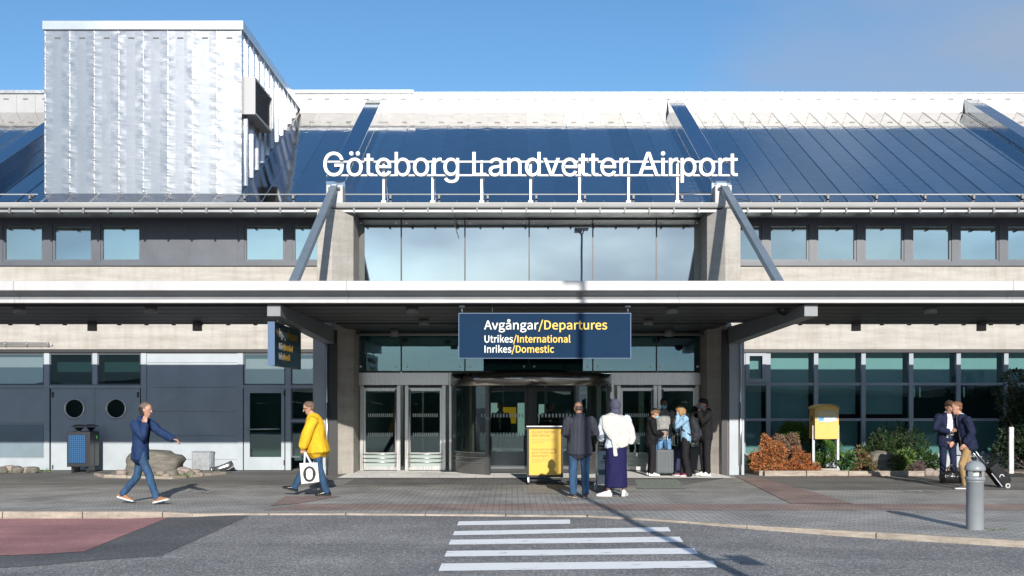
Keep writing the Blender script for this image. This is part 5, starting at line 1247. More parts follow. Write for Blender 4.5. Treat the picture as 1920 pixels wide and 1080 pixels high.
# street lamp beside the photographer: its shadow and its reflection are in the picture
t = thing('street_lamp', 'tall grey street lamp seen only by its shadow and its reflection in the glass', 'street lamp', (3.0, 5.0, -.08))
b = MB(); b.tube([(3.0, 5.0, -.08), (3.0, 5.0, 1.2), (3.0, 5.0, 9.6)], [.085, .08, .05], 14); b.build('pole', M_gal, t)
for dx, dy in ((-.14, -.35), (.14, .35)):
    b = MB(); b.bar((3.0, 5.0, 9.5), (3.0 + dx, 5.0 + dy, 9.78), .06, .06); b.box(3.0 + dx - .17, 3.0 + dx + .17, 5.0 + dy - .28, 5.0 + dy + .28, 9.7, 9.9); b.build('lamp_head', M_strut, t, bevel=.03)
b = MB(); b.box(3.24, 3.52, 4.97, 4.99, 2.45, 2.73); b.box(3.08, 3.24, 4.97, 5.01, 2.58, 2.62); b.build('sign_plate', M_gal, t)

# poster stand
YP = 22.8; x0, x1 = wx(988, YP), wx(1056, YP); z0, z1 = wz(895, YP), wz(800, YP)
t = thing('poster_stand', 'free standing black framed stand with a yellow poster for people dropping off passengers', 'poster stand', ((x0 + x1) / 2, YP, 0))
f = .045
b = MB(); b.box(x0, x0 + f, YP, YP + .06, z0, z1); b.box(x1 - f, x1, YP, YP + .06, z0, z1); b.box(x0 + f, x1 - f, YP, YP + .06, z0, z0 + f); b.box(x0 + f, x1 - f, YP, YP + .06, z1 - f, z1); b.box(x0 + f, x1 - f, YP + .035, YP + .058, z0 + f, z1 - f); b.build('frame', M_black, t, bevel=.004)
b = MB(); b.box(x0 - .01, x1 + .01, YP - .004, YP + .064, z1 + .001, z1 + .016); b.build('top_rail', M_alu, t)
b = MB(); b.box(x0 + f + .001, x1 - f - .001, YP + .028, YP + .034, z0 + f + .001, z1 - f - .001); b.build('poster', mat('poster_yellow', (.74, .46, .055), .35, coat=.3), t)
M_ptx = mat('poster_text', (.16, .12, .06), .6)
for txt, dz, cap, wd in (('Du som hämtar', .14, .058, .50), ('eller lämnar', .215, .058, .40), ('If you are picking', .505, .046, .53), ('up or dropping off', .575, .046, .55), ('passengers', .645, .046, .38)):
    text_line('lettering', txt, 'C', x0 + .10, z1 - dz, YP + .026, cap, M_ptx, t, .002, .0005, wd)
b = MB()
for dz, wds in ((.275, .5), (.312, .48), (.349, .22), (.70, .5), (.735, .46), (.77, .17)):
    x = x0 + .10
    while x < x0 + .10 + wds:
        w = random.uniform(.025, .07); b.box(x, x + w, YP + .0262, YP + .0275, z1 - dz, z1 - dz + .011); x += w + .011
b.build('small_print', mat('poster_print', (.38, .26, .08), .6), t)
for xx in (x0 + .03, x1 - .03):
    b = MB(); b.box(xx - .02, xx + .02, YP + .01, YP + .05, .07, z0); b.box(xx - .02, xx + .02, YP - .20, YP + .28, .055, .085); b.build('leg', M_gal, t)
    for yy in (YP - .18, YP + .26):
        b = MB(); b.tube([(xx - .015, yy, .03), (xx + .015, yy, .03)], .03, 14); b.build('castor', M_black, t)
b = MB(); b.box(x0 + .05, x1 - .05, YP + .015, YP + .045, .06, .10); b.build('cross_bar', M_black, t)

# luggage trolley
Yt = 20.85; xt = wx(1128, Yt)
t = thing('luggage_trolley', 'chrome airport luggage trolley with a black handle in front of the woman in the headscarf', 'luggage trolley', (xt + .1, Yt + .3, 0))
M_chr = mat('chrome', (.70, .71, .72), .2, 1.0)
for xx in (xt - .10, xt + .36):
    b = MB(); b.tube([(xx, Yt + .02, .13), (xx, Yt - .02, .55), (xx, Yt - .05, .92), (xx, Yt - .14, 1.0)], .021, 10); b.build('upright', M_chr, t)
b = MB(); b.tube([(xt - .13, Yt - .12, .95), (xt - .13, Yt - .15, 1.03), (xt - .09, Yt - .16, 1.06), (xt + .35, Yt - .16, 1.06), (xt + .39, Yt - .15, 1.03), (xt + .39, Yt - .12, .95)], .024, 10); b.build('handle', M_black, t)
b = MB(); b.box(xt - .07, xt + .33, Yt - .02, Yt - .004, .44, .80); b.build('notice_panel', mat('trolley_panel', (.34, .40, .42), .4), t)
b = MB(); xq = xt + .02; b.lathe([(0, 0), (.022, 0), (.022, .003), (0, .003)], (0, 0, 0), 16); b.v = [(xq + .03 + x, Yt - .0235 + z, .70 + y) for x, y, z in b.v]; b.box(xq, xq + .06, Yt - .0235, Yt - .021, .63, .675); b.box(xq - .04, xq + .10, Yt - .0235, Yt - .021, .585, .60); b.box(xq - .04, xq + .10, Yt - .0235, Yt - .021, .555, .565); b.build('pictogram', M_dark, t)
b = MB(); b.box(xt - .07, xt + .33, Yt - .02, Yt - .006, .33, .435); b.build('notice_strip', mat('trolley_teal', (.03, .10, .13), .4), t)
b = MB()
for zz in (.85, .92):
    b.tube([(xt - .10, Yt - .04, zz), (xt - .08, Yt + .22, zz), (xt + .34, Yt + .22, zz), (xt + .36, Yt - .04, zz)], .008, 6)
for i in range(8): b.tube([(xt - .08 + i * .06, Yt + .22, .92), (xt - .08 + i * .06, Yt + .2, .82), (xt - .08 + i * .06, Yt - .02, .82)], .005, 5)
b.build('basket', M_chr, t)
b = MB(); b.box(xt - .1, xt + .36, Yt + .0, Yt + .03, .16, .33); b.build('backrest', mat('trolley_grey', (.45, .48, .5), .35, .5), t)
b = MB()
for xx in (xt - .09, xt + .13, xt + .35): b.bar((xx, Yt + .02, .15), (xx + (xt + .13 - xx) * .45, Yt + .85, .13), .03, .03)
b.bar((xt - .09, Yt + .03, .14), (xt + .35, Yt + .03, .14), .03, .03); b.bar((xt + .0, Yt + .84, .13), (xt + .26, Yt + .84, .13), .03, .03)
b.build('platform', M_chr, t)
for xx, yy in ((xt - .115, Yt), (xt + .375, Yt), (xt + .13, Yt + .8)):
    b = MB(); b.tube([(xx - .02, yy, .075), (xx + .02, yy, .075)], .075, 20); o = b.build('wheel', mat('wheel_grey', (.24, .25, .25), .6), t)
    b = MB(); b.tube([(xx - .024, yy, .075), (xx + .024, yy, .075)], .035, 14); b.bar((xx, yy, .08), (xx, yy + .02, .17), .05, .03); b.build('hub', M_chr, o)

# suitcases
def suitcase(label, x, y, w, d, h, m, rz, z=0.0, ribs=True, handle=.45, tilt=0.0):
    t = thing('suitcase', label, 'suitcase', (x, y, z), rz, 'suitcases of the waiting travellers')
    t.rotation_euler = (tilt, 0, rz)
    b = MB(); b.box(-w/2, w/2, -d/2, d/2, .06, h); b.build('shell', m, t, True, bevel=.035)
    if ribs:
        b = MB(); n = 6
        for i in range(n):
            xx = -w/2 + w * (i + .75) / (n + .5); b.box(xx - .018, xx + .018, -d/2 - .010, -d/2 - .0005, .10, h - .05)
        b.build('rib', m, t, True, bevel=.004)
    b = MB(); b.box(-w/2 - .004, w/2 + .004, -.008, .008, .07, h + .004); b.build('zip', M_black, t, True)
    b = MB(); hh = h + handle
    b.tube([(-w*.24, d*.35, h - .02), (-w*.24, d*.35, hh)], .009, 8); b.tube([(w*.24, d*.35, h - .02), (w*.24, d*.35, hh)], .009, 8)
    o = b.build('pull_rod', M_gal, t, True)
    b = MB(); b.tube([(-w*.26, d*.35, hh), (-w*.22, d*.35, hh + .025), (w*.22, d*.35, hh + .025), (w*.26, d*.35, hh)], .017, 8); b.build('grip', M_black, o, True)
    b = MB(); b.tube([(-.07, -.0, h), (-.06, 0, h + .03), (.06, 0, h + .03), (.07, 0, h)], .010, 8); b.build('carry_handle', M_black, t, True)
    for sx_ in (-1, 1):
        for sy_ in (-1, 1):
            b = MB(); b.tube([(sx_*w*.38 - .012, sy_*d*.3, .028), (sx_*w*.38 + .012, sy_*d*.3, .028)], .028, 12); b.box(sx_*w*.38 - .02, sx_*w*.38 + .02, sy_*d*.3 - .015, sy_*d*.3 + .015, .04, .065); b.build('castor', M_black, t, True)
    return t
suitcase('grey ribbed hard suitcase standing upright nearest the camera in the group', wx(1245, 25.3), 25.3, .43, .25, .62, mat('case_grey', (.10, .115, .125), .35, var=.05), R(4), .014)
suitcase('navy blue suitcase partly hidden behind the woman with the backpack', wx(1277, 26.2), 26.2, .36, .24, .60, mat('case_navy', (.012, .02, .07), .4), R(-12), .014)
suitcase('charcoal soft suitcase beside the man in the black hoodie', wx(1304, 26.3), 26.3, .40, .26, .64, mat('case_charcoal', (.05, .055, .058), .6), R(10), .014, False)

# ------------------------------------------------------------------ planting beds
o = ground('planting_bed', [(6.05, 25.47), (40, 25.47), (40, 27.3), (6.05, 27.3)], 0.10, mat('bed_soil', (.16, .13, .105), .95, var=.5, vscale=9, bump=.6, bscale=25), thick=.2)
kb = MB(); x = 6.0
while x < 10.0: kb.box(x, x + .985, 25.32, 25.46, -.05, .125 + random.uniform(-.006, .006)); x += 1.0
y = 25.47
kb.box(5.9, 6.04, 25.47, 26.4, -.05, .12); kb.box(5.9, 6.04, 26.41, 27.28, -.05, .12)
o = kb.build('bed_kerb', M_kerb, bevel=.012); tag(o, None, None, None, 'structure')
o = ground('stone_bed', [(-9.45, 24.75), (-7.75, 24.3), (-7.05, 26.0), (-7.5, 27.25), (-10.1, 27.25)], 0.035, mat('bed_gravel', (.26, .24, .21), .95, var=.5, vscale=12, bump=.6, bscale=40), thick=.1)
kb = MB(); pts = [(-10.0, 25.5), (-9.45, 24.7), (-7.72, 24.25), (-6.95, 26.0)]
for (xa, ya), (xc, yc) in zip(pts, pts[1:]):
    a = Vector((xa, ya, 0)); c = Vector((xc, yc, 0)); d = (c - a).normalized(); q = Vector((-d.y, d.x, 0)) * .1; n = max(1, round((c - a).length / .6))
    for i in range(n):
        p = a + (c - a) * i / n + d * .008; r_ = a + (c - a) * (i + 1) / n - d * .008
        kb.prism([(v.x, v.y) for v in (p, r_, r_ + q, p + q)], -.05, .07 + random.uniform(-.01, .01))
o = kb.build('bed_kerb', M_kerb, bevel=.01); tag(o, None, None, None, 'structure')

M_rock = concrete('field_stone', (.22, .205, .175), (.12, .115, .10), 4.0)
M_rock2 = concrete('pink_stone', (.38, .31, .27), (.25, .21, .19), 5.0)
def rock(label, c, r, m, seed, group=None, cat='rock', n=28, k=18):
    b = MB(); vs = []; c = Vector(c)
    for i in range(k + 1):
        th = math.pi * i / k
        for j in range(n):
            ph = 2 * math.pi * j / n; d = Vector((math.sin(th)*math.cos(ph), math.sin(th)*math.sin(ph), math.cos(th)))
            # blocky rock: superellipsoid with noise
            e = .72; f = lambda v: math.copysign(abs(v) ** e, v)
            q = Vector((f(d.x) * r[0], f(d.y) * r[1], f(d.z) * r[2]))
            s = 1 + .22 * noise.noise(d * 1.3 + Vector((seed, seed * 2.1, 0))) + .10 * noise.noise(d * 4 + Vector((seed * 3, 1, seed)))
            v = c + q * s; v.z = max(v.z, .0); vs.append(v)
    b.add(vs, [(i*n+j, (i+1)*n+j, (i+1)*n+(j+1) % n, i*n+(j+1) % n) for i in range(k) for j in range(n)], 0, True)
    o = b.build('rock', m); return tag(o, label, cat, group)
rock('large grey boulder at the foot of the grey wall behind the man on the phone', (-8.72, 26.1, .24), (.66, .5, .36), M_rock, 3.7)
rock('half buried grey boulder among the plants below the yew', (wx(1652, 26.0), 26.0, .22), (.36, .3, .33), M_rock, 8.2)
for i, (px, y, s, m) in enumerate(((228, 25.2, .13, 1), (262, 25.0, .15, 1), (283, 24.9, .11, 0), (300, 24.85, .12, 1), (322, 24.75, .16, 0), (336, 24.9, .13, 1), (348, 25.2, .15, 1), (357, 25.0, .11, 0), (366, 25.4, .13, 1), (343, 25.7, .16, 1), (371, 25.9, .1, 0), (247, 24.9, .09, 0), (312, 24.6, .09, 1), (376, 25.2, .08, 1))):
    rock('small fieldstone heaped along the foot of the large boulder', (wx(px, y), y, s * .5), (s, s * .8, s * .75), M_rock2 if m else M_rock, i * 1.7 + .3, 'small stones round the boulder', 'stone', 16, 10)
for i, (px, y, s) in enumerate(((5, 26.5, .14), (18, 26.6, .16), (33, 26.5, .15), (50, 26.6, .13), (62, 26.5, .14), (-12, 26.6, .16))):
    rock('rounded stone in the short row at the foot of the left wall', (wx(px, y), y, s * .45), (s, s * .8, s * .7), M_rock2 if i % 2 else M_rock, i * 2.3 + 5, 'stones along the left wall', 'stone', 16, 10)
for i, (px, y, s) in enumerate(((1742, 25.35, .13), (1752, 25.3, .1), (1765, 25.5, .14), (1735, 25.7, .1), (1782, 25.6, .12))):
    rock('pale stone edging the planting beside the man in the navy suit', (wx(px, y), y, s * .6), (s, s * .8, s * .8), M_rock2, i * 1.3 + 11, 'stones edging the planting', 'stone', 16, 10)

# ------------------------------------------------------------------ shrubs
def leafmat(name, c, rough=.55, var=.3, trans=.25):
    m = mat(name, c, rough, var=var, vscale=5, spec=.3)
    return m
def foliage(b, clumps, n, size, m=0, aspect=.5, up=.2, shell=.55, seed=0, nm=2):
    rnd = random.Random(seed)
    tot = sum(r[0]*r[1]*r[2] for c, r in clumps) or 1
    for c, r in clumps:
        k = int(n * r[0]*r[1]*r[2] / tot)
        for _ in range(k):
            d = Vector((rnd.gauss(0, 1), rnd.gauss(0, 1), rnd.gauss(0, 1))).normalized()
            rr = shell + (1 - shell) * rnd.random() ** .6
            w = 1 + .22 * noise.noise(d * 2.6 + Vector(c) * 1.7)
            p = Vector((c[0] + d.x*r[0]*rr*w, c[1] + d.y*r[1]*rr*w, c[2] + d.z*r[2]*rr*w))
            if p.z < .06: continue
            t = (d + Vector((rnd.uniform(-.7, .7), rnd.uniform(-.7, .7), rnd.uniform(-.5, .5) + up))).normalized()
            s = size * rnd.uniform(.6, 1.35); q = t.cross(Vector((rnd.uniform(-1, 1), rnd.uniform(-1, 1), rnd.uniform(-1, 1)))).normalized() * (s * aspect / 2)
            f = t * s; k2 = t.cross(q).normalized() * (s * .08)
            b.add([p, p + f*.5 + q + k2, p + f, p + f*.5 - q + k2], [(0, 1, 2, 3)], m if rnd.random() < .72 else (m + 1) % nm)
def clumpset(c, r, n, s, seed, lumps=.5):
    rnd = random.Random(seed); out = [((c[0], c[1], c[2]), (r[0]*.72, r[1]*.72, r[2]*.72))]
    for _ in range(n):
        d = Vector((rnd.gauss(0, 1), rnd.gauss(0, 1) * .8, rnd.gauss(0, 1))).normalized()
        if d.y > .4: d.y = -d.y
        q = s * rnd.uniform(.7, 1.3)
        out.append(((c[0] + d.x*r[0]*.78, c[1] + d.y*r[1]*.78, c[2] + d.z*r[2]*.78), (q, q, q)))
    return out
def shrub(name, label, cat, clumps, n, size, mats, stems, aspect=.5, up=.2, shell=.5, seed=1, group=None):
    c0 = clumps[0][0]
    t = thing(name, label, cat, (c0[0], c0[1], .1), 0, group)
    b = MB(); foliage(b, clumps, n, size, 0, aspect, up, shell, seed, len(mats)); o = b.build('foliage', mats, t, fixn=False)
    s = MB(); rnd = random.Random(seed + 5)
    for _ in range(stems):
        c, r = rnd.choice(clumps); base = Vector((c0[0] + rnd.uniform(-.08, .08), c0[1] + rnd.uniform(-.05, .05), .05)); top = Vector((c[0] + rnd.uniform(-.5, .5)*r[0], c[1], c[2] + r[2]*.2))
        mid = (base + top) / 2 + Vector((rnd.uniform(-.05, .05), 0, .05)); s.tube([base, mid, top], [.018, .012, .005], 6)
    s.build('stem', mat('bark_brown', (.12, .085, .06), .85), t)
    return t
def at(px, py, Y): return (wx(px, Y), Y, wz(py, Y))
k_ = 26.0 / FOC
O1, O2 = leafmat('dead_orange', (.36, .13, .045)), leafmat('dead_tan', (.40, .20, .085))
B1_, B2_ = leafmat('dead_brown', (.22, .13, .09)), leafmat('dead_grey', (.26, .18, .14))
G1, G2 = leafmat('cypress_green', (.055, .13, .02)), leafmat('cypress_light', (.10, .19, .03))
Y1_, Y2_ = leafmat('yew_dark', (.022, .048, .018)), leafmat('yew_mid', (.05, .095, .028))
L1, L2 = leafmat('laurel_green', (.035, .085, .022), .35), leafmat('laurel_light', (.11, .17, .04), .35)
D1, D2 = leafmat('shrub_dark', (.018, .034, .018), .45), leafmat('shrub_mid', (.035, .062, .024), .45)
H1, H2 = leafmat('heather_purple', (.11, .07, .075)), leafmat('heather_grey', (.17, .13, .12))
def lumpy(cl, n, f, seed):
    rnd = random.Random(seed); out = []
    for c, q in cl:
        out.append((c, (q[0] * .70, q[1] * .70, q[2] * .70)))
        for _ in range(n):
            d = Vector((rnd.gauss(0, 1), -abs(rnd.gauss(0, .8)), rnd.gauss(0, 1))).normalized(); e = q[0] * f * rnd.uniform(.6, 1.4)
            out.append(((c[0] + d.x*q[0]*.85, c[1] + d.y*q[1]*.85, c[2] + d.z*q[2]*.85), (e, e, e * rnd.uniform(.8, 1.5))))
    return out
def C_(lst, Y): return [(at(px, py, Y + dy), (rx * k_, rx * k_ * .9, rz * k_)) for px, py, dy, rx, rz in lst]
shrub('conifer_shrub', 'withered bright orange conifer shrub left of the post box', 'shrub', lumpy(C_([(1440, 852, -.1, 22, 26), (1437, 832, -.1, 14, 17), (1420, 862, -.1, 13, 18), (1462, 846, -.2, 15, 22), (1430, 878, -.25, 16, 10), (1458, 872, -.25, 17, 14), (1412, 856, 0, 9, 9), (1447, 838, -.2, 11, 12)], 26.0), 7, 0.34, 3), 6500, .06, [O1, O2], 14, .42, -.1, .5, 3)
shrub('conifer_shrub', 'low withered orange conifer spreading over the kerb below the post box', 'shrub', lumpy(C_([(1500, 866, -.2, 18, 20), (1496, 850, -.1, 11, 12), (1516, 874, -.3, 16, 14), (1486, 874, -.3, 13, 13), (1530, 882, -.4, 10, 7), (1508, 882, -.35, 14, 8)], 26.0), 7, 0.36, 3), 4200, .055, [O1, leafmat('dead_rust', (.30, .10, .045))], 10, .42, -.1, .5, 4)
shrub('conifer_shrub', 'brown dead conifer behind the orange shrub', 'shrub', lumpy(C_([(1462, 832, .3, 16, 22), (1488, 836, .3, 16, 24), (1476, 850, .25, 20, 20), (1456, 822, .3, 9, 9), (1490, 820, .3, 9, 9)], 26.1), 6, 0.33, 3), 4200, .06, [B1_, B2_], 12, .3, -.2, .5, 5)
shrub('cypress_shrub', 'rounded bright green cypress rising behind the brown dead conifer', 'shrub', C_([(1487, 815, .6, 25, 25), (1480, 803, .55, 14, 13), (1500, 812, .5, 15, 18), (1506, 838, .55, 13, 26), (1474, 812, .5, 11, 12)], 26.2), 7000, .04, [G1, G2], 8, .5, .3, .72, 6)
shrub('cypress_shrub', 'dense green cypress between the legs of the post box', 'shrub', C_([(1544, 846, .5, 22, 24), (1536, 852, .4, 13, 16), (1553, 850, .4, 13, 18), (1570, 850, .55, 9, 26), (1574, 862, .45, 8, 16)], 26.2), 5500, .04, [G1, G2], 6, .5, .3, .72, 7)
shrub('green_shrub', 'small green sprig at the left end of the planting beside the column', 'shrub', C_([(1411, 861, .1, 8, 13), (1407, 868, 0, 7, 8)], 26.2), 700, .05, [G1, L2], 4, .45, .2, .4, 8)
shrub('ground_cover', 'low mixed green and rusty ground cover right of the post box', 'ground cover', lumpy(C_([(1600, 868, -.1, 20, 14), (1620, 862, -.1, 18, 12), (1590, 858, 0, 13, 14), (1612, 848, .3, 10, 9), (1628, 876, -.25, 16, 8), (1640, 868, -.2, 10, 10)], 26.0), 6, 0.38, 3), 2600, .075, [leafmat('cover_rust', (.20, .12, .06)), leafmat('cover_green', (.07, .12, .04))], 10, .5, .3, .3, 9)
shrub('ground_cover', 'round leaved blue green plant low beside the post box leg', 'plant', C_([(1588, 862, -.2, 13, 13), (1582, 870, -.25, 9, 9)], 25.95), 420, .10, [leafmat('blue_green', (.04, .11, .055)), L2], 6, .8, .1, .3, 10)
shrub('laurel_shrub', 'glossy yellow green laurel in front of the yew', 'shrub', C_([(1683, 866, -.2, 20, 15), (1672, 872, -.25, 11, 11), (1700, 858, -.1, 14, 16), (1694, 872, -.25, 14, 11)], 26.0), 900, .10, [L2, L1], 12, .42, .4, .3, 11)
shrub('laurel_shrub', 'dark glossy laurel at the right end of the planting behind the stones', 'shrub', C_([(1742, 866, -.1, 18, 15), (1730, 860, 0, 12, 14), (1754, 870, -.15, 12, 11)], 26.0), 800, .10, [L1, D2], 10, .42, .4, .3, 12)
shrub('heather', 'dull purple heather cushion between the two laurels', 'plant', C_([(1717, 878, -.3, 14, 8), (1725, 874, -.2, 10, 9)], 25.9), 900, .05, [H1, H2], 8, .3, .5, .4, 13)

# spreading yew: many upright shoots of needles
t = thing('yew_shrub', 'spreading dark green yew with feathery upright shoots in front of the windows', 'shrub', (wx(1680, 26.5), 26.5, .1))
b = MB(); rnd = random.Random(21); s = MB()
for i in range(230):
    u = rnd.random(); bx_ = wx(1655 + 45 * rnd.random(), 26.6)
    px = 1612 + 134 * u
    hump = 1 - abs((px - 1682) / 75) ** 2.4
    top = 862 - (62 * max(0, hump) + 8) * rnd.uniform(.35, 1.06)
    yy = 26.5 + rnd.uniform(-.45, .4); T1 = Vector(at(px, top, yy)); B0 = Vector((bx_, 26.55 + rnd.uniform(-.1, .1), .08))
    M0 = B0.lerp(T1, .55) + Vector(((T1.x - B0.x) * .18, 0, -.04)); pts = []
    for k in range(9):
        q = k / 8; pts.append(B0.lerp(M0, q).lerp(M0.lerp(T1, q), q))
    if i % 6 == 0: s.tube(pts[::2], [.014, .01, .008, .005, .003], 5)
    for k in range(2, 9):
        for _ in range(9):
            p = pts[k - 1].lerp(pts[k], rnd.random()); d = (pts[k] - pts[k-1]).normalized()
            sd = Vector((rnd.gauss(0, 1), rnd.gauss(0, 1), rnd.gauss(0, .5))).normalized()
            f = (d * .75 + sd).normalized() * rnd.uniform(.05, .10); q = f.cross(Vector((rnd.uniform(-1, 1), rnd.uniform(-1, 1), 1))).normalized() * .011
            b.add([p, p + f*.5 + q, p + f, p + f*.5 - q], [(0, 1, 2, 3)], 0 if rnd.random() < .6 else 1)
b.build('foliage', [Y1_, Y2_], t, fixn=False); s.build('stem', mat('bark_brown', (.12, .085, .06), .85), t)
# tall dark shrub cut by the right edge of the frame
cl = []
rnd = random.Random(33)
for i in range(40):
    px = rnd.uniform(1866, 2010); py = rnd.uniform(705, 872); lim = 1866 + max(0, (730 - py)) * .75 + (8 if py > 840 else 0)
    if px < lim: px = lim + rnd.uniform(0, 20)
    cl.append((px, py, rnd.uniform(-.25, .45), rnd.uniform(14, 25), rnd.uniform(12, 24)))
cl.insert(0, (1935, 800, .2, 52, 70))
shrub('evergreen_shrub', 'tall dark evergreen shrub against the windows behind the white marker post', 'shrub', C_(cl, 26.1), 14000, .085, [D1, D2], 26, .42, .2, .45, 14)
# grass tufts in the stone bed
b = MB(); rnd = random.Random(5)
for px, y in ((268, 24.75), (297, 24.62), (337, 24.7), (86, 26.4), (22, 26.4), (345, 24.6), (60, 26.45)):
    for _ in range(26):
        p = Vector((wx(px, y) + rnd.gauss(0, .09), y + rnd.gauss(0, .05), .03)); h = rnd.uniform(.05, .16)
        b.add([p, p + Vector((.012, 0, 0)), p + Vector((rnd.gauss(0, .04), rnd.gauss(0, .03), h))], [(0, 1, 2)])
o = b.build('grass', mat('grass_green', (.09, .14, .03), .8), fixn=False); tag(o, 'thin tufts of grass growing between the stones', 'grass', None, 'stuff')

# dry leaves blown against the kerb of the planting
b = MB(); rnd = random.Random(77)
for i in range(260):
    if rnd.random() < .6: x, y = rnd.gauss(wx(1610, 25.2), .45), 25.28 - abs(rnd.gauss(0, .09))
    else: x, y = rnd.uniform(6.2, 11.5), 25.3 - abs(rnd.gauss(0, .35))
    a = rnd.uniform(0, 6.28); q = rnd.uniform(.015, .035); u = Vector((math.cos(a), math.sin(a), rnd.uniform(-.1, .5))) * q; w = Vector((-math.sin(a), math.cos(a), rnd.uniform(-.1, .4))) * q * .6; p = Vector((x, y, .012))
    b.add([p - u, p + w, p + u, p - w], [(0, 1, 2, 3)], rnd.randint(0, 1))
o = b.build('leaf_litter', [leafmat('litter_tan', (.34, .22, .12)), leafmat('litter_brown', (.20, .11, .06))], fixn=False); tag(o, 'dry brown leaves scattered on the paving along the planting kerb', 'leaves', None, 'stuff')

# ------------------------------------------------------------------ people
def V(*a): return Vector(a)
class Body:
    """closed lofts in person space (x forward, y left, z up), fused into one skin by a voxel remesh"""
    def __init__(s): s.b = MB()
    def loft(s, pts, rad, lat=V(0, 1, 0), n=14, dome=True):
        pts = [Vector(p) for p in pts]; k = len(pts)
        rad = [(r, r) if not isinstance(r, tuple) else r for r in rad]
        if dome:
            t0 = (pts[0] - pts[1]).normalized(); t1 = (pts[-1] - pts[-2]).normalized()
            r0, r1 = rad[0], rad[-1]; e0, e1 = min(r0) * .5, min(r1) * .5
            pts = [pts[0] + t0 * e0] + pts + [pts[-1] + t1 * e1]; rad = [(r0[0] * .55, r0[1] * .55)] + rad + [(r1[0] * .55, r1[1] * .55)]; k += 2
        vs = []
        for i, p in enumerate(pts):
            t = (pts[min(i + 1, k - 1)] - pts[max(i - 1, 0)]).normalized()
            l = lat[i if i < len(lat) else -1] if isinstance(lat, list) else lat
            a = (l - t * l.dot(t))
            a = a.normalized() if a.length > 1e-4 else t.orthogonal().normalized()
            b = t.cross(a)
            for j in range(n):
                an = 2 * math.pi * j / n; vs.append(p + a * (math.cos(an) * rad[i][0]) + b * (math.sin(an) * rad[i][1]))
        fs = [(i*n+j, i*n+(j+1) % n, (i+1)*n+(j+1) % n, (i+1)*n+j) for i in range(k - 1) for j in range(n)]
        fs += [tuple(range(n))[::-1], tuple((k-1)*n + j for j in range(n))]
        s.b.add(vs, fs); return s
    def ball(s, c, r, n=14, k=9): s.b.blob(c, r, n, k); return s
    def mesh(s, vox, smooth=2, raw=False):
        me = bpy.data.meshes.new('tmp'); me.from_pydata(s.b.v, [], s.b.f)
        bm = bmesh.new(); bm.from_mesh(me); bmesh.ops.recalc_face_normals(bm, faces=bm.faces); bm.to_mesh(me); bm.free()
        if raw: return me
        o = bpy.data.objects.new('tmp', me); COL.objects.link(o)
        r = o.modifiers.new('r', 'REMESH'); r.mode = 'VOXEL'; r.voxel_size = vox
        if smooth: q = o.modifiers.new('s', 'SMOOTH'); q.factor = .5; q.iterations = smooth
        dg = bpy.context.evaluated_depsgraph_get(); dg.update()
        out = bpy.data.meshes.new_from_object(o.evaluated_get(dg))
        bpy.data.objects.remove(o); bpy.data.meshes.remove(me)
        return out
def folds(me, amp, sc=(9, 9, 3.5), seed=0):
    me.update(); ns = [v.normal.copy() for v in me.vertices]
    for v, n_ in zip(me.vertices, ns):
        p = v.co
        q = noise.noise(V(p.x * sc[0] + seed, p.y * sc[1], p.z * sc[2])) + .6 * noise.noise(V(p.x * sc[0] * 2.1, p.y * sc[1] * 2.1 + seed, p.z * sc[2] * 2.6))
        v.co = p + n_ * (q * amp * 1.7)
def link(name, me, mats, parent):
    me.name = name; me.materials.clear()
    for m in (mats if isinstance(mats, (list, tuple)) else [mats]): me.materials.append(m)
    for p in me.polygons: p.use_smooth = True
    o = bpy.data.objects.new(name, me); COL.objects.link(o); o.parent = parent; return o

def hand_mesh(wrist, d, palm, curl=.5, s=1.0, thumb=1):
    """d: direction of the fingers, palm: normal out of the palm; curl 0 flat .. 1 closed"""
    d = d.normalized(); palm = (palm - d * palm.dot(d)).normalized(); side = d.cross(palm) * thumb
    B = Body()
    B.loft([wrist - d * .02, wrist + d * .02 * s, wrist + d * .055 * s, wrist + d * .09 * s], [(.025 * s, .02 * s), (.030 * s, .018 * s), (.041 * s, .016 * s), (.040 * s, .012 * s)], side, 12)
    for i, (ln, off) in enumerate(((.070, .031), (.080, .011), (.074, -.010), (.058, -.030))):
        p = wrist + d * (.088 * s - abs(off) * .25) + side * off * s; q = d.copy(); pts = [p - d * .012]
        c = curl * (1 + .12 * (i - 1.5))
        for k, f in enumerate((.42, .33, .25)):
            ang = c * (.75 + .25 * k)
            q = (q * math.cos(ang) + palm * math.sin(ang)).normalized() if True else q
            palm2 = palm
            pts.append(pts[-1] + q * (ln * f * s + (.012 if k == 0 else 0)))
        B.loft(pts, [.0088 * s, .0085 * s, .0078 * s, .0066 * s], side, 8)
    p = wrist + d * .025 * s + side * .028 * s; t1 = (d * .55 + side * .7 + palm * .35).normalized(); t2 = (d * .85 + side * .2 + palm * (.3 + .5 * curl)).normalized()
    B.loft([p - side * .012, p + t1 * .032 * s, p + t1 * .032 * s + t2 * .028 * s, p + t1 * .032 * s + t2 * .052 * s], [.013 * s, .0105 * s, .0095 * s, .0075 * s], side, 8)
    return B.mesh(.0052, 1)

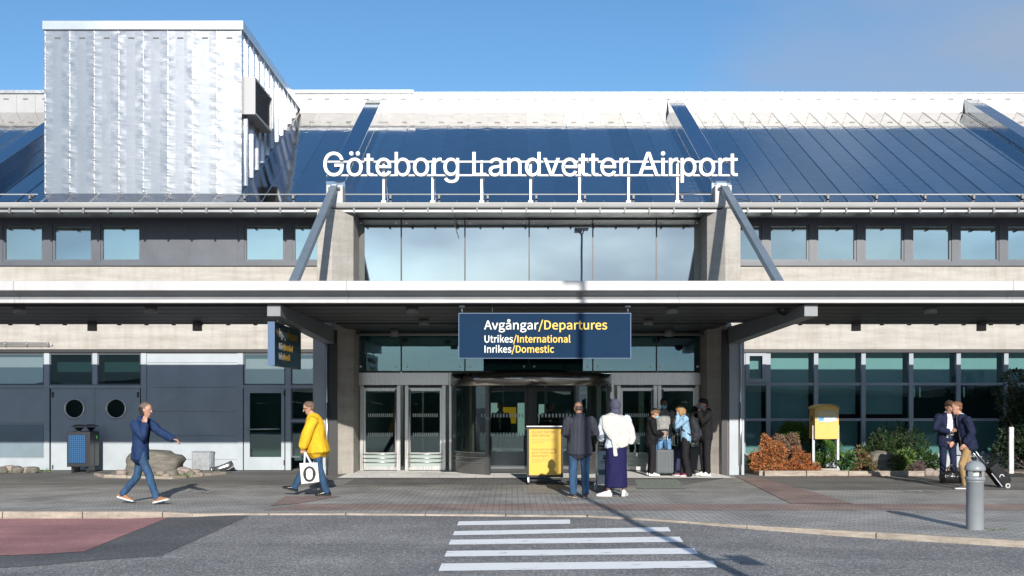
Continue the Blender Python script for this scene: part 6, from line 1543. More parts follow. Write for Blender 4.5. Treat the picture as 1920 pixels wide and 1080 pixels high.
HR = [(-.116, .026, .024, .052), (-.105, .043, .036, .042), (-.080, .060, .050, .026), (-.045, .076, .062, .010), (-.005, .090, .069, .002), (.035, .097, .074, -.004), (.070, .093, .072, -.010), (.098, .070, .055, -.014), (.114, .034, .028, -.016)]
def person(label, loc, yaw, h=1.76, J=None, girth=1.0, skin=(.42, .24, .17), hair=None, hairm=None, top=None, bottom=None, shoes=None, group=None, head=(0, 0, 0), hands=None, extra=None):
    k = h / 1.76
    J0 = dict(hip=V(0, 0, .93), chest=V(0, 0, 1.30), neck=V(-.005, 0, 1.48), head=V(.025, 0, 1.635),
              shL=V(0, .185, 1.425), shR=V(0, -.185, 1.425), elL=V(-.03, .235, 1.14), elR=V(-.03, -.235, 1.14), wrL=V(.03, .245, .89), wrR=V(.03, -.245, .89),
              hpL=V(0, .092, .90), hpR=V(0, -.092, .90), knL=V(.02, .10, .50), knR=V(.02, -.10, .50), anL=V(-.02, .105, .09), anR=V(-.02, -.105, .09),
              ftL=V(1, .15, 0), ftR=V(1, -.15, 0))
    for q, v in (J or {}).items(): J0[q] = Vector(v)
    for q in J0:
        if not q.startswith('ft'): J0[q] = J0[q] * k
    J = J0; g = girth
    t = thing('person', label, 'person', loc, yaw, group)
    lat_s = (J['shL'] - J['shR']).normalized(); lat_h = (J['hpL'] - J['hpR']).normalized()
    def lat_at(u): return (lat_h * (1 - u) + lat_s * u).normalized()
    def spine(u):      # 0 hip .. 1 neck
        a, b, c = J['hip'], J['chest'], J['neck']
        if u < .67: q = u / .67; return a.lerp(b, q)
        return b.lerp(c, (u - .67) / .33)
    # ---- body: one continuous skin
    B = Body()
    us = [-.12, .0, .18, .36, .55, .72, .86, .95]; rr = [(.15, .11), (.168, .118), (.155, .108), (.142, .10), (.155, .108), (.168, .108), (.145, .088), (.075, .065)]
    B.loft([spine(u) if u >= 0 else J['hip'] + (J['hip'] - J['chest']) * .12 for u in us], [(a * g * k, b * g * k) for a, b in rr], [lat_at(max(0, u)) for u in us for _ in (0,)][:1] + [lat_at(max(0, u)) for u in us] + [lat_at(1)], 18)
    hd = J['head']; hr = Matrix.Rotation(head[2], 3, 'Z') @ Matrix.Rotation(head[1], 3, 'Y') @ Matrix.Rotation(head[0], 3, 'X')
    def hp(x, y, z): return hd + hr @ (V(x, y, z) * k)
    B.loft([spine(.9), J['neck'] + (hd - J['neck']) * .25, hp(-.015, 0, -.05)], [.062 * k, .056 * k, .054 * k], lat_s, 14)
    B.loft([hp(c, 0, z) for z, a, b, c in HR], [(b * k, a * k) for z, a, b, c in HR], hr @ V(0, 1, 0), 18)
    B.loft([hp(.088, 0, .022), hp(.102, 0, -.005), hp(.112, 0, -.026)], [(.009 * k, .009 * k), (.012 * k, .012 * k), (.016 * k, .013 * k)], hr @ V(0, 1, 0), 8)
    for sy in (-1, 1): B.ball(hp(-.008, sy * .074, -.008), (.020 * k, .012 * k, .032 * k), 10, 7); B.ball(hp(.078, sy * .03, .034), (.02 * k, .026 * k, .010 * k), 8, 6)
    B.ball(hp(.070, 0, -.062), (.022 * k, .026 * k, .010 * k), 8, 6)
    for sd in 'LR':
        B.loft([J['sh' + sd], J['sh' + sd].lerp(J['el' + sd], .5), J['el' + sd], J['el' + sd].lerp(J['wr' + sd], .3), J['wr' + sd]], [.056 * k, .048 * k, .040 * k, .042 * k, .028 * k], lat_s, 12)
        hpj, kn, an = J['hp' + sd], J['kn' + sd], J['an' + sd]
        B.loft([hpj, hpj.lerp(kn, .5), kn, kn.lerp(an, .3), kn.lerp(an, .75), an], [.088 * k, .072 * k, .056 * k, .056 * k, .042 * k, .036 * k], lat_h, 12)
        f = J['ft' + sd].normalized()
        B.loft([an + V(0, 0, -.03), an + f * .08 + V(0, 0, -.045), an + f * .15 + V(0, 0, -.055)], [.034 * k, .030 * k, .022 * k], V(0, 0, 1).cross(f), 10)
    me = B.mesh(.0095, 2)
    # faces that are eyes, brows, mouth
    eye = mat('eye_dark', (.03, .022, .018), .3); lip = mat('lip_' + str(skin), tuple(c * f for c, f in zip(skin, (.8, .55, .5))), .5)
    sk = mat('skin_' + str(skin), skin, .5, var=.08, vscale=14)
    inv = hr.transposed(); bm = bmesh.new(); bm.from_mesh(me)
    for f in bm.faces:
        p = inv @ (f.calc_center_median() - hd) / k
        if p.x > .055:
            if abs(abs(p.y) - .031) < .013 and abs(p.z - .014) < .006: f.material_index = 1
            elif abs(abs(p.y) - .031) < .019 and abs(p.z - .037) < .005: f.material_index = 1
            elif abs(p.y) < .024 and abs(p.z + .060) < .006: f.material_index = 2
    for sd in 'LR':
        spec = (hands or {}).get(sd, {}); fore = (J['wr' + sd] - J['el' + sd]).normalized()
        d = Vector(spec.get('dir', fore + V(.25, 0, 0))); palm = Vector(spec.get('palm', (0, -1 if sd == 'L' else 1, 0)))
        hm = hand_mesh(J['wr' + sd], d, palm, spec.get('curl', .35), k, spec.get('thumb', (1 if sd == 'L' else -1)))
        bm.from_mesh(hm); bpy.data.meshes.remove(hm)
    bm.to_mesh(me); bm.free()
    link('body', me, [sk, eye, lip], t)
    # ---- trousers or skirt
    if bottom:
        m_, wd = bottom['m'], bottom.get('w', 1.0); B = Body(); kind = bottom.get('kind', 'trousers')
        if kind == 'skirt':
            z0 = bottom['hem']; c = J['hip']
            cs = [c + V(0, 0, .12 * k), c, V(c.x * .6, c.y * .6, c.z * .62), V(0, 0, z0)]
            B.loft(cs, [(.15 * k * g, .115 * k * g), (.19 * k * g, .14 * k * g), (.205 * k * g, .15 * k * g), (.215 * k * g, .155 * k * g)], lat_h, 22, False); me = B.mesh(.012, 1); folds(me, .010, (12, 12, 1.2), 3)
        else:
            for sd in 'LR':
                hpj, kn, an = J['hp' + sd], J['kn' + sd], J['an' + sd]; end = an + (kn - an).normalized() * bottom.get('short', -.01)
                B.loft([hpj + V(0, 0, .03), hpj.lerp(kn, .25), hpj.lerp(kn, .6), kn, kn.lerp(an, .35), kn.lerp(an, .75), end],
                       [.098 * k * g, .092 * k * wd * g, .078 * k * wd, .072 * k * wd, .069 * k * wd, .062 * k * wd, .061 * k * wd * bottom.get('flare', 1)], lat_h, 14)
            us = [-.10, .0, .14, .22]; rr = [(.145, .115), (.178, .128), (.168, .118), (.156, .112)]
            B.loft([J['hip'] + (J['hip'] - J['chest']) * .10] + [spine(u) for u in us[1:]], [(a * g * k, b * g * k) for a, b in rr], [lat_h] * 6, 18); me = B.mesh(.0105, 2); folds(me, .0032, (11, 11, 9), 2)
        link('trousers' if kind != 'skirt' else 'skirt', me, m_, t)
    # ---- upper clothing
    if top:
        def shell(spec, thick):
            B = Body(); hem = spec.get('hem', .08); fl = spec.get('flare', 1.0)
            us = [-hem, .0, .18, .36, .55, .72, .86, .95, 1.0]; rr = [(.172 * fl, .128 * fl), (.178 * (fl * .5 + .5), .130 * (fl * .5 + .5)), (.170, .122), (.160, .116), (.168, .120), (.178, .118), (.155, .098), (.088, .078), (.070, .068)]
            if spec.get('lowneck'): us, rr = us[:-1], rr[:-1]
            B.loft([spine(u) if u >= 0 else J['hip'] + (J['hip'] - J['chest']).normalized() * (-u) for u in us], [((a * g + thick) * k, (b * g + thick) * k) for a, b in rr], [lat_at(max(0, us[0]))] + [lat_at(max(0, u)) for u in us] + [lat_s], 20)
            for sd in 'LR':
                s_, e_, w_ = J['sh' + sd], J['el' + sd], J['wr' + sd]; end = e_.lerp(w_, spec.get('sleeve', .96))
                q = spec.get('arm', 1.0)
                B.loft([s_ + (J['chest'] - s_) * .12, s_.lerp(e_, .25), s_.lerp(e_, .7), e_, e_.lerp(w_, .35), end], [(.064 + thick) * k * q, (.059 + thick) * k * q, (.051 + thick) * k * q, (.049 + thick) * k * q, (.045 + thick) * k * q, (.038 + thick) * k * q], lat_s, 14)
            if spec.get('hood'):
                B.ball(J['neck'] + V(-.085, 0, -.01) * k, (.075 * k, .125 * k, .085 * k)); B.loft([J['neck'] + V(.02, .09, -.02), J['neck'] + V(-.06, .085, .03), J['neck'] + V(-.09, 0, .04), J['neck'] + V(-.06, -.085, .03), J['neck'] + V(.02, -.09, -.02)], [.035 * k] * 5, V(0, 0, 1), 10)
            if spec.get('collar'):
                c = J['neck']; B.loft([c + V(0, 0, -.05) * k, c + V(-.01, 0, .015) * k, c + V(-.012, 0, .045) * k], [(.078 * k, .074 * k), (.070 * k, .068 * k), (.066 * k, .064 * k)], lat_s, 16, False)
            me = B.mesh(.0105, 2); folds(me, spec.get('fold', .006), spec.get('fsc', (9, 9, 5)), spec.get('seed', 1)); return me
        for spec in (top if isinstance(top, list) else [top]):
            me = shell(spec, spec.get('thick', .006))
            op = spec.get('open')
            if op:     # front opening: faces in a band in front of the chest are taken out
                bm = bmesh.new(); bm.from_mesh(me); dead = []
                for f in bm.faces:
                    c = f.calc_center_median(); u = (c - J['hip']).dot((J['neck'] - J['hip']).normalized()) / (J['neck'] - J['hip']).length
                    y = (c - spine(max(0, min(1, u)))).dot(lat_at(max(0, min(1, u)))); fw = lat_at(max(0, min(1, u))).cross(V(0, 0, 1))
                    if (c - spine(max(0, min(1, u)))).dot(fw) > .03 and abs(y - op.get('off', 0)) < op['w'] * k * (op.get('v0', 1) + (op.get('v1', 1) - op.get('v0', 1)) * u) and -.3 < u < 1.08: dead.append(f)
                bmesh.ops.delete(bm, geom=dead, context='FACES'); bm.to_mesh(me); bm.free()
            link(spec['name'], me, spec['m'], t)
    # ---- shoes
    if shoes:
        for sd in 'LR':
            an = J['an' + sd]; f = J['ft' + sd].normalized(); fl = V(f.x, f.y, 0).normalized(); lat = V(0, 0, 1).cross(fl); up = f.cross(lat) * -1
            if up.z < 0 and abs(f.z) < .9: up = -up
            B = Body(); o_ = an + up * -.075 * k
            P = lambda a, z: o_ + f * a * k + up * z * k
            B.loft([P(-.065, .035), P(-.03, .045), P(.05, .048), P(.11, .036), P(.165, .028), P(.20, .022)], [(.030 * k, .030 * k), (.037 * k, .043 * k), (.040 * k, .046 * k), (.046 * k, .034 * k), (.043 * k, .026 * k), (.028 * k, .018 * k)], lat, 14)
            B.loft([P(-.02, .04), P(-.012, .10)], [(.040 * k, .045 * k), (.040 * k, .046 * k)], lat, 12)
            me = B.mesh(.008, 1)
            for v in me.vertices:
                q = (v.co - o_).dot(up)
                if q < .012 * k: v.co += up * (.012 * k - q)
            so = link('shoe', me, shoes['m'], t)
            b = MB(); prof = [(-.072, .026), (-.05, .038), (.03, .036), (.11, .046), (.165, .043), (.205, .026), (.214, .0)]; pts = [(a, w) for a, w in prof] + [(a, -w) for a, w in prof[::-1][1:]]; n = len(pts)
            vs = [P(a, 0) + lat * w * k * 1.03 for a, w in pts] + [P(a, .024) + lat * w * k * 1.03 for a, w in pts]
            b.add(vs, [tuple(range(n)), tuple(range(n, 2*n))[::-1]] + [(i, (i+1) % n, n + (i+1) % n, n + i) for i in range(n)]); b.build('sole', shoes['s'], so, True)
    # ---- hair
    if hair:
        B = Body()
        if hair == 'short':
            B.ball(hp(-.022, 0, .052), (.104 * k, .084 * k, .080 * k), 18, 11); B.ball(hp(-.055, 0, .0), (.062 * k, .078 * k, .075 * k), 16, 10)
        elif hair == 'full':
            B.ball(hp(-.012, 0, .062), (.110 * k, .090 * k, .084 * k), 18, 11); B.ball(hp(-.055, 0, .005), (.066 * k, .084 * k, .080 * k), 16, 10); B.ball(hp(.05, 0, .095), (.055 * k, .07 * k, .035 * k), 14, 9)
        elif hair == 'cropped':
            B.ball(hp(-.018, 0, .040), (.099 * k, .078 * k, .080 * k), 18, 11); B.ball(hp(-.045, 0, .0), (.060 * k, .074 * k, .068 * k), 16, 10)
        elif hair == 'bald':
            B.ball(hp(-.045, 0, -.012), (.062 * k, .0755 * k, .048 * k), 16, 10)
        elif hair == 'bob':
            B.ball(hp(-.014, 0, .050), (.116 * k, .100 * k, .088 * k), 18, 11); B.ball(hp(-.045, 0, -.03), (.085 * k, .105 * k, .105 * k), 18, 11)
            for sy in (-1, 1): B.ball(hp(.025, sy * .085, -.02), (.05 * k, .028 * k, .085 * k), 12, 9)
        elif hair == 'scarf':
            B.ball(hp(-.018, 0, .03), (.122 * k, .098 * k, .118 * k), 18, 12); B.loft([hp(-.02, 0, -.06), J['neck'] + V(0, 0, .0), J['neck'] + V(0, 0, -.08)], [.088 * k, .092 * k, .13 * k], lat_s, 16)
        me = B.mesh(.008 if hair != 'scarf' else .01, 1)
        folds(me, .0075 if hair == 'full' else .005 if hair in ('short', 'cropped', 'bald') else .007, (30, 30, 36), 4)
        link('headscarf' if hair == 'scarf' else 'hair', me, hairm, t)
    t['_J'] = 0
    return t, J, hp
def mask_on(t, hp, k=1.0):
    B = Body(); B.loft([hp(.055, 0, -.088), hp(.072, 0, -.06), hp(.088, 0, -.03), hp(.082, 0, -.002)], [(.040, .035), (.056, .038), (.058, .035), (.048, .025)], V(0, 1, 0) if True else None, 14, False)
    me = B.mesh(.007, 1); return link('face_mask', me, mat('mask_blue', (.22, .48, .62), .7, var=.1, vscale=30), t)

def cloth(name, c, rough=.8, var=.14, vscale=12, bump=.55, bscale=11): return mat(name, c, rough, var=var, vscale=vscale, bump=bump, bscale=bscale, spec=.2)
DEN = mat('denim_blue', (.034, .078, .15), .85, var=.42, vscale=6, bump=.6, bscale=13, spec=.2, stretch=(1.5, 1.5, .6))
DENL = mat('denim_light', (.13, .28, .48), .85, var=.28, vscale=7, bump=.2, bscale=90, spec=.2)
BLK = cloth('cloth_black', (.012, .012, .014)); BLKT = cloth('trousers_black', (.016, .015, .018))
NAVY = cloth('cloth_navy', (.012, .018, .045)); WHT = cloth('shirt_white', (.62, .66, .70), var=.06)
SOLW = mat('sole_white', (.68, .67, .64), .6); SHOEB = mat('shoe_black', (.012, .012, .012), .25); SHOEW = mat('sneaker_white', (.70, .70, .69), .6, var=.08, vscale=20)
SK1, SK2, SK3 = (.46, .25, .17), (.12, .06, .04), (.50, .29, .20)

# 1 man on the phone, walking to the right
Y1 = 18.25; x1 = wx(263, Y1)
J = dict(hip=V(.0, 0, .90), chest=V(.015, 0, 1.27), neck=V(.045, 0, 1.455), head=V(.10, 0, 1.60), shL=V(.07, .17, 1.40), shR=V(-.035, -.175, 1.39), elR=V(.115, -.235, 1.13), wrR=V(.135, -.14, 1.37), elL=V(.30, .22, 1.20), wrL=V(.52, .15, 1.10),
         hpR=V(.03, -.09, .87), hpL=V(-.02, .09, .87), knR=V(.185, -.10, .50), anR=V(.31, -.11, .115), knL=V(-.08, .09, .475), anL=V(-.335, .09, .165), ftR=V(1, -.1, .22), ftL=V(1, .1, -.30))
BLUEJ = cloth('jacket_blue', (.015, .036, .10), .75)
t, J, hp = person('man in a blue jacket and jeans striding with a phone held to his ear', (x1, Y1, 0), 0, 1.77, J, 1.0, SK1, 'short', mat('hair_greying', (.15, .105, .075), .7, var=.35, vscale=60), 
    [dict(name='shirt', m=BLKT, thick=-.004, hem=.10, sleeve=.4), dict(name='jacket', m=BLUEJ, hem=.13, flare=1.06, thick=.016, open=dict(w=.035, off=0), collar=1, fold=.007, arm=1.16)], dict(m=DEN, w=.95), dict(m=mat('shoe_tan', (.33, .155, .075), .6), s=SOLW), head=(0, .12, R(-12)), hands=dict(R=dict(dir=(-.10, .10, 1), palm=(0, 1, .1), curl=.30, thumb=1), L=dict(dir=(1, -.15, -.25), palm=(0, -.3, -1), curl=.75)))
ph_ = thing('phone', 'dark phone pressed to the ear of the man in the blue jacket', 'phone', (x1 + .06, Y1 - .11, 1.60))
b = MB(); p = Vector((x1 + .085, Y1 - .165, 1.525)); q = Vector((x1 + .045, Y1 - .150, 1.66)); b.bar(p, q, .012, .06, 0, (1, 0, .3)); b.build('case', SHOEB, ph_, bevel=.003)
if False: b.bar(p + Vector((.03, -.0085, .03)) * .3 + Vector((.004, -.007, .01)), q + Vector((0, -.0075, -.01)), .0015, .055, 0, (1, 0, .3))

# 2 man in the yellow coat, walking to the left
Y2 = 19.95; x2 = wx(594, Y2)
J = dict(hip=V(0, 0, .93), chest=V(.03, 0, 1.28), neck=V(.075, 0, 1.465), head=V(.145, 0, 1.605), shL=V(.03, .20, 1.395), shR=V(.05, -.19, 1.40), elL=V(.13, .27, 1.12), wrL=V(.205, .27, .885), elR=V(.10, -.25, 1.12), wrR=V(.22, -.23, .90),
         hpR=V(.03, -.09, .90), hpL=V(-.02, .09, .90), knR=V(.24, -.10, .50), anR=V(.43, -.10, .15), knL=V(-.06, .10, .49), anL=V(-.20, .10, .085), ftR=V(1, 0, .28), ftL=V(1, .15, 0))
YEL = mat('coat_yellow', (.70, .41, .02), .8, var=.16, vscale=7, bump=.5, bscale=10, spec=.25)
t, J, hp = person('man in a bright yellow coat and jeans walking with a tote bag', (x2, Y2, 0), math.pi, 1.79, J, 1.12, SK1, 'short', mat('hair_brown_grey', (.13, .085, .06), .7, var=.3, vscale=60),
    dict(name='coat', m=YEL, hem=.13, flare=1.32, thick=.040, collar=1, fold=.011, fsc=(6, 6, 2.2), arm=1.12, sleeve=.93), dict(m=DEN, w=1.05), dict(m=SHOEB, s=mat('sole_black', (.015, .015, .015), .7)), head=(0, .30, R(8)), hands=dict(L=dict(dir=(.1, 0, -1), palm=(0, -1, 0), curl=1.0)))
b = MB(); B = Body(); w_ = J['wrL']; e_ = J['elL']; B.loft([w_.lerp(e_, .10), w_.lerp(e_, .20)], [.060, .060], V(0, 1, 0), 14, False); link('cuff', B.mesh(.008, 1), BLK, t)
b = MB(); 
for sy in (-1, 1): b.tube([hp(.088, sy * .012, .016), hp(.086, sy * .055, .017), hp(.0, sy * .077, .012)], .004, 6)
b.build('glasses', BLK, t, True)
# tote bag in his hand
xb_, yb_ = wx(578, Y2 - .36), Y2 - .34
bg = thing('tote_bag', 'white cotton tote bag with a large black letter O carried by the man in yellow', 'bag', (xb_, yb_, .35))
b = MB(); n = 10; vs = []; fs = []
zt_, zb_ = wz(868, yb_), wz(907, yb_); wt_, wb_ = .165, .165
for s_ in (-1, 1):
    for i in range(n + 1):
        for j in range(n + 1):
            u, v = i / n, j / n; xx = xb_ + (u - .5) * 2 * (wt_ * v + wb_ * (1 - v)) + (1 - v) * .035; zz = zb_ + (zt_ - zb_) * v + .012 * (u - .5) + (.03 * u if v == 0 else .03 * u * (1 - v))
            bul = math.sin(math.pi * u) * (.3 + .7 * math.sin(math.pi * (1 - v) * .75)); vs.append((xx, yb_ + s_ * (.002 + .030 * bul), zz))
m_ = (n + 1) ** 2
for s_ in (0, 1):
    for i in range(n):
        for j in range(n): a = s_ * m_ + i * (n + 1) + j; fs.append((a, a + n + 1, a + n + 2, a + 1))
b.add(vs, fs, 0, True); b.build('body', cloth('tote_cotton', (.70, .69, .66), var=.05), bg)
b = MB(); hxw = wx(572, Y2 - .3)
for s_ in (-1, 1):
    for xx in (-.075, .055): b.bar((xb_ + xx, yb_ + s_ * .006, zt_ - .02), (hxw + .005 * xx, yb_ + .03 + s_ * .008, .83), .028, .004, 0, (0, 1, 0))
b.build('handle', cloth('tote_cotton', (.70, .69, .66), var=.05), bg)
b = MB(); cxx, czz = xb_ + .022, (zt_ + zb_) / 2 - .01; n = 36; vs = []
for i in range(n):
    a = 2 * math.pi * i / n; tw = 1 + .05 * noise.noise(V(math.cos(a) * 2, math.sin(a) * 2, 4))
    for q, (rx, rz_) in enumerate(((.115, .145), (.058 + .018 * abs(math.sin(a)), .105))):
        xx, zz = cxx + rx * math.cos(a) * tw, czz + rz_ * math.sin(a) * tw
        u = (xx - xb_) / (2 * wt_) + .5; v = (zz - zb_) / (zt_ - zb_); bul = math.sin(math.pi * max(0, min(1, u))) * (.3 + .7 * math.sin(math.pi * (1 - max(0, min(1, v))) * .75)); vs.append((xx, yb_ - (.002 + .030 * bul) - .007, zz))
b.add(vs, [(2*i, 2*((i+1) % n), 2*((i+1) % n) + 1, 2*i + 1) for i in range(n)]); b.build('printed_letter', mat('print_black', (.03, .03, .03), .8, var=.5, vscale=25), bg)

# 3 man in the pinstripe blazer, seen from behind
Y3 = 19.45; x3 = wx(1087, Y3)
PIN = bpy.data.materials.new('pinstripe_cloth'); PIN.use_nodes = True
nt = PIN.node_tree; pb = nt.nodes['Principled BSDF']; pb.inputs['Roughness'].default_value = .85; pb.inputs['Specular IOR Level'].default_value = .2
tcn = nt.nodes.new('ShaderNodeTexCoord'); wv = nt.nodes.new('ShaderNodeTexWave'); wv.wave_type = 'BANDS'; wv.bands_direction = 'Y'; wv.inputs['Scale'].default_value = 13; wv.inputs['Distortion'].default_value = .6; wv.inputs['Detail'].default_value = 1
rp = nt.nodes.new('ShaderNodeValToRGB'); rp.color_ramp.elements[0].position = .72; rp.color_ramp.elements[0].color = (.022, .024, .034, 1); rp.color_ramp.elements[1].position = .95; rp.color_ramp.elements[1].color = (.085, .09, .11, 1)
nt.links.new(tcn.outputs['Object'], wv.inputs['Vector']); nt.links.new(wv.outputs['Fac'], rp.inputs['Fac']); nt.links.new(rp.outputs['Color'], pb.inputs['Base Color'])
J = dict(chest=V(.01, 0, 1.30), neck=V(.03, 0, 1.475), head=V(.10, .015, 1.60), elL=V(.04, .27, 1.17), elR=V(.05, -.29, 1.17), wrL=V(.24, .14, 1.10), wrR=V(.25, -.13, 1.12), shL=V(.0, .20, 1.42), shR=V(.0, -.20, 1.42), anL=V(-.03, .115, .085), anR=V(-.02, -.10, .085), knL=V(.02, .12, .50), knR=V(.03, -.10, .50), ftL=V(1, .5, 0), ftR=V(1, -.1, 0))
t, J, hp = person('man in a dark pinstripe blazer and jeans seen from behind beside the yellow poster', (x3, Y3, 0), R(90), 1.79, J, 1.10, (.30, .155, .10), 'bald', mat('hair_short_brown', (.06, .04, .03), .7),
    dict(name='blazer', m=PIN, hem=.14, flare=1.12, thick=.020, collar=1, fold=.006, arm=1.08), dict(m=DEN, w=1.08), dict(m=mat('shoe_brown', (.05, .032, .024), .4), s=mat('sole_beige', (.35, .29, .22), .7)), head=(0, .45, R(6)), hands=dict(L=dict(dir=(1, -.5, .2), palm=(0, -.4, 1), curl=.6), R=dict(dir=(1, .5, .2), palm=(0, .4, 1), curl=.6)))

# 4 woman in the headscarf
Y4 = 19.75; x4 = wx(1155, Y4)
J = dict(hip=V(0, 0, .95), chest=V(.01, 0, 1.29), neck=V(.02, 0, 1.46), head=V(.05, .01, 1.625), elL=V(.03, .27, 1.16), wrL=V(.27, .20, 1.02), elR=V(-.02, -.23, 1.14), wrR=V(.18, -.14, 1.02), anL=V(-.04, .16, .085), anR=V(-.03, -.14, .085), ftL=V(.35, 1, 0), ftR=V(.7, -.35, 0))
t, J, hp = person('woman in grey headscarf and long navy skirt with a white jumper over her shoulders', (x4, Y4, 0), R(97), 1.80, J, .98, SK2, 'scarf', cloth('scarf_grey', (.075, .08, .12)),
    dict(name='blouse', m=cloth('blouse_white', (.56, .64, .74), var=.06), hem=.06, flare=1.05, thick=.016, fold=.012, arm=1.25), dict(kind='skirt', m=cloth('skirt_navy', (.013, .013, .065), var=.12), hem=.17), dict(m=SHOEW, s=SOLW), head=(0, .12, R(10)))
B = Body()
B.loft([V(.0, .02, 1.50), V(-.05, .05, 1.45), V(-.095, .045, 1.33), V(-.12, -.02, 1.18), V(-.145, -.08, 1.05), V(-.15, -.125, .93)], [(.13, .06), (.235, .085), (.245, .065), (.215, .045), (.17, .032), (.08, .02)], V(0, 1, 0), 22)
B.loft([V(.0, -.02, 1.47), V(-.02, -.20, 1.42), V(-.05, -.265, 1.25), V(-.09, -.27, 1.08), V(-.11, -.25, .98)], [(.07, .05), (.07, .055), (.075, .055), (.09, .045), (.05, .025)], V(0, 1, 0), 16)
B.loft([V(-.13, .10, 1.28), V(-.16, .085, 1.10), V(-.178, .06, .90), V(-.18, .045, .76)], [(.048, .018), (.042, .016), (.040, .014), (.042, .012)], V(0, 1, 0), 12)
me = B.mesh(.010, 2); folds(me, .004, (9, 9, 2), 6); link('jumper', me, cloth('jumper_white', (.54, .52, .485), .9, .10, 14, .25, 40), t)

# 5-8 the group with masks by the right-hand doors
GRP = 'masked travellers waiting by the doors'
Y5 = 25.1; x5 = wx(1221, Y5)
J = dict(neck=V(.04, 0, 1.46), head=V(.10, 0, 1.58), elL=V(.02, .22, 1.14), elR=V(.03, -.22, 1.12), wrL=V(.27, .12, 1.06), wrR=V(.28, -.10, 1.06))
t, J, hp = person('boy in black hoodie and black trousers looking down at his phone', (x5, Y5, .015), R(8), 1.63, J, .95, SK3, 'full', mat('hair_light_brown', (.17, .105, .06), .7, var=.3, vscale=60), dict(name='hoodie', m=BLK, hem=.10, thick=.02, hood=1, fold=.01, arm=1.1), dict(m=BLKT, w=1.02), dict(m=SHOEW, s=SOLW), head=(0, .45, 0), group=None, hands=dict(L=dict(dir=(1, -.2, .1), palm=(0, -.3, 1), curl=.7), R=dict(dir=(1, .2, .1), palm=(0, .3, 1), curl=.7)))
mask_on(t, hp)
Y6 = 25.6; x6 = wx(1244, Y6)
J = dict(neck=V(.02, 0, 1.47), head=V(.075, 0, 1.615), elL=V(-.03, .27, 1.16), elR=V(-.02, -.27, 1.16), wrL=V(.10, .22, .93), wrR=V(.12, -.2, .94))
t, J, hp = person('tall man in a grey sweater, light jeans and a blue face mask facing us', (x6, Y6, .015), R(-88), 1.86, J, 1.05, SK2, 'short', mat('hair_black', (.012, .010, .010), .7), [dict(name='sweater', m=cloth('sweater_grey', (.30, .30, .30), .9), hem=.06, thick=.012, fold=.007, sleeve=.06, collar=1), dict(name='sleeves', m=BLKT, hem=-.2, thick=-.012, arm=1.22, sleeve=.95, lowneck=1)], dict(m=DENL, w=1.0), dict(m=SHOEW, s=SOLW), head=(0, .28, 0))
mask_on(t, hp)
Y7 = 25.0; x7 = wx(1285, Y7)
J = dict(hip=V(-.02, 0, .92), chest=V(.02, 0, 1.26), neck=V(.065, 0, 1.435), head=V(.12, 0, 1.57), elL=V(.23, .16, 1.20), wrL=V(.185, .045, 1.46), elR=V(.18, -.20, 1.13), wrR=V(.25, -.06, 1.30), anL=V(-.06, .09, .085), anR=V(.05, -.09, .085))
t, J, hp = person('blonde woman in a denim jacket and black trousers with her hand to her face', (x7, Y7, .015), R(180), 1.71, J, .95, SK3, 'bob', mat('hair_blonde', (.36, .21, .09), .65, var=.35, vscale=45), dict(name='jacket', m=cloth('denim_pale', (.26, .42, .58), var=.2), hem=.05, thick=.014, fold=.010, collar=1, arm=1.12), dict(m=BLKT, w=1.18, flare=1.25, short=-.05), dict(m=mat('shoe_magenta', (.22, .03, .10), .5), s=SOLW), head=(0, .35, R(14)), hands=dict(L=dict(dir=(-.25, -.15, 1), palm=(-1, 0, 0), curl=.25), R=dict(dir=(.1, .2, 1), palm=(-1, 0, 0), curl=.5)))
mask_on(t, hp)
bp_ = thing('backpack', 'dark grey backpack worn by the blonde woman in the denim jacket', 'backpack', (x7 + .2, Y7, 1.1))
B = Body(); B.loft([V(x7 + .20, Y7 - .02, .86), V(x7 + .23, Y7 - .02, 1.0), V(x7 + .21, Y7 - .02, 1.2), V(x7 + .15, Y7 - .02, 1.38)], [(.17, .10), (.185, .13), (.175, .12), (.13, .075)], V(0, 1, 0), 18)
me = B.mesh(.012, 2); folds(me, .007, (12, 12, 12), 3); me.transform(Matrix.Translation(-Vector(bp_.location))); link('bag', me, cloth('pack_grey', (.028, .03, .036), .7), bp_)
B = Body(); B.loft([V(x7 + .29, Y7 - .02, .92), V(x7 + .345, Y7 - .02, 1.0), V(x7 + .325, Y7 - .02, 1.12)], [(.13, .04), (.14, .045), (.12, .035)], V(0, 1, 0), 16); me = B.mesh(.011, 1); me.transform(Matrix.Translation(-Vector(bp_.location))); link('front_pocket', me, cloth('pack_grey2', (.04, .043, .05), .7), bp_)
b = MB()
for sy in (-.10, .10): b.tube([(x7 + .12, Y7 + sy, 1.39), (x7 + .0, Y7 + sy * 1.15, 1.43), (x7 - .10, Y7 + sy * 1.1, 1.33), (x7 - .10, Y7 + sy * 1.3, 1.12), (x7 + .10, Y7 + sy * 1.6, .98)], .018, 8)
b.build('strap', BLK, bp_)
Y8 = 25.2; x8 = wx(1323, Y8)
J = dict(neck=V(.02, 0, 1.475), head=V(.06, .0, 1.62), elL=V(.20, .21, 1.20), wrL=V(.21, .05, 1.46), elR=V(.23, -.22, 1.34), wrR=V(.205, -.085, 1.555), shR=V(.03, -.185, 1.43), anL=V(.0, .10, .085), anR=V(-.02, -.10, .085))
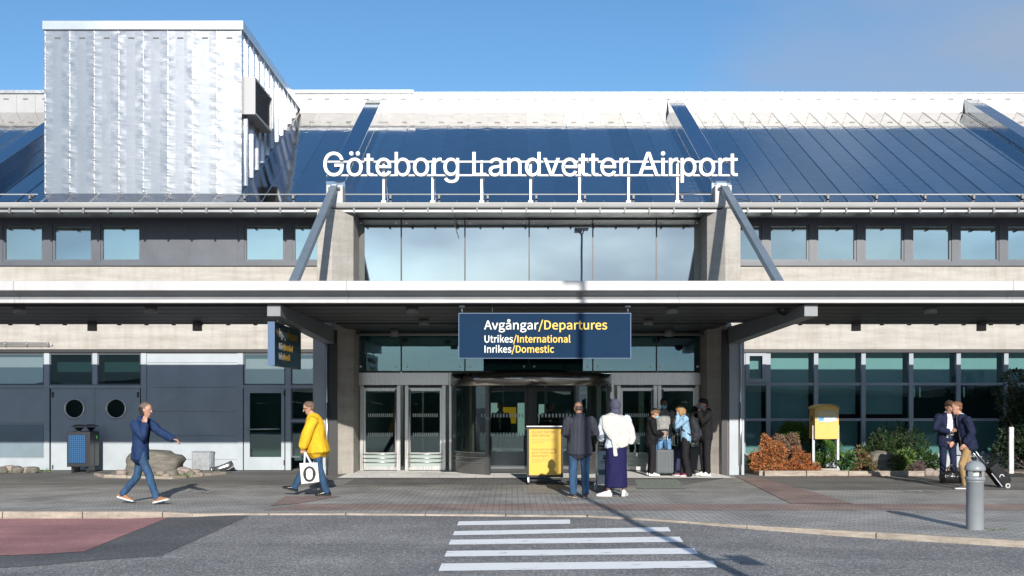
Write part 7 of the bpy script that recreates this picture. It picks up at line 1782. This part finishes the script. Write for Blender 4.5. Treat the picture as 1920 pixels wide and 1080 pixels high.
t, J, hp = person('man in a black hoodie lifting both hands to his blue face mask', (x8, Y8, .015), R(-160), 1.83, J, 1.0, SK3, 'full', mat('hair_black', (.012, .010, .010), .7), dict(name='hoodie', m=BLK, hem=.10, thick=.02, hood=1, fold=.010, arm=1.12), dict(m=BLKT, w=1.06), dict(m=SHOEW, s=SOLW), head=(0, .12, R(10)), hands=dict(L=dict(dir=(-.35, -.2, 1), palm=(-1, -.2, 0), curl=.5), R=dict(dir=(-.45, .25, .8), palm=(-1, .3, 0), curl=.6)))
mask_on(t, hp)

# 9 man in the navy suit, 10 man in chinos
Y9 = 23.15; x9 = wx(1776, Y9)
J = dict(neck=V(.03, 0, 1.475), head=V(.085, 0, 1.61), elL=V(.02, .26, 1.16), elR=V(.03, -.28, 1.16), wrL=V(.24, .09, 1.10), wrR=V(.24, -.07, 1.09), anL=V(.06, .11, .085), anR=V(-.02, -.10, .085), knL=V(.05, .11, .5))
SUIT = cloth('suit_navy', (.014, .02, .05))
t, J, hp = person('man in an open navy suit and white shirt looking down at what he holds', (x9, Y9, 0), R(-84), 1.80, J, 1.03, SK1, 'full', mat('hair_dark_brown', (.06, .035, .022), .7, var=.3, vscale=50), [dict(name='shirt', m=WHT, thick=-.002, hem=.02, sleeve=.3, collar=1), dict(name='suit_jacket', m=SUIT, hem=.14, flare=1.05, thick=.020, open=dict(w=.085, v0=1.15, v1=.6), fold=.008, arm=1.08)], dict(m=SUIT, w=.98), dict(m=SHOEB, s=SHOEB), head=(0, .38, R(-4)), hands=dict(L=dict(dir=(.6, -.8, .1), palm=(0, -.3, 1), curl=.6), R=dict(dir=(.6, .8, .1), palm=(0, .3, 1), curl=.6)))
b = MB(); b.lathe([(.148, 1.01), (.152, 1.01), (.152, 1.045), (.148, 1.045)], (0, 0, 0), 24); b.v = [(x * .82 + .01, y * 1.12, z) for x, y, z in b.v]; b.build('belt', SHOEB, t, True)
Y10 = 21.5; x10 = wx(1812, Y10)
J = dict(hip=V(-.02, 0, .92), chest=V(.05, 0, 1.27), neck=V(.12, 0, 1.45), head=V(.20, 0, 1.60), shL=V(.07, .19, 1.39), shR=V(.09, -.19, 1.39), elL=V(-.02, .24, 1.12), wrL=V(.10, .22, .90), elR=V(.02, -.23, 1.12), wrR=V(.16, -.20, .93), hpL=V(-.02, .09, .89), hpR=V(0, -.09, .89), knL=V(.12, .10, .49), anL=V(.06, .10, .085), knR=V(-.06, -.09, .48), anR=V(-.36, -.10, .19), ftL=V(1, .05, 0), ftR=V(.45, 0, -1))
t, J, hp = person('man in a navy blazer and tan chinos leaning towards the man in the suit', (x10, Y10, 0), R(178), 1.80, J, 1.02, SK1, 'short', mat('hair_auburn', (.17, .075, .035), .65, var=.3, vscale=50), [dict(name='shirt', m=WHT, thick=-.002, hem=.02, sleeve=.3, collar=1), dict(name='blazer', m=NAVY, hem=.14, flare=1.10, thick=.022, open=dict(w=.05, v0=1.0, v1=.9), fold=.009, arm=1.08)], dict(m=cloth('chino_tan', (.34, .225, .11), var=.15), w=1.02), dict(m=mat('shoe_charcoal', (.03, .03, .032), .5), s=SOLW), head=(0, .10, R(6)))

# traveller seen through the revolving door
Yi = 30.2; xi = wx(1030, Yi)
person('dim figure standing inside the hall behind the revolving door', (xi, Yi, .01), R(80), 1.74, {}, 1.05, SK1, 'short', mat('hair_black', (.012, .010, .010), .7), dict(name='jacket', m=cloth('jacket_olive', (.06, .065, .055)), hem=.12, thick=.02), dict(m=BLKT), dict(m=SHOEB, s=SHOEB))
Yi = 29.8; xi = wx(938, Yi)
person('dark suited figure standing inside the hall behind the left wing of the revolving door', (xi, Yi, .01), R(-95), 1.76, {}, 1.05, SK1, 'short', mat('hair_black', (.012, .010, .010), .7), [dict(name='shirt', m=WHT, thick=-.002, hem=.02, sleeve=.3, collar=1), dict(name='jacket', m=BLK, hem=.12, thick=.02, open=dict(w=.05, v0=.3, v1=1.0))], dict(m=BLKT), dict(m=SHOEB, s=SHOEB))

# black handbag at the feet of the man in the suit
xh, yh = wx(1786, 22.9), 22.9
t = thing('handbag', 'black leather holdall on the ground at the feet of the man in the suit', 'bag', (xh, yh, 0))
B = Body(); B.loft([V(xh - .19, yh, .14), V(xh, yh, .15), V(xh + .19, yh, .14)], [(.10, .12), (.115, .145), (.10, .12)], V(0, 1, 0), 16); me = B.mesh(.011, 2)
for v in me.vertices: v.co.z = max(v.co.z, .004)
folds(me, .008, (10, 10, 10), 2); me.transform(Matrix.Translation(-Vector(t.location))); link('bag', me, mat('leather_black', (.014, .014, .015), .3, bump=.2, bscale=25), t)
b = MB()
for yy in (-.05, .05): b.tube([(xh - .09, yh + yy, .27)] + [(xh - .09 * math.cos(a * .3926), yh + yy * .8, .28 + .13 * math.sin(a * .3926)) for a in range(1, 8)] + [(xh + .09, yh + yy, .27)], .009, 8)
b.build('handle', SHOEB, t)
# black rolling case tipped on its wheels behind the bollard
xc_, yc_ = wx(1869, 21.9), 21.9
t = thing('rolling_suitcase', 'black soft rolling suitcase tipped on its wheels with the handle pulled out', 'suitcase', (wx(1882, 21.9), yc_, .05))
ax = V(-.62, 0, .78).normalized(); nx = V(.78, 0, .62); base = Vector(t.location)
b = MB(); c0 = base + ax * .02; c1 = base + ax * .50; b.bar(c0 + nx * .03, c1 + nx * .03, .36, .22, 0, tuple(nx)); b.build('body', cloth('case_black', (.016, .017, .02), .6), t, bevel=.03)
b = MB(); b.bar(c0 + ax * .04 + nx * .148, c1 - ax * .12 + nx * .148, .27, .03, 0, tuple(nx)); b.build('front_pocket', cloth('case_black2', (.022, .023, .027), .6), t, bevel=.012)
b = MB()
for yy in (-.09, .09): b.tube([c1 + V(0, yy, 0) - nx * .05, c1 + V(0, yy, 0) - nx * .05 + ax * .55], .012, 8)
o = b.build('pull_rod', M_alu, t); b = MB(); b.tube([c1 + V(0, -.10, 0) - nx * .05 + ax * .55, c1 + V(0, .10, 0) - nx * .05 + ax * .55], .018, 8); b.build('grip', SHOEB, o)
for yy in (-.17, .17):
    b = MB(); b.tube([base + V(0, yy - .018, 0), base + V(0, yy + .018, 0)], .05, 16); o = b.build('wheel', mat('wheel_pale', (.5, .5, .5), .5), t); b = MB(); b.tube([base + V(0, yy - .021, 0), base + V(0, yy + .021, 0)], .025, 12); b.build('hub', SHOEB, o)
b = MB(); lc = base + ax * .22 + V(0, -.183, 0) + nx * .02; b.lathe([(.035, 0), (.05, 0), (.05, .002), (.035, .002)], (0, 0, 0), 20, 0, 0, R(200)); b.v = [(lc.x + x, lc.y - z, lc.z + y) for x, y, z in b.v]; b.build('logo_mark', SOLW, t)
b = MB(); b.bar(base + ax * .05 - nx * .095 + V(0, -.16, 0), base + ax * .40 - nx * .095 + V(0, -.16, 0), .03, .02, 0, tuple(nx)); b.build('edge_trim', M_gal, t)
